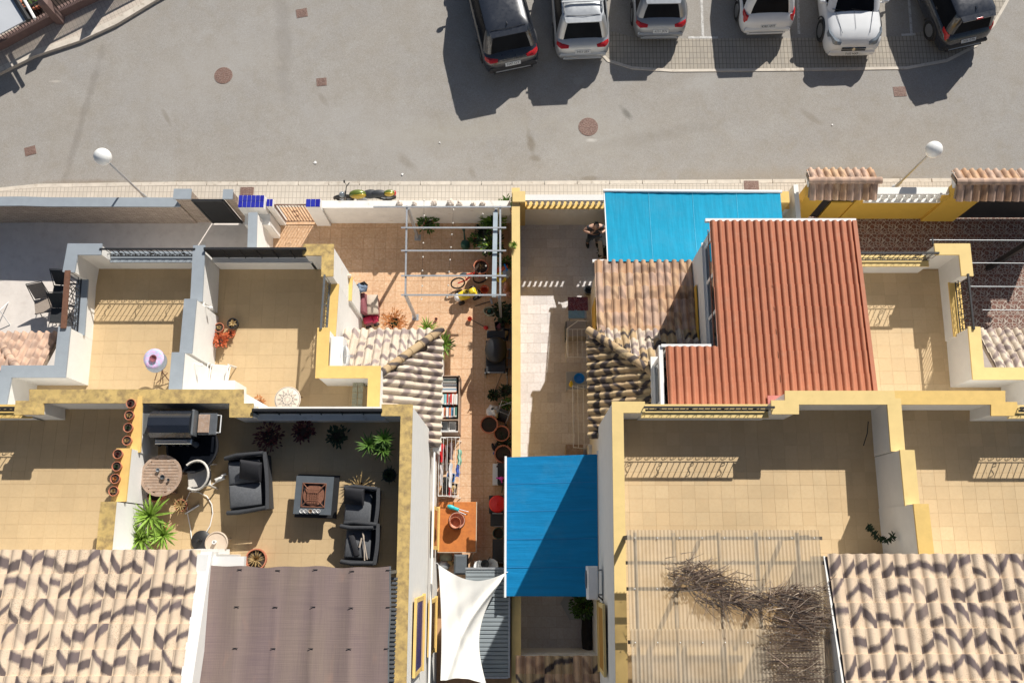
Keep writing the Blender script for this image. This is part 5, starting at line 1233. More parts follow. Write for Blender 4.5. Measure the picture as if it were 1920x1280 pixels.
# motorcycle on the pavement
MT['moto_green'] = carpaint('green_yellow_tank_paint', (.14,.18,.03), .25, .3); MT['moto_yellow'] = carpaint('yellow_stripe_paint', (.42,.28,.02), .3)
MT['seat'] = simple('black_seat_vinyl', (.035,.038,.045), .55, .2, 10)
mo = thing('motorcycle', 'green and yellow motorcycle parked on the pavement against the white wall', 'motorcycle', W(690,374,0), radians(1)); mo.rotation_euler = (radians(11), 0, radians(2)); mo.scale = (.95, .95, .95)
Ry = Matrix.Rotation(pi/2, 3, 'X')
for x, nm in ((-.72, 'front_wheel'), (.70, 'rear_wheel')):
    tw = MB().lathe([(.235,-.055),(.30,-.05),(.315,0),(.30,.05),(.235,.055),(.235,-.055)], (x, 0, .315), 22, Ry); w_ = part(mo, nm, tw, MT['tyre'], 50)
    rm = MB().lathe([(.235,-.03),(.235,.03),(.215,.03),(.215,-.03),(.235,-.03)], (x, 0, .315), 22, Ry).lathe([(0,-.06),(.05,-.06),(.05,.06),(0,.06)], (x, 0, .315), 12, Ry)
    for k in range(10): a = k*pi/5; rm.tube([(x, 0, .315), (x+.22*cos(a), 0, .315+.22*sin(a))], .008, 4)
    part(w_, 'rim', rm, MT['rim'], 50)
part(mo, 'tank', MB().ball((-.20,0,.88), (.29,.155,.15), 18, 10), MT['moto_green'], True)
part(mo, 'tank_stripe', MB().ball((-.18,-.055,.90), (.27,.115,.125), 16, 8), MT['moto_yellow'], True)
part(mo, 'seat', MB().ball((.22,0,.82), (.28,.16,.09), 16, 8).ball((.50,0,.87), (.26,.13,.09), 16, 8), MT['seat'], True)
part(mo, 'tail', MB().ball((.86,0,.90), (.19,.115,.09), 14, 8), MT['moto_green'], True)
part(mo, 'tail_stripe', MB().ball((.86,-.04,.92), (.17,.08,.085), 14, 8), MT['moto_yellow'], True)
part(mo, 'tail_light', MB().ball((1.04,0,.86), (.05,.09,.05), 10, 6), MT['red_lamp'], True)
part(mo, 'frame', MB().tube([(-.62,0,.78), (-.45,0,.60), (-.2,.0,.42), (.2,0,.42), (.35,0,.66), (.9,0,.80)], .03, 6).tube([(.2,0,.36), (.70,.10,.315)], .025, 6).tube([(.2,0,.36), (.70,-.10,.315)], .025, 6), MT['black_metal'], 50)
part(mo, 'engine', MB().cbox((-.12,0,.48), (.34,.30,.28), None, .04).cbox((-.16,0,.66), (.20,.24,.16), None, .03), MT['galv'])
part(mo, 'exhaust', MB().tube([(-.25,-.15,.45), (.05,-.20,.28), (.35,-.22,.26), (.85,-.22,.33)], [.025,.03,.045,.05], 10), MT['rim'], 50)
part(mo, 'fork', MB().tube([(-.72,-.09,.315), (-.60,-.09,.95)], .022, 6).tube([(-.72,.09,.315), (-.60,.09,.95)], .022, 6), MT['rim'], 50)
part(mo, 'handlebar', MB().tube([(-.44,-.36,1.02), (-.54,-.22,1.04), (-.58,0,.99), (-.54,.22,1.04), (-.44,.36,1.02)], .016, 6), MT['black_metal'], 50)
part(mo, 'headlight', MB().ball((-.72,0,.88), (.10,.11,.11), 12, 8), MT['clear_lamp'], True)
part(mo, 'front_mudguard', MB().tube([(-.72+.35*cos(a), 0, .315+.35*sin(a)) for a in [pi*.15+pi*.8*t/8 for t in range(9)]], .06, 6), MT['plastic_dark'], 50)
for s in (1, -1): part(mo, 'mirror', MB().tube([(-.52, s*.25, 1.04), (-.56, s*.34, 1.2)], .008, 4).ball((-.57, s*.36, 1.22), (.03,.06,.04), 8, 6), MT['black_metal'])
part(mo, 'side_stand', MB().tube([(.0,-.12,.35), (-.05,-.34,.02)], .012, 5), MT['black_metal'])
for nm, y in (('footrest', .24), ('footrest', -.24)): part(mo, nm, MB().tube([(.1, y*.5, .36), (.1, y, .36)], .014, 5), MT['black_metal'])
# ================================================================== FURNITURE, PLANTS AND CLUTTER
def leafmat(name, a, b, rough=.55):
    t = NT(name); P = t.pos(); c = t.mix(t.ramp(t.noise(P, 9, 4), .3, .7), a, b); t.b.inputs['Subsurface Weight'].default_value = 0
    return t.fin(c, rough, 0, .35)
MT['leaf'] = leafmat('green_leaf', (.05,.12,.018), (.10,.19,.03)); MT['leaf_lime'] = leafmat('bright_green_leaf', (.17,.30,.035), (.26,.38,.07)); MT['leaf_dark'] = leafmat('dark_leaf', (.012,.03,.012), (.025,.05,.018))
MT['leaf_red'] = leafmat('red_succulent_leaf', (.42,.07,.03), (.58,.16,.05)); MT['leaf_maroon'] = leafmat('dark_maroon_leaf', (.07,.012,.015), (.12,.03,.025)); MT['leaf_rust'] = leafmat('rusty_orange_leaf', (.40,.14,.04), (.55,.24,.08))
MT['leaf_dry'] = leafmat('dry_straw_leaf', (.38,.25,.10), (.50,.36,.17), .8)
MT['terracotta'] = simple('terracotta_pot', (.50,.17,.09), .75, .12, 12, .15, 50, col2=(.60,.32,.22), lo=.5, hi=.75)
MT['terracotta_pale'] = simple('pale_terracotta', (.58,.30,.22), .8, .12, 12, .15, 50)
MT['black_plastic'] = simple('black_plastic', (.018,.018,.02), .5, .2, 9)
MT['potsoil'] = simple('pot_soil', (.045,.03,.022), .95, .3, 30, .4, 60)
MT['wicker'] = simple('charcoal_wicker', (.035,.037,.042), .75, .25, 30, .6, 110)
MT['cushion'] = simple('grey_cushion', (.095,.10,.11), .85, .12, 18, .5, 120, col2=(.13,.135,.145))
MT['cushion_dark'] = simple('black_cushion', (.02,.02,.024), .85, .2, 16, .3, 90)
MT['wood_old'] = simple('weathered_table_wood', (.36,.25,.18), .75, .2, 8, .3, 40, col2=(.46,.38,.32), lo=.5, hi=.75)
MT['rattan_white'] = simple('off_white_rattan', (.62,.58,.52), .65, .12, 25, .4, 100)
MT['beige_plastic'] = simple('beige_plastic', (.55,.44,.34), .6, .08, 6)
MT['white_plastic'] = simple('white_plastic', (.78,.77,.75), .45, .05, 6)
MT['red_plastic'] = simple('bright_red_plastic', (.62,.015,.012), .4, .08, 6)
MT['orange_wood'] = simple('orange_stained_wood', (.52,.17,.035), .6, .15, 4, .2, 40, col2=(.42,.13,.03))
MT['yellow_plastic'] = simple('yellow_plastic', (.75,.55,.03), .4, .10, 6); MT['blue_plastic'] = simple('blue_plastic', (.01,.20,.60), .4, .08, 6); MT['cyan_plastic'] = simple('turquoise_plastic', (.03,.46,.52), .45, .1, 6)
MT['green_plastic'] = simple('dark_green_plastic', (.01,.07,.045), .45, .15, 6); MT['pink_plastic'] = simple('pink_plastic', (.70,.05,.42), .4, .1, 6); MT['orange_plastic'] = simple('orange_plastic', (.72,.13,.03), .45, .1, 6)
MT['skin'] = simple('skin', (.55,.33,.24), .55, .08, 9); MT['hair'] = simple('dark_hair', (.03,.022,.02), .8, .3, 40); MT['shirt'] = simple('charcoal_shirt', (.045,.05,.06), .85, .15, 12); MT['denim'] = simple('blue_denim', (.16,.21,.29), .85, .2, 14)
MT['steel'] = simple('brushed_steel', (.5,.5,.5), .35, .15, 30, metal=.8); MT['rust'] = simple('rusted_iron', (.20,.085,.05), .85, .3, 20, .3, 60)
MT['maroon'] = simple('maroon_fabric', (.22,.07,.085), .85, .12, 12); MT['beige_fabric'] = simple('beige_fabric', (.50,.42,.34), .9, .10, 8)
MT['cream_tile'] = simple('cream_mosaic', (.66,.57,.47), .5, .06, 8); MT['grey_tile'] = simple('grey_mosaic_line', (.20,.19,.19), .5, .1, 8)
def pot(t, r, h, mat='terracotta', z=0, soil=True, x=0, y=0, nm='pot'):
    p = part(t, nm, MB().lathe([(r*.68,0),(r*.92,h*.82),(r*1.02,h*.82),(r*1.02,h),(r*.90,h),(r*.84,h*.8),(r*.0,h*.78)], (x,y,z), 20), MT[mat], 40)
    if soil: part(p, 'soil', MB().lathe([(r*.86,h*.84),(0,h*.88)], (x,y,z), 16), MT['potsoil'])
    return p
def rosette(mb, c, n, L, wd, elev=(10,70), droop=.4, seg=3):
    for i in range(n):
        a = i*2.39996+random.uniform(-.15,.15); e = radians(elev[0]+(elev[1]-elev[0])*(i/n)); d = (cos(a)*cos(e), sin(a)*cos(e), sin(e)); mb.leaf(c, d, L*random.uniform(.8,1.1), wd, droop, seg)
def bush(mb, c, r, n, lw, ll, flat=.7):
    c = Vector(c)
    for i in range(n):
        a = random.uniform(0, 2*pi); e = math.asin(random.uniform(-.2,1)); k = random.uniform(.35,1)
        p = c+Vector((cos(a)*cos(e)*r*k, sin(a)*cos(e)*r*k, sin(e)*r*k*flat)); d = (p-c).normalized()+Vector((random.uniform(-.5,.5), random.uniform(-.5,.5), random.uniform(-.2,.6))); mb.leaf(p, d, ll*random.uniform(.6,1.2), lw, .3, 2)
def potted(name, label, px, py, z, r, h, fol, potmat='terracotta', group=None, cat='potted plant'):
    t = thing(name, label, cat, W(px, py, z), random.uniform(0, 6), group); pot(t, r, h, potmat)
    for nm, kind, mat, args in fol:
        mb = MB(); c = (0, 0, h*.85)
        if kind == 'ros': rosette(mb, c, *args)
        elif kind == 'bush': bush(mb, (0,0,h*.85+args[0]*.3), *args)
        elif kind == 'multi':
            for cx_, cy_, cz_, n, L, wd in args: rosette(mb, (cx_, cy_, cz_), n, L, wd, (5, 75), .45, 3); mb.tube([(cx_*.3, cy_*.3, h*.7), (cx_, cy_, cz_+.02)], .02, 5)
        part(t, nm, mb, MT[mat])
    return t
random.seed(21)
# --- terrace with barbecue (z = ZSF)
z6 = ZSF+.006
bq = thing('barbecue', 'large black gas barbecue with side shelves against the wall of the shaded terrace', 'barbecue', W(344,800,z6+.4)-Vector((0,0,.4)))
bq.location.z = z6
part(bq, 'cabinet', MB().cbox((0,0,.40), (.92,.55,.74), None, .02), MT['black_metal'])
prof = [(-.33, .84), (-.33, 1.02), (-.24, 1.16), (-.08, 1.24), (.10, 1.22), (.24, 1.10), (.30, .94), (.30, .84)]
mb = MB(); vs = [(x, y, z) for x in (-.50, .44) for y, z in prof]; n = len(prof); mb.add(vs, [(i, i+1, n+i+1, n+i) for i in range(n-1)]+[tuple(range(n))[::-1], tuple(range(n, 2*n))]); lid = part(bq, 'lid', mb, MT['car_black'], 30)
part(lid, 'lid_end', MB().cbox((.475,0,1.0), (.06,.58,.34), None, .03), MT['grey_metal']); part(lid, 'handle', MB().tube([(-.38,-.39,.98), (.34,-.39,.98)], .02, 8), MT['steel'])
part(bq, 'control_panel', MB().cbox((-.03,-.40,.80), (.84,.12,.12), None, .02), MT['steel'])
for i in range(5): part(bq, 'knob', MB().lathe([(.035,0),(.03,.04),(0,.045)], (-.35+i*.16, -.46, .80), 12, Matrix.Rotation(pi/2, 3, 'X')), MT['black_plastic'])
part(bq, 'side_shelf', MB().cbox((-.72,0,.88), (.38,.50,.05), None, .015), MT['grey_metal']); part(bq, 'side_shelf', MB().cbox((.74,0,.88), (.42,.50,.05), None, .015), MT['grey_metal'])
part(bq, 'side_burner_cover', MB().cbox((.66,0,.925), (.26,.42,.03), None, .01), MT['wood_old'])
for s, x in ((-1,-.93),(1,.97)): part(bq, 'towel_rail', MB().tube([(x-s*.03,-.2,.88), (x+s*.06,-.2,.88), (x+s*.06,.2,.88), (x-s*.03,.2,.88)], .014, 6), MT['white_metal'], 40)
for x in (-.4,.4):
    for y in (-.22,.22): part(bq, 'wheel', MB().lathe([(0,-.02),(.05,-.02),(.05,.02),(0,.02)], (x,y,.05), 12, Matrix.Rotation(pi/2, 3, 'Y')), MT['black_plastic'])
t = thing('table', 'round dark glass garden table in the shade below the barbecue', 'table', W(362,838,z6+.5)-Vector((0,0,.5)))
part(t, 'tabletop', MB().lathe([(0,.52),(.56,.52),(.58,.53),(.58,.545),(.55,.55),(0,.55)], n=32), MT['car_glass'], 40); part(t, 'rim', MB().lathe([(.56,.515),(.60,.515),(.60,.56),(.56,.56),(.56,.515)], n=32), MT['black_metal'], 40)
part(t, 'candle_holder', MB().lathe([(.05,.55),(.07,.58),(.03,.66),(.06,.70),(0,.70)], (.10,.05,0), 12), MT['dark_grey'])
for a in range(4): part(t, 'leg', MB().tube([(.08*cos(a*pi/2+.8), .08*sin(a*pi/2+.8), .5), (.42*cos(a*pi/2+.8), .42*sin(a*pi/2+.8), 0)], .02, 6), MT['black_metal'])
t = thing('table', 'round weathered wooden slat table beside the white wall of the terrace', 'table', W(306,892,z6+.6)-Vector((0,0,.6)))
rt = .47; part(t, 'rim', MB().lathe([(rt*.86,.70),(rt,.70),(rt,.735),(rt*.86,.735),(rt*.86,.70)], n=36), MT['wood_old'], 40)
for i in range(13):
    y = -rt*.84+i*rt*1.68/12; w_ = sqrt(max(0, (rt*.87)**2-y*y)); part(t, 'slat', MB().cbox((0, y, .722), (2*w_, rt*.125, .02), None, .004), MT['wood_old'])
part(t, 'hub', MB().lathe([(.07,.735),(.06,.75),(0,.75)], n=14), MT['wood_old'])
for a in range(4): part(t, 'leg', MB().tube([(.3*cos(a*pi/2), .3*sin(a*pi/2), .70), (.36*cos(a*pi/2+.3), .36*sin(a*pi/2+.3), 0)], .025, 6), MT['wood_old'])
for i, (x, y, r, l) in enumerate([(-.03,.06,.045,'small grey glass on the round slat table, upper one'), (.03,-.02,.055,'dark ashtray on the round slat table'), (.10,-.05,.03,'small dark cup at the right of the ashtray')]):
    solo('small_dish', l, 'dish', MB().lathe([(r*.8,0),(r,.05),(r*.85,.05),(r*.7,.012),(0,.012)], n=14), MT['grey_metal' if i else 'galv'], 40, loc=t.location+Vector((x*2, y*2, .75)))
# white armchair
t = thing('armchair', 'off white rattan armchair between the slat table and the wicker sofa', 'chair', W(374,893,z6+.4)-Vector((0,0,.4)), radians(-82))
part(t, 'seat', MB().cbox((0,.0,.42), (.50,.52,.06), None, .02), MT['rattan_white'])
arc = [(.33*cos(a), .02+.33*sin(a)*1.0, .66+.16*max(0, sin(a))) for a in [radians(-38+256*k/16) for k in range(17)]]
part(t, 'backrest', MB().tube(arc, .028, 8), MT['rattan_white'], 50)
mb = MB(); n = 17
vs = [p for p in arc]+[(p[0]*.82, p[1]*.82, .43) for p in arc]; mb.add(vs, [(i, i+1, n+i+1, n+i) for i in range(n-1)]); part(t, 'back_weave', mb, MT['cushion_dark'])
for x, y in ((-.24,-.24),(.24,-.24),(-.24,.22),(.24,.22)): part(t, 'leg', MB().tube([(x,y,.42),(x*1.2,y*1.2,0)], .02, 6), MT['rattan_white'])
# wicker sofas
def sofa(label, px, py, rz, wd, dp, ncush, cat='sofa', extra=0):
    t = thing('wicker_'+cat, label, cat, W(px, py, z6+.4)-Vector((0,0,.4)), radians(rz))
    part(t, 'base', MB().cbox((0,0,.19), (wd-.06, dp-.04, .34), None, .03), MT['wicker'])
    cw_ = (wd-.22)/ncush
    for i in range(ncush): part(t, 'seat_cushion', MB().cbox((-wd/2+.11+cw_*(i+.5), -.06, .42), (cw_-.015, dp-.20, .13), None, .035), MT['cushion'], 50)
    b = [(x, dp/2-.07+.03*cos(x/wd*pi), .64) for x in [-wd/2+wd*k/10 for k in range(11)]]
    mb = MB(); vs = []
    for x, y, z in b: vs += [(x, y-.05, .3), (x, y+.04, .3), (x, y+.10, z), (x, y+.02, z+.02)]
    fs = [(j*4+i, j*4+(i+1) % 4, j*4+4+(i+1) % 4, j*4+4+i) for j in range(10) for i in range(4)]+[(3,2,1,0), (40,41,42,43)]; mb.add(vs, [f[::-1] for f in fs]); part(t, 'backrest', mb, MT['wicker'], 40)
    for s in (1, -1): part(t, 'armrest', MB().tube([(s*(wd/2-.03), -dp/2, .52), (s*(wd/2-.0), -dp*.2, .60), (s*(wd/2-.03), dp/2-.03, .66)], .05, 8).cbox((s*(wd/2-.04), 0, .40), (.06, dp-.1, .30)), MT['wicker'], 50)
    return t
s1 = sofa('grey cushioned wicker sofa in the middle of the shaded terrace', 466, 906, -83, 1.30, .95, 2)
mb = MB(); mb.cbox((0,0,0), (.50,.46,.14), Matrix.Rotation(.5, 3, 'X'), .05); solo('cushion', 'black back cushion lying at the top end of the two seat wicker sofa', 'cushion', mb, MT['cushion_dark'], 50, loc=W(470,882,z6+.65), rz=radians(-8))
s2 = sofa('dark wicker armchair right of the fire table, upper of the pair', 677, 952, -93, .92, .80, 1, 'armchair')
s3 = sofa('dark wicker armchair right of the fire table with things left on its seat', 677, 1018, -93, .90, .78, 1, 'armchair')
mb = MB(); mb.cbox((0,0,0), (.46,.40,.12), Matrix.Rotation(.5, 3, 'X'), .05); solo('cushion', 'black cushion propped on the upper dark wicker armchair', 'cushion', mb, MT['cushion_dark'], 50, loc=W(664,930,z6+.62), rz=radians(-5))
mb = MB(); mb.cbox((0,0,0), (.13,.50,.05), None, .02); solo('folded_umbrella', 'folded dark umbrella on the lower wicker armchair', 'umbrella', mb, MT['cushion_dark'], 50, loc=W(664,1022,z6+.53), rz=radians(18))
mb = MB().tube([(0,-.3,0),(.02,.3,.02)], .012, 5).tube([(.06,-.28,0),(.0,.32,.04)], .012, 5).tube([(-.1,.0,0),(-.03,.2,.02)], .02, 5); solo('badminton_rackets', 'pale thin sticks lying across the lower wicker armchair', 'sticks', mb, MT['beige_fabric'], loc=W(682,1025,z6+.56), rz=radians(6))
# fire table
t = thing('fire_table', 'square grey fire pit table with a rusty grate in the middle of the terrace', 'table', W(588,928,z6+.42)-Vector((0,0,.42)), radians(-2)); t.scale = (.92, .92, .84)
part(t, 'base', MB().cbox((0,0,.04), (1.06,1.08,.07), None, .01), MT['black_metal']); part(t, 'body', MB().cbox((0,0,.26), (.72,.74,.36), None, .01), MT['black_metal'])
MT['slate'] = simple('blue_grey_slate', (.085,.10,.115), .6, .12, 6, .15, 40)
o = .47; i_ = .29
part(t, 'tabletop', MB().box((-o,-o,.46),(o,-i_,.50)).box((-o,i_,.46),(o,o,.50)).box((-o,-i_,.46),(-i_,i_,.50)).box((i_,-i_,.46),(o,i_,.50)), MT['slate'])
part(t, 'grate_rim', MB().tube([(-i_,-i_,.51),(i_,-i_,.51),(i_,i_,.51),(-i_,i_,.51)], .018, 4, closed=True), MT['rust'])
g_ = MB(); b2 = .14
g_.tube([(-b2,-b2,.56),(b2,-b2,.56),(b2,b2,.56),(-b2,b2,.56)], .012, 4, closed=True)
for sx in (1,-1):
    for sy in (1,-1): g_.tube([(sx*i_,sy*i_,.51),(sx*b2,sy*b2,.56)], .014, 4)
for k in range(-2,3): g_.tube([(k*.055,-b2,.56),(k*.055,b2,.56)], .006, 4); g_.tube([(-b2,k*.055,.56),(b2,k*.055,.56)], .006, 4)
part(t, 'spark_grate', g_, MT['rust']); part(t, 'fire_bowl', MB().lathe([(.27,.48),(.2,.36),(0,.33)], n=16).box((-i_,-i_,.42),(i_,i_,.425)), MT['rust'])
for k, x in enumerate((-.25,-.15,-.03,.07,.17)):
    solo('cup', ['white cup at the left end of the row on the fire table','second white cup from the left on the fire table','middle cup of the row on the fire table','white cup right of the middle one on the fire table','white cup at the right end of the row on the fire table'][k], 'cup', MB().lathe([(.03,0),(.045,.08),(.04,.08),(.028,.01),(0,.01)], n=14), MT['white_plastic' if k != 2 else 'beige_plastic'], 40, 'white cups on the fire table', loc=t.location+Vector((x*.92-.01,-.36,.422)))
# parasol base, beige disc stool, ring, hose and pump
t = thing('cable_drum', 'round black weighted disc with a white cable on the sandy terrace', 'weighted disc', W(378,1013,z6)); part(t, 'disc', MB().lathe([(.23,0),(.23,.04),(.19,.07),(.05,.09),(.05,.16),(.03,.16),(.03,.1),(0,.1)], n=26), MT['black_plastic'], 40); part(t, 'stub', MB().lathe([(.03,.1),(.03,.3),(0,.3)], n=10), MT['black_plastic'], 40)
t = thing('stool', 'round beige stool with a white cup shaped knob near the terrace edge', 'stool', W(417,1018,z6)); part(t, 'top', MB().lathe([(.24,.36),(.26,.38),(.26,.42),(.24,.43),(.23,.405),(0,.405)], n=28), MT['beige_plastic'], 40); part(t, 'knob', MB().lathe([(.04,.405),(.045,.50),(.03,.50),(.03,.45),(0,.45)], (-.03,.02,0), 12), MT['white_plastic'], 40)
for a in range(3): part(t, 'leg', MB().tube([(.18*cos(a*2.1+.5), .18*sin(a*2.1+.5), .37), (.22*cos(a*2.1+.5), .22*sin(a*2.1+.5), 0)], .018, 5), MT['beige_plastic'])
solo('ring', 'small white plastic ring on the terrace floor beside the beige stool', 'ring', MB().lathe([(.03,0),(.05,0),(.05,.06),(.03,.06),(.03,0)], n=16), MT['white_plastic'], 40, loc=W(392,1028,z6))
mb = MB(); P_ = [W(x, y, z6+.03) for x, y in [(372,1012),(360,1015),(357,990),(352,965),(350,935),(356,922),(372,922),(388,930),(397,945),(399,962),(394,985),(384,1002),(374,1011)]]; mb.tube(P_, .012, 6); solo('hose', 'thin white cable looping over the terrace from the round black disc', 'cable', mb, MT['white_plastic'], 40)
t = thing('spray_nozzle', 'white hose nozzle lying beside the wicker sofa', 'hose nozzle', W(414,898,z6+.02), .4); part(t, 'body', MB().cbox((0,0,.06), (.24,.10,.10), None, .03).cbox((.12,.05,.08), (.12,.05,.06), None, .01), MT['white_plastic'], 50); part(t, 'hose', MB().tube([(-.1,-.03,.05),(-.25,-.06,.04),(-.42,.0,.05)], .012, 5), MT['white_plastic'], 40)
t = thing('spray_nozzle', 'grey hose end lying on the floor near the bare flower stalks', 'hose nozzle', W(362,955,z6), .3); part(t, 'tube', MB().tube([(-.18,-.04,.05),(.18,.06,.05)], .028, 8), MT['galv'], 40)
potted('potted_plant', 'big terracotta pot with dark soil beside the round slat table', 303, 924, z6, .22, .36, [('stalks','ros','leaf_dark',(6,.12,.03))])
potted('potted_plant', 'pot of bare cream flower stalks beside the spiky palms', 345, 948, z6, .14, .22, [('stalks','ros','leaf_dry',(34,.26,.02,(5,75),.3,2))])
potted('potted_palm', 'spiky green yucca with three crowns at the lower left of the terrace', 305, 992, z6, .20, .34, [('crown','multi','leaf_lime',[(-.28,.0,.75,46,.52,.055), (.22,-.20,.62,46,.50,.055), (.12,.26,.55,38,.42,.05)])], cat='potted palm')
potted('potted_palm', 'small yucca with three green crowns in the shaded corner of the terrace', 716, 840, z6, .20, .34, [('crown','multi','leaf',[(-.16,.12,.62,34,.33,.04), (.20,.02,.66,34,.30,.04), (.04,-.16,.55,34,.33,.04)])], cat='potted palm')
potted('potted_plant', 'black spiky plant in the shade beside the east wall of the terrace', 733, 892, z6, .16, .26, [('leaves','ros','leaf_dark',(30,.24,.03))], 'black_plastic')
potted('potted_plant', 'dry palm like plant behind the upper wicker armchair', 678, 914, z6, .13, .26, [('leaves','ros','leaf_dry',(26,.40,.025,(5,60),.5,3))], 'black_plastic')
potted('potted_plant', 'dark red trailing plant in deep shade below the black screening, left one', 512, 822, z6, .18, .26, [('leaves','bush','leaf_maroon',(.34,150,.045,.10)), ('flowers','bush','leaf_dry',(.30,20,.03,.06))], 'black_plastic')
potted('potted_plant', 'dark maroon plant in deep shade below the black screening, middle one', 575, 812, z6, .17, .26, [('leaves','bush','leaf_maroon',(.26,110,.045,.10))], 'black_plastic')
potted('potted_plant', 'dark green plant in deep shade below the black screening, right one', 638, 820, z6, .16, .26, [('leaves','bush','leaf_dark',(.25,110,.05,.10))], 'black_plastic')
potted('potted_plant', 'dark pot with a dry bunch of straw beside the brown canopy', 488, 1048, z6, .24, .36, [('straw','ros','leaf_dry',(60,.22,.02,(10,80),.3,2))], 'terracotta')
# nine pots on the stepped wall
LP = ['topmost small pot on the stepped yellow wall', 'second pot down on the stepped yellow wall', 'third pot down on the stepped yellow wall', 'fourth pot down, last one on the upper step of the yellow wall', 'first pot on the middle step of the yellow wall', 'second pot on the middle step of the yellow wall', 'third pot on the middle step of the yellow wall', 'lowest pot on the middle step of the yellow wall']
for i, (x, y, z) in enumerate([(250,758,7.0),(247,780,7.0),(245,803,7.0),(243,827,7.0),(226,852,7.45),(224,875,7.45),(221,898,7.45),(218,921,7.45)]):
    potted('flower_pot', LP[i], x, y, z, .105, .15, [('succulent','ros',['leaf_maroon','leaf_dry','leaf_dark','leaf_dry','leaf_maroon','leaf_dark','leaf_rust','leaf_dry'][i],(12+i,.075,.03,(20,80),.1,2))], group='pots on the stepped yellow wall', cat='flower pot')
# --- front terrace B
z3 = ZNF+.006
potted('potted_plant', 'terracotta pot with a grey succulent beside the white wall', 415, 617, z3, .13, .2, [('leaves','ros','leaf_dry',(14,.09,.035,(20,80),.1,2))])
potted('potted_plant', 'black pot with striped succulent leaves beside the red plant', 441, 610, z3, .15, .24, [('leaves','ros','leaf_dry',(13,.13,.04,(10,60),.1,2))], 'black_plastic')
potted('potted_plant', 'big bright red succulent in a pot on the sandy terrace', 419, 642, z3, .15, .2, [('leaves','bush','leaf_red',(.22,170,.05,.07,.5))])
potted('potted_plant', 'small red succulent behind the big red one', 436, 628, z3, .09, .14, [('leaves','bush','leaf_red',(.12,60,.04,.05))])
potted('potted_plant', 'orange succulent at the foot of the white corner wall', 488, 760, z3, .14, .18, [('leaves','bush','leaf_rust',(.22,170,.04,.06,.5))])
t = thing('mosaic_table', 'round mosaic table with a sun pattern on the sandy terrace', 'table', W(541,750,z3+.6)-Vector((0,0,.6)))
part(t, 'tabletop', MB().lathe([(0,.68),(.34,.68),(.345,.70),(.33,.71),(0,.71)], n=36), MT['cream_tile'], 40)
mo_ = MB(); 
for rr_ in (.13,.325): mo_.lathe([(rr_-.006,.711),(rr_-.006,.714),(rr_+.006,.714),(rr_+.006,.711),(rr_-.006,.711)], n=36)
for k in range(12):
    a = k*pi/6; p0 = (.14*cos(a-.24), .14*sin(a-.24), .713); p1 = (.27*cos(a), .27*sin(a), .713); p2 = (.14*cos(a+.24), .14*sin(a+.24), .713); mo_.tube([p0, p1, p2], .006, 4, caps=False)
    mo_.tube([(.05*cos(a), .05*sin(a), .713), (.10*cos(a), .10*sin(a), .713)], .005, 4)
part(t, 'mosaic_lines', mo_, MT['grey_tile'])
for a in range(4): part(t, 'leg', MB().tube([(.1*cos(a*pi/2+.7), .1*sin(a*pi/2+.7), .68), (.2*cos(a*pi/2+.7), .2*sin(a*pi/2+.7), .35), (.28*cos(a*pi/2+.7), .28*sin(a*pi/2+.7), 0)], .012, 5), MT['brown_metal'])
t = thing('garden_chair', 'white framed mesh chair beside the white ledge', 'chair', W(412,700,z3+.4)-Vector((0,0,.4)), radians(-4))
MT['mesh_white'] = simple('white_mesh_fabric', (.62,.60,.56), .8, .08, 30, .2, 100)
part(t, 'seat', MB().cbox((0,.0,.40), (.46,.42,.02), None, .005), MT['mesh_white']); part(t, 'backrest', MB().add([(-.23,-.21,.42),(.23,-.21,.42),(.20,-.30,.85),(-.20,-.30,.85)], [(0,1,2,3)]), MT['mesh_white'])
part(t, 'frame', MB().tube([(-.26,.24,0),(-.26,.22,.42),(-.25,-.2,.42),(-.22,-.31,.86),(.22,-.31,.86),(.25,-.2,.42),(.26,.22,.42),(.26,.24,0)], .014, 6).tube([(-.27,.22,.62),(-.27,-.26,.62)], .014, 6).tube([(.27,.22,.62),(.27,-.26,.62)], .014, 6).tube([(-.26,.22,.4),(.26,.22,.4)], .014, 6), MT['white_metal'], 50)
for s in (1,-1): part(t, 'leg', MB().tube([(s*.26,-.2,.6),(s*.28,-.28,0)], .014, 6).tube([(s*.26,.22,.62),(s*.28,.28,0)], .014, 6), MT['white_metal'])
t = thing('bench', 'slim greenish wooden slat bench in the shaded corner beside the yellow wall', 'bench', W(671,742,z3+.4)-Vector((0,0,.4)))
MT['greenwood'] = simple('greenish_grey_wood', (.34,.34,.25), .8, .15, 9, .2, 40)
for k in range(2):
    for j in range(5): part(t, 'slat', MB().cbox((-.075+.15*k, -.32+.16*j, .45), (.13,.145,.03), None, .005), MT['greenwood'])
for x in (-.12,.12):
    for y in (-.34,.34): part(t, 'leg', MB().box((x-.02,y-.02,0),(x+.02,y+.02,.43)), MT['greenwood'])
t = thing('air_conditioner', 'white air conditioning box between the yellow wall and the tiled porch roof', 'air conditioner', W(630,660,4.55)-Vector((0,0,.55))); t.location.z = 4.0
part(t, 'casing', MB().cbox((0,0,.28), (.34,.84,.56), None, .03), MT['white_plastic'], 40); part(t, 'fan_grille', MB().lathe([(.24,0),(.24,.02),(.05,.03),(0,.03)], (.175,0,.28), 20, Matrix.Rotation(pi/2, 3, 'Y')), MT['galv'], 40)
part(t, 'bracket', MB().box((-.15,-.3,-.5),(-.11,-.26,0)).box((-.15,.26,-.5),(-.11,.3,0)), MT['galv'])
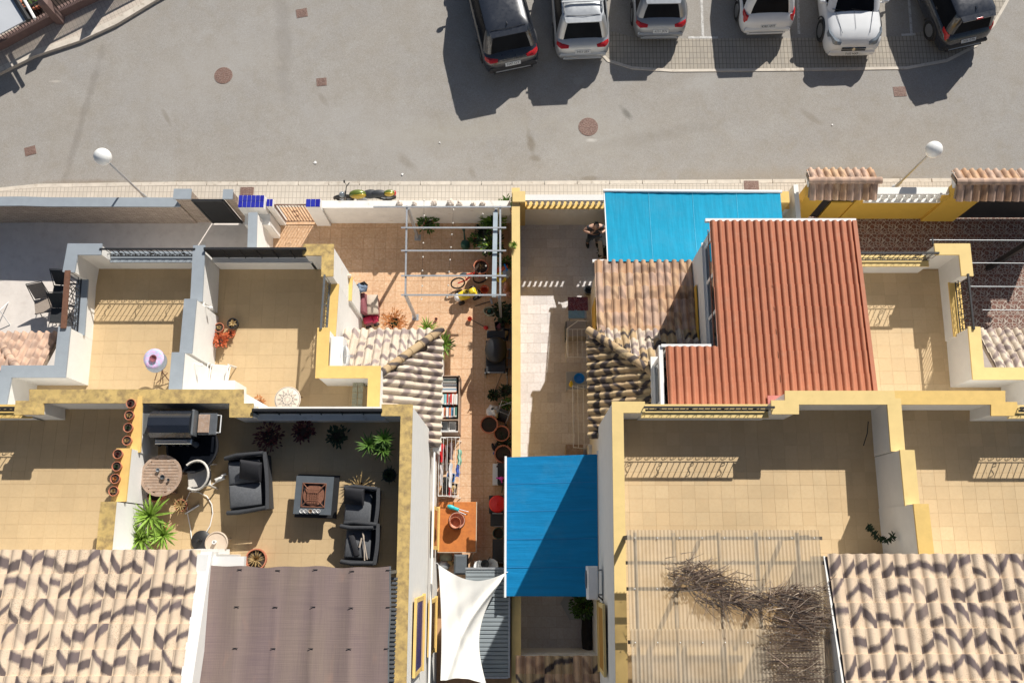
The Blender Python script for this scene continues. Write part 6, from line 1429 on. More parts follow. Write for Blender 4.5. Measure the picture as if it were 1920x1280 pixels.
t = thing('satellite_dish', 'pale satellite dish on the wall beside the air conditioning box', 'satellite dish', W(644,668,4.3)); part(t, 'dish', MB().lathe([(0,-.03),(.15,-.01),(.28,.05),(.28,.06),(.14,0),(0,-.02)], (0,0,0), 22, Matrix.Rotation(radians(75), 3, 'Y')), MT['white_metal'], True); part(t, 'arm', MB().tube([(0,0,0),(.25,0,.05)], .01, 5).tube([(-.02,0,0),(-.1,0,-.3)], .02, 5), MT['galv'])
for i, (x, y, z, l) in enumerate([(381,573,4.35,'upper white wall lamp bracket on the stepped party wall'), (362,680,4.8,'lower white wall lamp bracket on the stepped party wall')]):
    t = thing('wall_lamp', l, 'wall lamp', W(x, y, z), 0, 'lamp brackets on the party wall'); part(t, 'plate', MB().cbox((0,0,0), (.06,.2,.05), None, .01), MT['white_metal']); part(t, 'arm', MB().tube([(0,0,0),(.18,-.05,.03)], .014, 6), MT['white_metal']); part(t, 'shade', MB().lathe([(.05,-.04),(.03,.03),(0,.04)], (.2,-.05,.0), 12), MT['white_metal'], 40)
# --- front terrace A: folding table with tray
t = thing('folding_table', 'small round folding table with a pink and turquoise cloth on the left sandy terrace', 'table', W(296,680,z3+.6)-Vector((0,0,.6)))
part(t, 'tabletop', MB().lathe([(0,.70),(.29,.70),(.29,.72),(0,.72)], n=28), MT['galv'], 40); part(t, 'cloth', MB().lathe([(.0,.728),(.24,.727),(.27,.70),(.27,.69),(.24,.72),(0,.722)], (-.07,.09,0), 20), MT['mesh_white'], True)
MT['lilac'] = simple('lilac_pink_cloth', (.62,.42,.66), .8, .2, 10, col2=(.25,.60,.66)); part(t, 'cloth_border', MB().lathe([(.19,.732),(.27,.728),(.28,.69),(.27,.69),(.19,.728)], (-.07,.09,0), 20), MT['lilac'], True)
part(t, 'bowl', MB().lathe([(.05,.73),(.10,.79),(.085,.79),(.04,.74),(0,.74)], (-.06,.08,0), 16), MT['maroon'], 40)
for s in (1,-1): part(t, 'leg', MB().tube([(s*.2,.2,.70),(-s*.14,-.42,.0)], .013, 6), MT['brown_metal'])
t = thing('folding_chair', 'collapsed brown tube chair frame beside the small folding table', 'folding chair', W(316,700,z3)); part(t, 'frame', MB().tube([(-.35,-.2,.02),(0,.3,.55),(.02,.32,.55),(-.12,-.28,.02)], .012, 5).tube([(-.15,.05,.3),(.1,-.05,.3),(-.3,-.28,.02)], .012, 5), MT['brown_metal'])
# --- left patio: folding chairs, dark table, airer
def lounger(label, px, py, rz, mat, sc=1.0, nz=0):
    t = thing('folding_chair', label, 'folding chair', W(px, py, nz+.006), radians(rz), 'folding chairs on the pale patio')
    part(t, 'backrest', MB().add([(-.22,.12,.42),(.22,.12,.42),(.23,.46,.85),(-.23,.46,.85),(-.22,.12,.40),(.22,.12,.40),(.23,.46,.83),(-.23,.46,.83)], [(0,1,2,3), (7,6,5,4)]), MT[mat])
    part(t, 'seat', MB().cbox((0,-.14,.42), (.5,.46,.02)), MT[mat])
    for s in (1,-1): part(t, 'leg', MB().tube([(s*.24,.48,.87),(s*.27,.1,.42),(s*.26,-.35,.0)], .014, 5), MT['black_metal']); part(t, 'leg', MB().tube([(s*.25,-.38,.44),(s*.24,.30,.0)], .014, 5), MT['black_metal'])
    part(t, 'crossbar', MB().tube([(-.24,.48,.87),(.24,.48,.87)], .014, 5).tube([(-.25,-.38,.44),(.25,-.38,.44)], .014, 5).tube([(-.24,.3,.02),(.24,.3,.02)], .014, 5), MT['black_metal'])
    return t
MT['mesh_brown'] = simple('brown_mesh_fabric', (.34,.28,.23), .8, .15, 20, .2, 90); MT['mesh_black'] = simple('black_mesh_fabric', (.03,.032,.035), .8, .2, 20)
lounger('brown mesh folding chair standing alone in the sun on the pale patio', 93, 572, 12, 'mesh_brown')
lounger('dark folding chair nearest the shadow line beside the terrace wall', 128, 548, -4, 'mesh_black')
lounger('black folding chair in front of the other dark one beside the terrace wall', 124, 590, 0, 'mesh_black')
t = thing('clothes_airer', 'white and turquoise clothes airer at the left edge of the pale patio', 'clothes airer', W(0,595,.006)); 
part(t, 'frame', MB().tube([(-.5,-.5,0),(-.5,.3,.9),(.1,.5,.9),(.35,-.25,0)], .014, 5).tube([(-.4,.5,0),(-.3,-.4,.9),(.2,-.35,.9),(.2,.5,0)], .014, 5), MT['white_metal'])
mb = MB(); [mb.tube([(-.45+i*.13,.45,.9),(-.45+i*.13,-.4,.9)], .006, 4) for i in range(5)]; part(t, 'wire', mb, MT['cyan_plastic']); part(t, 'towel', MB().grid(lambda u, v: (-.55+.42*u, -.15+.5*v, .93-.25*abs(u-.5)+.02*sin(v*9)), 8, 6), MT['mesh_white'], True)
# --- terracotta patio
potted('potted_plant', 'round leafy green plant in a pot below the front wall beside the pergola post', 806, 425, .006, .16, .3, [('leaves','bush','leaf',(.32,200,.06,.12))])
potted('potted_plant', 'tall tropical plant under the pale pergola beam, upper one', 925, 425, .006, .2, .4, [('leaves','ros','leaf',(26,.6,.09,(20,80),.6,3)), ('fronds','bush','leaf_lime',(.4,90,.05,.16))], 'black_plastic')
potted('potted_plant', 'broad leaved tropical plant under the pale pergola beam, lower one', 922, 468, .006, .2, .4, [('leaves','ros','leaf_lime',(22,.5,.10,(15,70),.6,3)), ('under','bush','leaf_dark',(.42,120,.07,.16))], 'black_plastic')
potted('potted_plant', 'fern spilling out in the corner of the yellow wall and the front wall', 952, 400, .006, .15, .5, [('leaves','bush','leaf',(.34,170,.04,.14)), ], 'terracotta')
potted('potted_plant', 'yellow green aloe sitting on the yellow boundary wall', 963, 462, 1.9, .06, .08, [('leaves','ros','leaf_lime',(26,.17,.035,(5,80),.3,3)), ('tips','ros','leaf_dry',(10,.17,.03,(10,70),.3,3))])
potted('potted_plant', 'large terracotta pot of dead soil under the pergola rail', 903, 508, .006, .24, .45, [('stalks','ros','leaf_dry',(8,.2,.015,(40,85),.2,2))])
potted('potted_plant', 'rusty orange agave in a pot beside the porch roof', 742, 610, .006, .2, .32, [('leaves','bush','leaf_rust',(.38,260,.03,.13,.6)), ('heart','ros','leaf_dark',(24,.2,.04))])
potted('potted_plant', 'bright green yucca growing up beside the porch roof corner', 832, 650, .006, .14, .3, [('leaves','ros','leaf_lime',(40,.5,.05,(20,80),.5,3)), ('lower','bush','leaf',(.3,90,.05,.14))])
potted('potted_plant', 'yellow green tuft peeking over the tiled porch roof', 806, 628, .006, .13, .9, [('leaves','ros','leaf_lime',(30,.42,.045,(20,80),.5,3))])
t = thing('watering_can', 'dark green watering can in the shade of the front wall', 'watering can', W(873,462,.006), .1); part(t, 'body', MB().lathe([(.13,0),(.15,.05),(.14,.26),(.08,.32),(.05,.32)], n=18), MT['green_plastic'], 50); part(t, 'spout', MB().tube([(0,.12,.08),(0,.38,.30),(0,.46,.36)], [.035,.025,.05], 8), MT['green_plastic'], 50); part(t, 'handle', MB().tube([(0,-.13,.08),(0,-.25,.2),(0,-.16,.36),(0,.0,.38)], .016, 6), MT['green_plastic'], 50)
# child's bike
bk = thing('bicycle', 'small red childs bicycle lying among the pots under the pergola', 'bicycle', W(880,530,.006), radians(15))
for x in (-.36,.36):
    w_ = part(bk, 'wheel', MB().lathe([(.20,-.02),(.235,-.02),(.235,.02),(.20,.02),(.20,-.02)], (x,0,.24), 20, Matrix.Rotation(radians(62), 3, 'X')), MT['tyre'], 50)
    sp = MB(); M_ = Matrix.Rotation(radians(62), 3, 'X')
    for k in range(7): sp.tube([Vector((x,0,.24)), Vector((x,0,.24))+M_ @ Vector((.2*cos(k*.9), .2*sin(k*.9), 0))], .004, 3)
    part(w_, 'spoke', sp, MT['galv'])
part(bk, 'frame', MB().tube([(-.36,0,.24),(-.05,.03,.26),(.25,.12,.5),(.36,0,.24)], .02, 6).tube([(-.05,.03,.26),(-.12,.12,.52),(.24,.12,.48)], .018, 6), MT['red_plastic'], 50); part(bk, 'saddle', MB().ball((-.13,.14,.55), (.12,.06,.03), 10, 6), MT['seat'], True); part(bk, 'handlebar', MB().tube([(.22,-.1,.58),(.27,.12,.60),(.22,.34,.56)], .014, 6), MT['black_metal'])
# toy tractor / ride-on
rt_ = thing('ride_on_toy', 'yellow and white ride on toy car standing in the sun below the pergola', 'toy car', W(876,556,.006), radians(20))
part(rt_, 'body', MB().ball((-.05,0,.26), (.30,.16,.13), 14, 8).cbox((.22,0,.22), (.20,.26,.14), None, .04), MT['yellow_plastic'], 50); part(rt_, 'seat', MB().cbox((.18,0,.36), (.2,.2,.14), Matrix.Rotation(-.3, 3, 'Y'), .04), MT['yellow_plastic'], 50)
part(rt_, 'bonnet_front', MB().ball((-.30,0,.24), (.12,.14,.10), 12, 8), MT['white_plastic'], True); part(rt_, 'steering_wheel', MB().lathe([(.07,0),(.09,0),(.09,.02),(.07,.02),(.07,0)], (-.02,0,.42), 16, Matrix.Rotation(.5, 3, 'Y')), MT['black_plastic'], 50)
for x in (-.24,.24):
    for y in (-.17,.17): part(rt_, 'wheel', MB().lathe([(0,-.04),(.10,-.04),(.11,0),(.10,.04),(0,.04)], (x,y,.11), 16, Matrix.Rotation(pi/2, 3, 'X')), MT['black_plastic'], 50)
t = thing('helmet', 'black and white bike helmet beside the orange bucket', 'helmet', W(897,553,.006)); part(t, 'shell', MB().ball((0,0,.10), (.13,.16,.11), 14, 8), MT['black_plastic'], True); part(t, 'vent', MB().tube([(-.06,-.1,.17),(0,.0,.215),(-.04,.12,.17)], .016, 5).tube([(.05,-.1,.17),(.06,.0,.19),(.05,.12,.15)], .016, 5), MT['white_plastic'])
def bucket(label, px, py, r, h, mat, z=.006, cat='bucket', nm='bucket', rim=None):
    t = thing(nm, label, cat, W(px, py, z)); part(t, 'shell', MB().lathe([(r*.75,0),(r,h),(r*1.06,h),(r*1.06,h*.94),(r*.96,h*.94),(r*.72,.02),(0,.02)][0:3]+[(r*.93,h),(r*.70,.02),(0,.02)], n=22), MT[mat], 40); part(t, 'rim', MB().lathe([(r*.93,h-.01),(r*1.06,h-.02),(r*1.06,h+.01),(r*.93,h+.01),(r*.93,h-.01)], n=22), MT[rim or mat], 40)
    part(t, 'handle', MB().tube([(-r,0,h*.95),(-r*.6,r*.7,h*.9),(r*.6,r*.7,h*.9),(r,0,h*.95)], .006, 4), MT['galv']); return t
bucket('orange plastic bucket beside the yellow toy car', 909, 546, .13, .22, 'orange_plastic')
bucket('small orange red bucket standing in the sun on the terracotta floor', 881, 599, .07, .10, 'orange_plastic')
t = thing('broom', 'black handled broom with a red head between the bucket and the grill', 'broom', W(884,601,.006), radians(-28)); part(t, 'handle', MB().tube([(0,0,.12),(.45,0,.06)], .012, 6), MT['black_plastic']); part(t, 'head', MB().ball((.52,0,.05), (.08,.07,.05), 10, 6), MT['red_plastic'], True)
t = thing('garden_fan', 'yellow and blue plastic garden toy behind the pergola beam', 'toy', W(942,516,.006), .3); part(t, 'seat', MB().cbox((-.02,.1,.35), (.5,.14,.06), None, .02), MT['orange_plastic']); part(t, 'wheel', MB().lathe([(.10,-.03),(.17,-.03),(.17,.03),(.10,.03),(.10,-.03)], (-.08,-.15,.3), 18, Matrix.Rotation(.4, 3, 'X')), MT['yellow_plastic'], 50); part(t, 'drum', MB().lathe([(.0,0),(.14,0),(.15,.18),(.10,.2),(0,.2)], (.14,-.1,.2), 18), MT['galv'], 40); part(t, 'handle', MB().tube([(.14,.2,.4),(.16,-.05,.5)], .03, 6), MT['blue_plastic'])
for i, (x, y, l) in enumerate([(949,543,'small pink clay figure on the ground beside the yellow wall, upper one'), (953,553,'small pink clay figure on the ground beside the yellow wall, lower one')]):
    t = thing('clay_figure', l, 'clay figure', W(x, y, .006), i, 'clay figures beside the yellow wall'); part(t, 'body', MB().ball((0,0,.12), (.09,.13,.12), 12, 8), MT['terracotta_pale'], True); part(t, 'head', MB().ball((0,.12,.24), (.07,.07,.07), 10, 6), MT['terracotta_pale'], True)
t = thing('hose_reel', 'coil of pale green garden hose in the shade above the black grill', 'hose', W(918,586,.006)); mb = MB(); mb.tube([((.13+.004*k/4)*cos(k*.5), (.13)*sin(k*.5), .02+.0035*k) for k in range(60)], .016, 5); part(t, 'coil', mb, MT['greenwood'], 50); part(t, 'holder', MB().lathe([(.08,0),(.06,.22),(0,.23)], n=14), MT['green_plastic'], 40)
potted('potted_plant', 'shaded leafy plant beside the coil of garden hose', 942, 590, .006, .15, .3, [('leaves','bush','leaf_dark',(.32,150,.06,.12))], 'black_plastic')
# black gas grill in the passage
gr = thing('gas_grill', 'black covered gas grill on wheels against the yellow wall', 'gas grill', W(931,672,.006)); 
part(gr, 'cabinet', MB().cbox((0,0,.42), (.62,.80,.66), None, .03), MT['black_metal']); part(gr, 'lid', MB().ball((0,.08,.84), (.34,.42,.22), 18, 8), MT['black_metal'], True); part(gr, 'shelf', MB().cbox((0,-.50,.78), (.60,.26,.04), None, .01), MT['black_plastic']); part(gr, 'shelf', MB().cbox((0,.58,.78), (.56,.24,.04), None, .01), MT['black_plastic'])
part(gr, 'handle', MB().tube([(-.24,-.62,.86),(.24,-.62,.86)], .012, 6), MT['galv']); 
for s in (1,-1): part(gr, 'wheel', MB().lathe([(0,-.03),(.12,-.03),(.12,.03),(0,.03)], (s*.33,-.45,.12), 16, Matrix.Rotation(pi/2, 3, 'Y')), MT['tyre'], 50); part(gr, 'frame_post', MB().tube([(s*.32,-.62,.0),(s*.32,-.62,.84)], .014, 5), MT['galv'])
# bookshelf lying open with books, crates
sh_ = thing('bookshelf', 'low open shelf packed with upright and stacked books along the house wall', 'bookshelf', W(845,765,.006)); X0, X1 = -.30, .30; Y0, Y1 = -.85, .85; zt_ = .85
part(sh_, 'side_panel', MB().box((X0-.03,Y0,0),(X0,Y1,zt_)), MT['grey_metal']); part(sh_, 'side_panel', MB().box((X1,Y0,0),(X1+.03,Y1,zt_)), MT['wood_old']); part(sh_, 'shelf_board', MB().box((X0,Y0,.4),(X1,Y1,.43)), MT['wood_old'])
for y in (Y0, Y0+.35, Y1-.02): part(sh_, 'divider', MB().box((X0,y,0),(X1,y+.025,zt_+.02)), MT['white_metal'] if y == Y0 else MT['wood_old'])
random.seed(5); BC = [('red_book',(.50,.03,.02)),('green_book',(.05,.15,.12)),('blue_book',(.08,.25,.42)),('white_book',(.72,.70,.66)),('teal_book',(.18,.42,.45)),('brown_book',(.22,.10,.06)),('orange_book',(.60,.20,.10))]
for n_, c_ in BC: MT[n_] = simple(n_, c_, .7, .12, 12)
bn = 0; posl = []
x = X0+.02
while x < X1-.05: w_ = random.uniform(.035,.075); posl.append((x, -.40, w_, .30, .55)); x += w_+.006
x = X0+.02
while x < X1-.05: w_ = random.uniform(.035,.075); posl.append((x, -.02, w_, .32, .58)); x += w_+.006
y = .36
while y < .78: h_ = random.uniform(.035,.07); posl.append((X0+.05, y, .48, h_, .50)); y += h_+.01
BW = ['red', 'green', 'blue', 'white', 'teal', 'brown', 'orange']
for k, (x, y, w_, h_, zz) in enumerate(posl):
    m_ = (k*3+k//4) % 7; row = 'lower row' if y == -.40 else ('upper row' if y == -.02 else 'flat stack')
    rc = [q for q in posl[:k+1] if (q[1] == y if y in (-.40, -.02) else q[1] > .3)]; on = ['first','second','third','fourth','fifth','sixth','seventh','eighth','ninth','tenth','eleventh','twelfth','thirteenth'][len(rc)-1]
    t = thing('book', BW[m_]+' book, '+on+(' from the left in the ' if row != 'flat stack' else ' from below in the ')+row+' of the open shelf', 'book', sh_.location+Vector((x+w_/2, y+h_/2, .43)), 0, 'books in the open shelf')
    H_ = random.uniform(.30,.40); part(t, 'cover', MB().box((-w_/2,-h_/2,0),(w_/2,h_/2,H_)), MT[BC[m_][0]]); part(t, 'pages', MB().box((-w_/2+.012 if k % 3 else -w_/2+.004,-h_/2+.008,H_-.01),(w_/2-.012 if k % 3 else w_/2-.004,-h_/2+(.05 if k % 3 else h_-.02),H_+.004)), MT['mesh_white'])
for i, (x, l) in enumerate([(-.13,'blue grey open box at the lower end of the shelf'),(.12,'white open box at the lower end of the shelf')]):
    t = thing('box', l, 'box', sh_.location+Vector((x, -.66, .43))); part(t, 'side', MB().box((-.11,-.13,0),(.11,-.115,.28)).box((-.11,.115,0),(.11,.13,.28)).box((-.11,-.115,0),(-.095,.115,.28)).box((.095,-.115,0),(.11,.115,.28)).box((-.095,-.115,0),(.095,.115,.01)), MT['white_plastic' if i else 'galv'])
# rack of hanging clothes & toys below the shelf
ck2 = thing('clothes_rack', 'airer hung with drying clothes in red, grey and white beside the house wall', 'clothes rack', W(847,880,.006)); fr = MB()
for y in (-.85,.85): fr.tube([(-.30,y,1.0),(.30,y,1.0)], .012, 5); fr.tube([(-.28,y,0),(.28,y,1.0)], .012, 5); fr.tube([(.28,y,0),(-.28,y,1.0)], .012, 5)
for i in range(6): fr.tube([(-.30+.12*i,-.85,1.0),(-.30+.12*i,.85,1.0)], .006, 4)
part(ck2, 'frame', fr, MT['white_metal'])
def cloth(label, x, y, w_, L, col, n=0):
    nm = 'cloth_'+str(n); MT[nm] = simple(['red','grey','mauve','white','blue','green','black','beige'][n % 8]+'_washing', col, .9, .15, 10)
    mb = MB(); mb.grid(lambda u, v: ((u-.5)*w_+.012*sin(v*11+n), (v-.5)*L, -.30*abs((u-.5)*2)**1.5+.01*sin(v*15+u*5)), 10, 14)
    solo('clothing', label, 'clothing', mb, MT[nm], True, loc=ck2.location+Vector((x, y, 1.02)))
for k, a in enumerate([('red shirt hung at the wall side of the clothes rack', -.24,.40,.15,.55,(.55,.01,.015)), ('grey trousers hung beside the red shirt', -.10,.25,.12,.75,(.20,.16,.15)), ('mauve brown top hung in the middle of the rack', .03,.45,.12,.5,(.17,.11,.12)), ('white towel hung in the middle of the rack', .02,-.25,.12,.7,(.72,.71,.72)), ('blue cloth strip hung at the outer side of the rack', .24,-.12,.12,.35,(.06,.12,.45)), ('mint green top hung at the outer side of the rack', .28,.28,.12,.45,(.25,.52,.40)), ('black garment at the lower end of the rack', -.12,-.55,.15,.5,(.02,.018,.016)), ('white pair of socks at the wall side of the rack', -.24,-.25,.10,.6,(.62,.58,.58))]): cloth(*a, n=k)
cloth('dark red cloth at the lower end of the clothes rack', .02,-.72,.09,.3,(.35,.02,.03),n=8)
# orange table with pots
ot = thing('table', 'orange stained wooden table carrying terracotta pots in the left passage', 'table', W(857,987,.75)-Vector((0,0,.744)))
part(ot, 'tabletop', MB().cbox((0,0,.73), (1.10,1.42,.04), None, .008), MT['orange_wood']); part(ot, 'edge', MB().box((.55,-.71,.70),(.57,.71,.755)).box((-.55,-.73,.70),(.57,-.712,.755)), MT['beige_plastic'])
for x in (-.48,.48):
    for y in (-.63,.63): part(ot, 'leg', MB().box((x-.03,y-.03,0),(x+.03,y+.03,.71)), MT['orange_wood'])
t = thing('flower_pot', 'nested empty terracotta pots on the orange table', 'flower pot', ot.location+Vector((.0,.15,.751)))
for k, (r, h, z, x, y) in enumerate([(.24,.20,0,0,0), (.235,.16,.10,.01,.02), (.17,.20,.12,-.03,-.04)]):
    part(t, 'pot', MB().lathe([(r*.75,z),(r*.98,z+h),(r*1.03,z+h),(r*1.03,z+h-.02),(r*.97,z+h-.02)][:3]+[(r*.90,z+h),(r*.70,z+.02),(0,z+.02)], (x,y,0), 26), MT['terracotta_pale' if k != 2 else 'terracotta'], 40)
t = thing('spray_bottle', 'turquoise plastic trigger spray lying on the orange table', 'spray bottle', ot.location+Vector((-.08,.52,.76)), -.35); part(t, 'body', MB().ball((-.1,0,.06), (.13,.07,.06), 12, 8), MT['cyan_plastic'], True); part(t, 'trigger', MB().cbox((.06,.0,.07), (.16,.10,.07), None, .03), MT['cyan_plastic'], 40); part(t, 'lance', MB().tube([(.1,.02,.06),(.42,.05,.05)], .012, 5).tube([(.1,-.04,.06),(.38,-.05,.05)], .01, 5), MT['galv'])
# right side of the left passage
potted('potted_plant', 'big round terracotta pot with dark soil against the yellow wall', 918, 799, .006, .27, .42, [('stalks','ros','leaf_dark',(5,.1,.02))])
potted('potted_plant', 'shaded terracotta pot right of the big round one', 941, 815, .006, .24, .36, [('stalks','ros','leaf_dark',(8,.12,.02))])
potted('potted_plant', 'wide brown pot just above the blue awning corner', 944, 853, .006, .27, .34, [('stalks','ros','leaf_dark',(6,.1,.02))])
bucket('small blue plastic cup near the wide brown pot', 928, 850, .05, .10, 'blue_plastic', cat='cup')
potted('potted_plant', 'pot with a pale hoop handle beside the yellow wall below the grill', 949, 735, .006, .15, .28, [('leaves','bush','leaf_dark',(.2,70,.05,.1))], 'black_plastic')
t = thing('plastic_bag', 'stuffed white plastic bag between the pots and the folded trolley', 'bag', W(924,775,.006)); random.seed(3); mb = MB(); mb.ball((0,0,.20), (.20,.24,.20), 16, 10); mb.v = [tuple(Vector(v)*(1+.10*sin(v[0]*31+v[1]*17)+.06*sin(v[1]*43))) for v in mb.v]; part(t, 'bag', mb, MT['white_plastic'], True); part(t, 'knot', MB().ball((.0,.08,.40), (.05,.04,.05), 8, 6), MT['dark_grey'], True)
t = thing('folding_trolley', 'folded grey tube trolley leaning on the yellow wall', 'trolley', W(946,778,.006), -.4); part(t, 'frame', MB().tube([(-.2,-.3,.1),(-.2,.3,.6),(.15,.3,.6),(.15,-.3,.1)], .014, 6, closed=True).tube([(-.2,0,.35),(.15,0,.35)], .012, 5).tube([(-.28,.1,.3),(.2,.45,.7)], .01, 5), MT['galv'], 50); part(t, 'panel', MB().add([(-.17,-.24,.14),(.12,-.24,.14),(.12,.1,.42),(-.17,.1,.42)], [(0,1,2,3)]), MT['black_plastic'])
for s in (-.22,.17): part(t, 'wheel', MB().lathe([(0,-.02),(.08,-.02),(.08,.02),(0,.02)], (s,-.32,.08), 12, Matrix.Rotation(pi/2, 3, 'Y')), MT['tyre'])
t = thing('planter_box', 'long white planter trough beside a dark box against the yellow wall', 'planter', W(929,890,.006)); part(t, 'trough', MB().box((-.08,-.32,0),(.08,.32,.22)).box((-.065,-.30,.2),(.065,.30,.225)), MT['white_plastic'])
t = thing('storage_box', 'dark grey storage box beside the white planter trough', 'box', W(943,890,.006)); part(t, 'body', MB().cbox((0,0,.2), (.28,.62,.38), None, .02), MT['dark_grey']); part(t, 'lid', MB().cbox((0,0,.41), (.30,.64,.04), None, .01), MT['black_plastic'])
t = thing('toy', 'bright pink toy animal on top of the dark storage box', 'toy', W(940,897,.44)); part(t, 'body', MB().ball((0,0,.07), (.07,.06,.06), 12, 8), MT['pink_plastic'], True); part(t, 'limb', MB().tube([(-.15,.02,.05),(0,0,.08),(.16,.03,.05)], .022, 6).tube([(0,0,.05),(.02,-.12,.03)], .02, 6), MT['pink_plastic'], 50)
def bin_(label, px, py, w_, d_, h, lidmat, boxmat='black_plastic', roundlid=False):
    t = thing('wheelie_bin', label, 'bin', W(px, py, .006)); part(t, 'body', MB().cbox((0,0,h/2), (w_,d_,h), None, .03), MT[boxmat])
    if roundlid: part(t, 'lid', MB().lathe([(w_*.46,h+.02),(w_*.50,h+.04),(w_*.42,h+.10),(0,h+.13)], n=26), MT[lidmat], 40); part(t, 'lid_ridge', MB().tube([(0,-w_*.44,h+.08),(0,0,h+.135),(0,w_*.44,h+.08)], .008, 4), MT[lidmat])
    else: part(t, 'lid', MB().cbox((0,0,h+.02), (w_*1.05,d_*1.05,.05), None, .015), MT[lidmat])
    part(t, 'handle', MB().tube([(-w_*.3,-d_*.54,h),(w_*.3,-d_*.54,h)], .015, 6), MT['galv']); return t
bin_('black bin with a round bright red lid at the edge of the blue awning', 934, 947, .50, .50, .75, 'red_plastic', roundlid=True)
bin_('black bin with stacked dark trays below the red lidded one', 936, 975, .46, .36, .6, 'black_plastic')
potted('potted_plant', 'dark pot with a pale green rim beside the black bins', 935, 1000, .006, .16, .5, [('stalks','ros','leaf_dark',(4,.08,.02))], 'green_plastic')
bin_('long low black storage chest beside the grey shed', 938, 1032, .40, .62, .7, 'black_plastic', 'dark_grey')
t = thing('cushions', 'pile of olive and grey cushions at the foot of the house wall', 'cushions', W(838,1052,.006)); part(t, 'cushion', MB().ball((0,.12,.3), (.20,.16,.10), 12, 6), MT['greenwood'], True); part(t, 'cushion', MB().ball((-.07,-.12,.38), (.19,.15,.10), 12, 6), MT['galv'], True); part(t, 'cushion', MB().ball((.10,-.05,.33), (.13,.08,.07), 12, 6), MT['leaf_dry'], True)
t = thing('suitcase', 'flat blue grey lid of a storage case beside the shade sail', 'case', W(867,1057,.006)); part(t, 'case', MB().cbox((0,0,.5), (.36,.56,1.0), None, .05), MT['slate'], 40)
solo('plank', 'thin pale plank leaning near the grey shed', 'plank', MB().tube([W(880,1055,.1), W(888,1037,.9)], .014, 4), MT['beige_plastic'])
t = thing('cooking_pots', 'white basin and black pan on the edge of the grey shed', 'pans', W(913,1060,1.2)); part(t, 'basin', MB().lathe([(.12,0),(.2,.08),(.19,.08),(.1,.02),(0,.02)], (.12,0,0), 18), MT['white_plastic'], 40); part(t, 'basin', MB().lathe([(.1,0),(.17,.07),(.16,.07),(.08,.02),(0,.02)], (-.2,-.02,0), 18), MT['white_plastic'], 40); part(t, 'pan', MB().lathe([(.1,.1),(.12,.17),(.11,.17),(0,.12)], (-.05,.05,0), 16).tube([(.0,.1,.15),(.1,.25,.15)], .012, 5), MT['black_plastic'], 40); part(t, 'stand', MB().box((-.35,-.12,-1.19),(.3,.12,-.01)), MT['galv'])
# chairs at the porch, covered chair, denim, red toys
t = thing('covered_chair', 'garden chair with a beige and maroon seat cover beside the porch', 'chair', W(694,572,.5)-Vector((0,0,.494)), radians(4))
part(t, 'seat_cover', MB().cbox((.08,0,.55), (.36,.62,.10), Matrix.Rotation(.12, 3, 'Y'), .03), MT['beige_fabric'], 50); part(t, 'back_cover', MB().cbox((-.16,0,.68), (.14,.62,.34), Matrix.Rotation(-.2, 3, 'Y'), .03), MT['maroon'], 50); part(t, 'skirt', MB().cbox((.0,0,.25), (.44,.58,.48), None, .02), MT['maroon'])
t = thing('denim_bundle', 'crumpled denim jacket on top of the porch post', 'clothing', W(678,541,.9)); random.seed(9); mb = MB(); mb.ball((0,0,.08), (.2,.15,.11), 16, 10); mb.v = [tuple(Vector(v)*(1+.14*sin(v[0]*37+v[2]*51)+.10*sin(v[1]*49))) for v in mb.v]; part(t, 'jacket', mb, MT['denim'], True); part(t, 'collar', MB().tube([(-.02,.1,.15),(.1,.15,.17),(.2,.05,.12)], .035, 6), MT['black_plastic'], 40)
t = thing('toy_push_car', 'pink red childs push car below the covered chair', 'toy car', W(697,605,.006), .3); part(t, 'body', MB().cbox((0,0,.22), (.34,.24,.18), None, .05), MT['maroon'], 50); MT['toyred'] = simple('raspberry_plastic', (.50,.02,.08), .45, .1, 6); part(t, 'hood', MB().cbox((-.05,.02,.36), (.30,.22,.10), None, .04), MT['toyred'], 50); part(t, 'seat', MB().cbox((.16,0,.30), (.20,.24,.10), None, .04), MT['toyred'], 50)
for x in (-.12,.14):
    for y in (-.13,.13): part(t, 'wheel', MB().lathe([(0,-.03),(.09,-.03),(.09,.03),(0,.03)], (x,y,.09), 12, Matrix.Rotation(pi/2, 3, 'X')), MT['black_plastic'])
potted('flower_pot', 'tiny pink pot standing alone on the sunny terracotta floor', 818, 599, .006, .05, .08, [('leaves','ros','leaf_maroon',(6,.04,.02))])
# porch columns at the house wall (yellow topped)
pc = thing('porch_pillar', 'white porch wall with a narrow yellow coping and beige beam beside the patio', 'wall', W(655,540,0)); a, b = W(650,562,2.3), W(660,520,2.3); part(pc, 'wall', MB().box((a.x, a.y, 0), (b.x, b.y, 2.25)), MT['white'], world=True); part(pc, 'coping', MB().box((a.x-.02, a.y-.02, 2.25), (b.x+.02, b.y+.02, 2.3)), MT['yellow'], world=True); a2 = W(638,516,2.5); part(pc, 'beam', MB().tube([a2, W(658,518,2.4)], .07, 8), MT['beige_plastic'], 40, world=True)
t = thing('parasol', 'closed grey parasol standing between the porch walls', 'parasol', W(660,620,.006)); part(t, 'pole', MB().tube([(0,0,0),(0,.0,2.1)], .02, 6), MT['galv']); part(t, 'canopy', MB().lathe([(.05,1.0),(.09,1.3),(.05,2.0),(0,2.1)], n=10), MT['grey_metal'], 40); part(t, 'base', MB().lathe([(.2,0),(.2,.06),(.03,.1)], n=16), MT['galv'], 40)
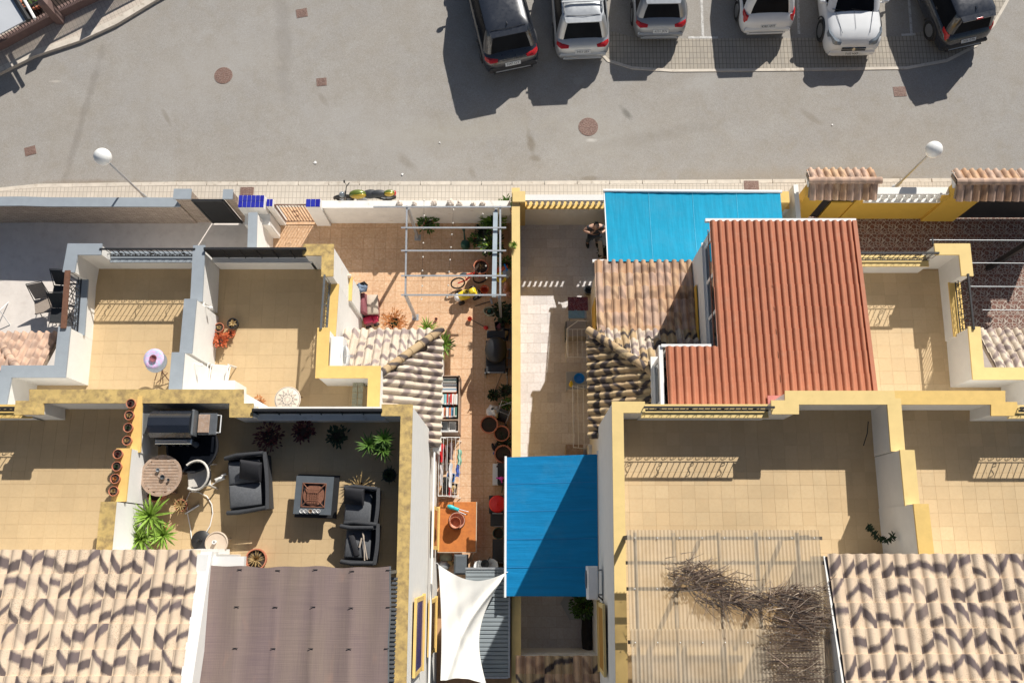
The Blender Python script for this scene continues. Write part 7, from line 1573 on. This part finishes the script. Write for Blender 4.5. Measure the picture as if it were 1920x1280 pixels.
# --- right passage
t = thing('plank', 'pale wooden board leaning on plants below the standing man', 'board', W(1124,478,.1), 0); t.location.z = 0
part(t, 'board', MB().add([(-.11,.22,.8),(.02,.22,.82),(.16,-.50,.05),(.04,-.48,.05),(-.11,.22,.78),(.02,.22,.80),(.16,-.50,.03),(.04,-.48,.03)], [(0,3,2,1)[::-1],(4,5,6,7)[::-1],(0,1,5,4),(1,2,6,5),(2,3,7,6),(3,0,4,7)]), MT['beige_fabric'])
potted('potted_plant', 'small dark plant with pale flowers beside the cyan awning', 1133, 480, .006, .14, .3, [('leaves','bush','leaf_dark',(.25,100,.05,.08)), ('flowers','bush','leaf_dry',(.24,24,.03,.03))])
bucket('black and turquoise bucket under the edge of the front tiled roof', 1102, 548, .13, .3, 'slate', rim='black_plastic')
t = thing('table', 'small table with a dark red patterned cloth in the right passage', 'table', W(1083,578,.7)-Vector((0,0,.694))); MT['redcloth'] = simple('dark_red_floral_cloth', (.13,.02,.035), .85, .3, 25, col2=(.30,.22,.24), lo=.52, hi=.60); MT['bluecloth'] = simple('dusty_blue_cloth', (.18,.32,.42), .85, .12, 10)
part(t, 'tabletop', MB().cbox((0,0,.68), (.56,.66,.03), None, .01), MT['galv']); part(t, 'cloth', MB().grid(lambda u, v: (-.30+.62*u, -.08+.44*v, .72+.02*sin(u*13+v*9)), 12, 10), MT['redcloth'], True); part(t, 'blue_cloth', MB().grid(lambda u, v: (-.29+.5*u, -.32+.26*v, .715+.012*sin(u*11+v*7)), 10, 8), MT['bluecloth'], True)
for x in (-.24,.24):
    for y in (-.3,.3): part(t, 'leg', MB().tube([(x,y,.68),(x,y,0)], .02, 5), MT['galv'])
t = thing('chest_freezer', 'grey beige chest with a dark edge below the red clothed table', 'chest', W(1081,616,.7)-Vector((0,0,.694))); MT['greybeige'] = simple('grey_beige_panel', (.33,.30,.27), .6, .08, 5); part(t, 'body', MB().cbox((0,0,.34), (.60,.46,.66), None, .02), MT['greybeige']); part(t, 'lid', MB().cbox((0,0,.69), (.62,.48,.05), None, .015), MT['greybeige']); part(t, 'edge', MB().box((-.335,-.26,.0),(-.312,.22,.72)), MT['dark_grey'])
t = thing('clothes_airer', 'white folding clothes airer below the chest in the right passage', 'clothes airer', W(1080,655,.006)); mb = MB().tube([(-.32,-.45,.9),(.32,-.45,.9),(.32,.42,.9),(-.32,.42,.9)], .012, 5, closed=True)
for i in range(5): mb.tube([(-.32+.14*i+.03,-.45,.9),(-.32+.14*i+.03,.42,.9)], .006, 4)
for s in (1,-1): mb.tube([(s*.32,.42,.9),(s*.32,-.40,0)], .012, 5).tube([(s*.32,-.45,.9),(s*.32,.40,0)], .012, 5)
mb.tube([(-.34,.42,.92),(.0,.62,1.15),(.34,.62,1.15)], .012, 5); part(t, 'frame', mb, MT['white_metal'])
t = thing('low_table', 'low glass topped table carrying a blue basin in the right passage', 'table', W(1081,713,.45)-Vector((0,0,.444))); MT['paleglass'] = simple('frosted_grey_glass', (.38,.38,.36), .3, .05, 5); part(t, 'tabletop', MB().cbox((0,0,.43), (.62,.52,.02), None, .005), MT['paleglass']); part(t, 'frame', MB().tube([(-.31,-.26,.43),(.31,-.26,.43),(.31,.26,.43),(-.31,.26,.43)], .014, 5, closed=True), MT['galv'])
for x in (-.29,.29):
    for y in (-.24,.24): part(t, 'leg', MB().tube([(x,y,.43),(x,y,0)], .014, 5), MT['galv'])
o = solo('basin', 'round bright blue basin on the low glass table', 'basin', MB().lathe([(.10,0),(.15,.10),(.165,.10),(.145,.095),(.10,.015),(0,.015)], n=24), MT['blue_plastic'], 40, loc=t.location+Vector((.08,.05,.445)))
t2 = thing('toy_duck', 'small yellow toy beside the blue basin', 'toy', t.location+Vector((-.17,-.14,.445))); part(t2, 'body', MB().ball((0,0,.05), (.07,.08,.05), 12, 8), MT['yellow_plastic'], True); part(t2, 'head', MB().ball((0,.07,.11), (.04,.04,.04), 10, 6), MT['yellow_plastic'], True)
t = thing('clothes_airer', 'long wall mounted drying rack of white rods below the blue basin', 'drying rack', W(1090,775,.9)-Vector((0,0,.894))); mb = MB().tube([(-.25,-1.02,.9),(.36,-1.02,.9),(.36,.85,.9),(-.25,.85,.9)], .012, 5, closed=True)
for i in range(3): mb.tube([(-.1+.17*i,-1.02,.9),(-.1+.17*i,.85,.9)], .008, 4)
for y in (-1.0,.83): mb.tube([(-.25,y,.9),(.36,y,.2)], .01, 4)
part(t, 'rods', mb, MT['white_metal'])
t = thing('air_conditioner', 'grey boxed unit standing by the corner of the blue awning', 'air conditioner', W(1113,846,.9)-Vector((0,0,.894))); part(t, 'casing', MB().cbox((0,0,.45), (.32,.42,.9), None, .03), MT['white_metal'], 40); part(t, 'panel', MB().cbox((0,-.2,.5), (.24,.04,.6), None, .01), MT['galv'])
t = thing('crate', 'shaded brown wooden crate left of the grey boxed unit', 'crate', W(1077,845,.5)-Vector((0,0,.494))); part(t, 'body', MB().cbox((0,0,.25), (.50,.36,.48), None, .02), MT['greybeige']); part(t, 'lid', MB().cbox((0,0,.505), (.52,.38,.03), None, .005), MT['wood_old'])
xw3 = W(1122,1000,3)[0]
t = thing('air_conditioner', 'white air conditioning unit mounted on the wall above the blue awning', 'air conditioner', (W(1111,1092,4.2).x, W(1111,1092,4.2).y, 3.7)); part(t, 'casing', MB().cbox((0,0,.28), (.26,.80,.56), None, .03), MT['white_plastic'], 40); part(t, 'fan_grille', MB().lathe([(.22,0),(.22,.02),(.06,.03),(0,.03)], (-.135,.08,.28), 20, Matrix.Rotation(-pi/2, 3, 'Y')), MT['grey_metal'], 40); part(t, 'bracket', MB().box((.1,-.32,.05),(.45,-.28,.09)).box((.1,.28,.05),(.45,.32,.09)), MT['galv']); part(t, 'pipe', MB().tube([(.13,-.3,.3),(.3,-.45,.3),(.40,-.5,.1)], .02, 6), MT['black_plastic'], 40)
t = thing('planter_bench', 'pale stone slab under a bushy shrub in the lower right passage', 'slab', W(1078,1137,.45)-Vector((0,0,.444))); part(t, 'slab', MB().lathe([(.0,.40),(.50,.40),(.52,.42),(.52,.45),(0,.45)], (.1,.1,0), 6), MT['paleglass']); part(t, 'foot', MB().cbox((.1,.1,.2), (.5,.4,.4), None, .02), MT['white'])
potted('shrub', 'bushy dark green shrub on the slab beside the air conditioning unit', 1092, 1133, .45, .18, .3, [('leaves','bush','leaf',(.38,300,.05,.09)), ('shade_leaves','bush','leaf_dark',(.36,150,.05,.09))], cat='shrub')
t = thing('net_bundle', 'black netting bundled along the wall of the lower right passage', 'netting', W(1108,1190,.006)); mb = MB(); mb.grid(lambda u, v: (-.22+.4*u*(1-.3*abs(v-.5))-.08*sin(v*3.1), -.72+1.5*v, .35+.45*sin(u*pi)*(1-.6*v)+.04*sin(v*21+u*8)), 12, 20); part(t, 'net', mb, MT['dark_mesh'], True)
for i, (x, l) in enumerate([(1018,'black wrought hook on the low wall of the lower passage, left one'), (1092,'black wrought hook on the low wall of the lower passage, right one')]):
    p = W(x, 1228, 1.6); t = thing('wall_hook', l, 'hook', p, 0, 'hooks on the lower passage wall'); part(t, 'plate', MB().cbox((0,0,0), (.12,.03,.03)), MT['black_metal']); part(t, 'hook', MB().tube([(-.05,0,0),(-.05,.03,-.05),(.05,.03,-.05)], .01, 4), MT['black_metal'])
lw = thing('wall', 'low white wall at the lower end of the right passage', 'wall', W(1050,1230,0)); a, b = W(975,1233,1.5), W(1122,1224,1.5); part(lw, 'wall', MB().box((a.x, a.y, 0), (b.x, b.y, 1.5)), MT['white'], world=True)
# terrace F: garland and twig
t = thing('climbing_plant', 'dark green artificial garland drooping on the white wall of the sandy terrace', 'garland', W(1650,1000,6.8)); mb = MB(); pts = [W(1626,985,6.5), W(1636,998,6.5), W(1650,1010,6.6), W(1664,1012,6.8), W(1676,1003,6.9)]
for i in range(len(pts)-1):
    for k in range(26): p = pts[i].lerp(pts[i+1], random.random())-t.location; mb.leaf(p, (random.uniform(-1,1), random.uniform(-1,1), random.uniform(-.3,1)), .12, .035, .3, 2)
part(t, 'leaves', mb, MT['leaf_dark']); part(t, 'stem', MB().tube([p-t.location for p in pts], .02, 5), MT['leaf_dark'])
t = thing('cable', 'black cable hanging down the wall of the wide sandy terrace', 'cable', W(1620,800,6.6)); part(t, 'wire', MB().tube([W(1628,790,6.4)-t.location, W(1626,812,6.2)-t.location, W(1619,835,6.0)-t.location], .012, 5), MT['black_plastic'], 40)
# plants in the corner bed
potted('potted_plant', 'round green cactus bowl in the dark garden bed, top left corner', 68, 6, .11, .42, .3, [('leaves','bush','leaf',(.34,160,.05,.08))])
# --- the man in the passage
def skin_body(root, name, verts, edges, radii, mat, sub=2, rootv=0):
    me = bpy.data.meshes.new(name); me.from_pydata(verts, edges, []); me.materials.append(MT[mat]); o = bpy.data.objects.new(name, me); COL.objects.link(o); o.parent = root
    sk = o.modifiers.new('skin', 'SKIN'); sk.use_smooth_shade = True
    lay = me.skin_vertices[0].data if me.skin_vertices else None
    if lay is None:
        bm = bmesh.new(); bm.from_mesh(me); bm.verts.layers.skin.verify(); bm.to_mesh(me); bm.free(); lay = me.skin_vertices[0].data
    for i, r in enumerate(radii): lay[i].radius = r if isinstance(r, tuple) else (r, r); lay[i].use_root = (i == rootv)
    ss = o.modifiers.new('sub', 'SUBSURF'); ss.levels = sub; ss.render_levels = sub
    for p in me.polygons: p.use_smooth = True
    return o
mn = thing('person', 'man in dark shirt and trousers looking up with both hands at his face', 'person', W(1110,455,.006), radians(4))
# y axis: negative = towards the camera side (south); he looks up and south
V = [(0,0,.95),(0,.01,1.12),(0,.0,1.30),(0,-.01,1.44),(0,-.03,1.53), (-.19,0,1.42),(-.36,-.06,1.30),(-.16,-.24,1.48), (.19,0,1.42),(.36,-.06,1.30),(.16,-.24,1.48), (-.10,0,.88),(-.13,-.03,.50),(-.15,.02,.08),(-.16,-.12,.04), (.10,0,.88),(.13,-.03,.50),(.15,.02,.08),(.16,-.12,.04)]
E_ = [(0,1),(1,2),(2,3),(3,4),(3,5),(5,6),(6,7),(3,8),(8,9),(9,10),(0,11),(11,12),(12,13),(13,14),(0,15),(15,16),(16,17),(17,18)]
R_ = [(.17,.12),(.155,.11),(.175,.12),(.12,.085),(.06,.06),(.075,.075),(.048,.048),(.032,.032),(.075,.075),(.048,.048),(.032,.032),(.10,.10),(.068,.068),(.045,.045),(.04,.035),(.10,.10),(.068,.068),(.045,.045),(.04,.035)]
skin_body(mn, 'body', V, E_, R_, 'skin')
# shirt and trousers as slightly larger skins
skin_body(mn, 'shirt', [V[0],V[1],V[2],(0,-.005,1.43),V[5],(-.27,-.03,1.36),V[8],(.27,-.03,1.36)], [(0,1),(1,2),(2,3),(3,4),(4,5),(3,6),(6,7)], [(.185,.135),(.175,.13),(.20,.14),(.14,.10),(.095,.095),(.075,.075),(.095,.095),(.075,.075)], 'shirt')
skin_body(mn, 'trousers', [V[0],V[11],V[12],V[13],V[15],V[16],V[17]], [(0,1),(1,2),(2,3),(0,4),(4,5),(5,6)], [(.19,.14),(.12,.12),(.085,.085),(.065,.065),(.12,.12),(.085,.085),(.065,.065)], 'dark_grey')
for s in (1,-1): part(mn, 'shoe', MB().ball((s*.155,-.07,.045), (.055,.14,.05), 12, 8), MT['black_plastic'], True)
Mh = Matrix.Rotation(radians(-38), 3, 'X'); hc = Vector((0,-.07,1.66))
hd = MB(); hd.ball(hc, (.078,.098,.118), 18, 14, Mh); h_ = part(mn, 'head', hd, MT['skin'], True)
fc_ = lambda x, y, z: hc+Mh @ Vector((x, y, z))
part(h_, 'nose', MB().ball(fc_(0,-.105,-.01), (.014,.022,.024), 8, 6, Mh), MT['skin'], True)
for s in (1,-1): part(h_, 'ear', MB().ball(fc_(s*.08,.005,0), (.012,.02,.032), 8, 6, Mh), MT['skin'], True); part(h_, 'eye', MB().ball(fc_(s*.03,-.088,.018), (.013,.008,.008), 8, 6, Mh), MT['white_plastic'], True)
part(h_, 'mouth', MB().ball(fc_(0,-.094,-.052), (.024,.008,.006), 8, 6, Mh), MT['maroon'], True)
part(h_, 'hair', MB().ball(hc+Mh @ Vector((0,.022,.030)), (.083,.098,.105), 16, 12, Mh), MT['hair'], True)
for s in (1,-1):
    wr_ = Vector((s*.16,-.24,1.48)); pl_ = Vector((s*.105,-.22,1.60)); d = (pl_-wr_).normalized()
    hv = [tuple(wr_), tuple(wr_.lerp(pl_, .45)), tuple(pl_)]; he = [(0,1),(1,2)]; hr = [.026,(.04,.02),(.042,.018)]
    for k in range(4):
        b = pl_+Vector((s*(.030-.020*k), -.01, .0)); L = [.030,.036,.034,.026][k]; i0 = len(hv); c1 = b+Vector((-s*.012,-.004,L)); c2 = c1+Vector((-s*.022,.006,L*.7)); hv += [tuple(b), tuple(c1), tuple(c2)]; he += [(2,i0),(i0,i0+1),(i0+1,i0+2)]; hr += [.010,.009,.007]
    b = wr_.lerp(pl_, .4)+Vector((-s*.035,-.0,.01)); i0 = len(hv); hv += [tuple(b), tuple(b+Vector((-s*.022,0,.03)))]; he += [(1,i0),(i0,i0+1)]; hr += [.012,.009]
    skin_body(mn, 'hand', hv, he, hr, 'skin', 1)

# more clutter in the shade along the yellow wall and between the pots
random.seed(77)
CL = [('box','dark open crate of tools beside the coil of garden hose','crate',937,612,(.30,.24,.20),'black_plastic'),('box','grey toolbox between the grill and the hanging hose','toolbox',948,628,(.22,.34,.2),'dark_grey'),('box','brown cardboard carton under the clothes rack','carton',836,862,(.26,.3,.24),'wood_old'),
 ('box','pale carton under the lower end of the clothes rack','carton',850,915,(.28,.3,.2),'beige_plastic'),('box','blue crate under the clothes rack','crate',846,895,(.24,.24,.2),'blue_plastic')]
for nm, l, cat, px, py, (a_, b_, h_), m_ in CL:
    t = thing('crate' if cat == 'crate' else cat, l, cat, W(px, py, .006), random.uniform(-.3,.3)); w_ = .015
    part(t, 'side', MB().box((-a_/2,-b_/2,0),(a_/2,-b_/2+w_,h_)).box((-a_/2,b_/2-w_,0),(a_/2,b_/2,h_)).box((-a_/2,-b_/2+w_,0),(-a_/2+w_,b_/2-w_,h_)).box((a_/2-w_,-b_/2+w_,0),(a_/2,b_/2-w_,h_)), MT[m_]); part(t, 'bottom', MB().box((-a_/2+w_,-b_/2+w_,.004),(a_/2-w_,b_/2-w_,.02)), MT[m_])
    part(t, 'contents', MB().ball((.02,.03,h_*.55), (a_*.3,b_*.28,h_*.3), 9, 6).cbox((-.04,-.06,h_*.7), (.1,.14,.06), Matrix.Rotation(.5,3,'Z')), MT[random.choice(['galv','leaf_dry','maroon','white_plastic'])])
for px, py, rz, l in [(925,838,.3,'left of a pair of black shoes below the brown pots'),(931,834,-.4,'right of a pair of black shoes below the brown pots')]:
    t = thing('shoe', l, 'shoe', W(px, py, .006), rz); part(t, 'sole', MB().ball((0,0,.03), (.05,.13,.03), 12, 6), MT['black_plastic'], True); part(t, 'upper', MB().ball((0,-.03,.06), (.045,.09,.05), 12, 6), MT['cushion_dark'], True)
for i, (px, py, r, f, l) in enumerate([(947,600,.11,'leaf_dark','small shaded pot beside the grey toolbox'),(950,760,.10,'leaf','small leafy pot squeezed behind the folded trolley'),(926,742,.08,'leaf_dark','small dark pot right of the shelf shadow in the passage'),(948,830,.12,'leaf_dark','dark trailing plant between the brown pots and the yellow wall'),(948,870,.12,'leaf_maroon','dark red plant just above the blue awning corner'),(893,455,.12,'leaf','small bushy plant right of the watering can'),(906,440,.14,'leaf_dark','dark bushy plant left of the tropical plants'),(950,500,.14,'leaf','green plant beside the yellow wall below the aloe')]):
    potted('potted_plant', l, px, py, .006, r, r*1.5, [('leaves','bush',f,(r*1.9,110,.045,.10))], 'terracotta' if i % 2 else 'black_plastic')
for i, (px, py, rz, L, m_, l) in enumerate([(935,715,1.2,.9,'wood_old','wooden broom handle lying below the black grill'),(953,690,1.5,1.1,'galv','metal rod leaning along the yellow wall beside the grill'),(944,905,1.4,.6,'green_plastic','green garden tool lying beside the dark storage box'),(905,570,.3,.5,'black_plastic','black rod on the ground above the garden hose')]):
    t = thing('garden_tool', l, 'garden tool', W(px, py, .006), rz); part(t, 'handle', MB().tube([(-L/2,0,.03),(L/2,0,.05)], .013, 6), MT[m_]); part(t, 'head', MB().cbox((L/2+.04,0,.04), (.06,.2,.03), None, .008), MT['galv'])
t = thing('ladder', 'short metal step ladder lying in the shade behind the grill', 'ladder', W(952,655,.006), .05); part(t, 'rail', MB().tube([(-.14,-.7,.05),(-.14,.7,.05)], .02, 5).tube([(.14,-.7,.05),(.14,.7,.05)], .02, 5), MT['galv'])
for k in range(5): part(t, 'rung', MB().tube([(-.14,-.56+.28*k,.05),(.14,-.56+.28*k,.05)], .014, 5), MT['galv'])
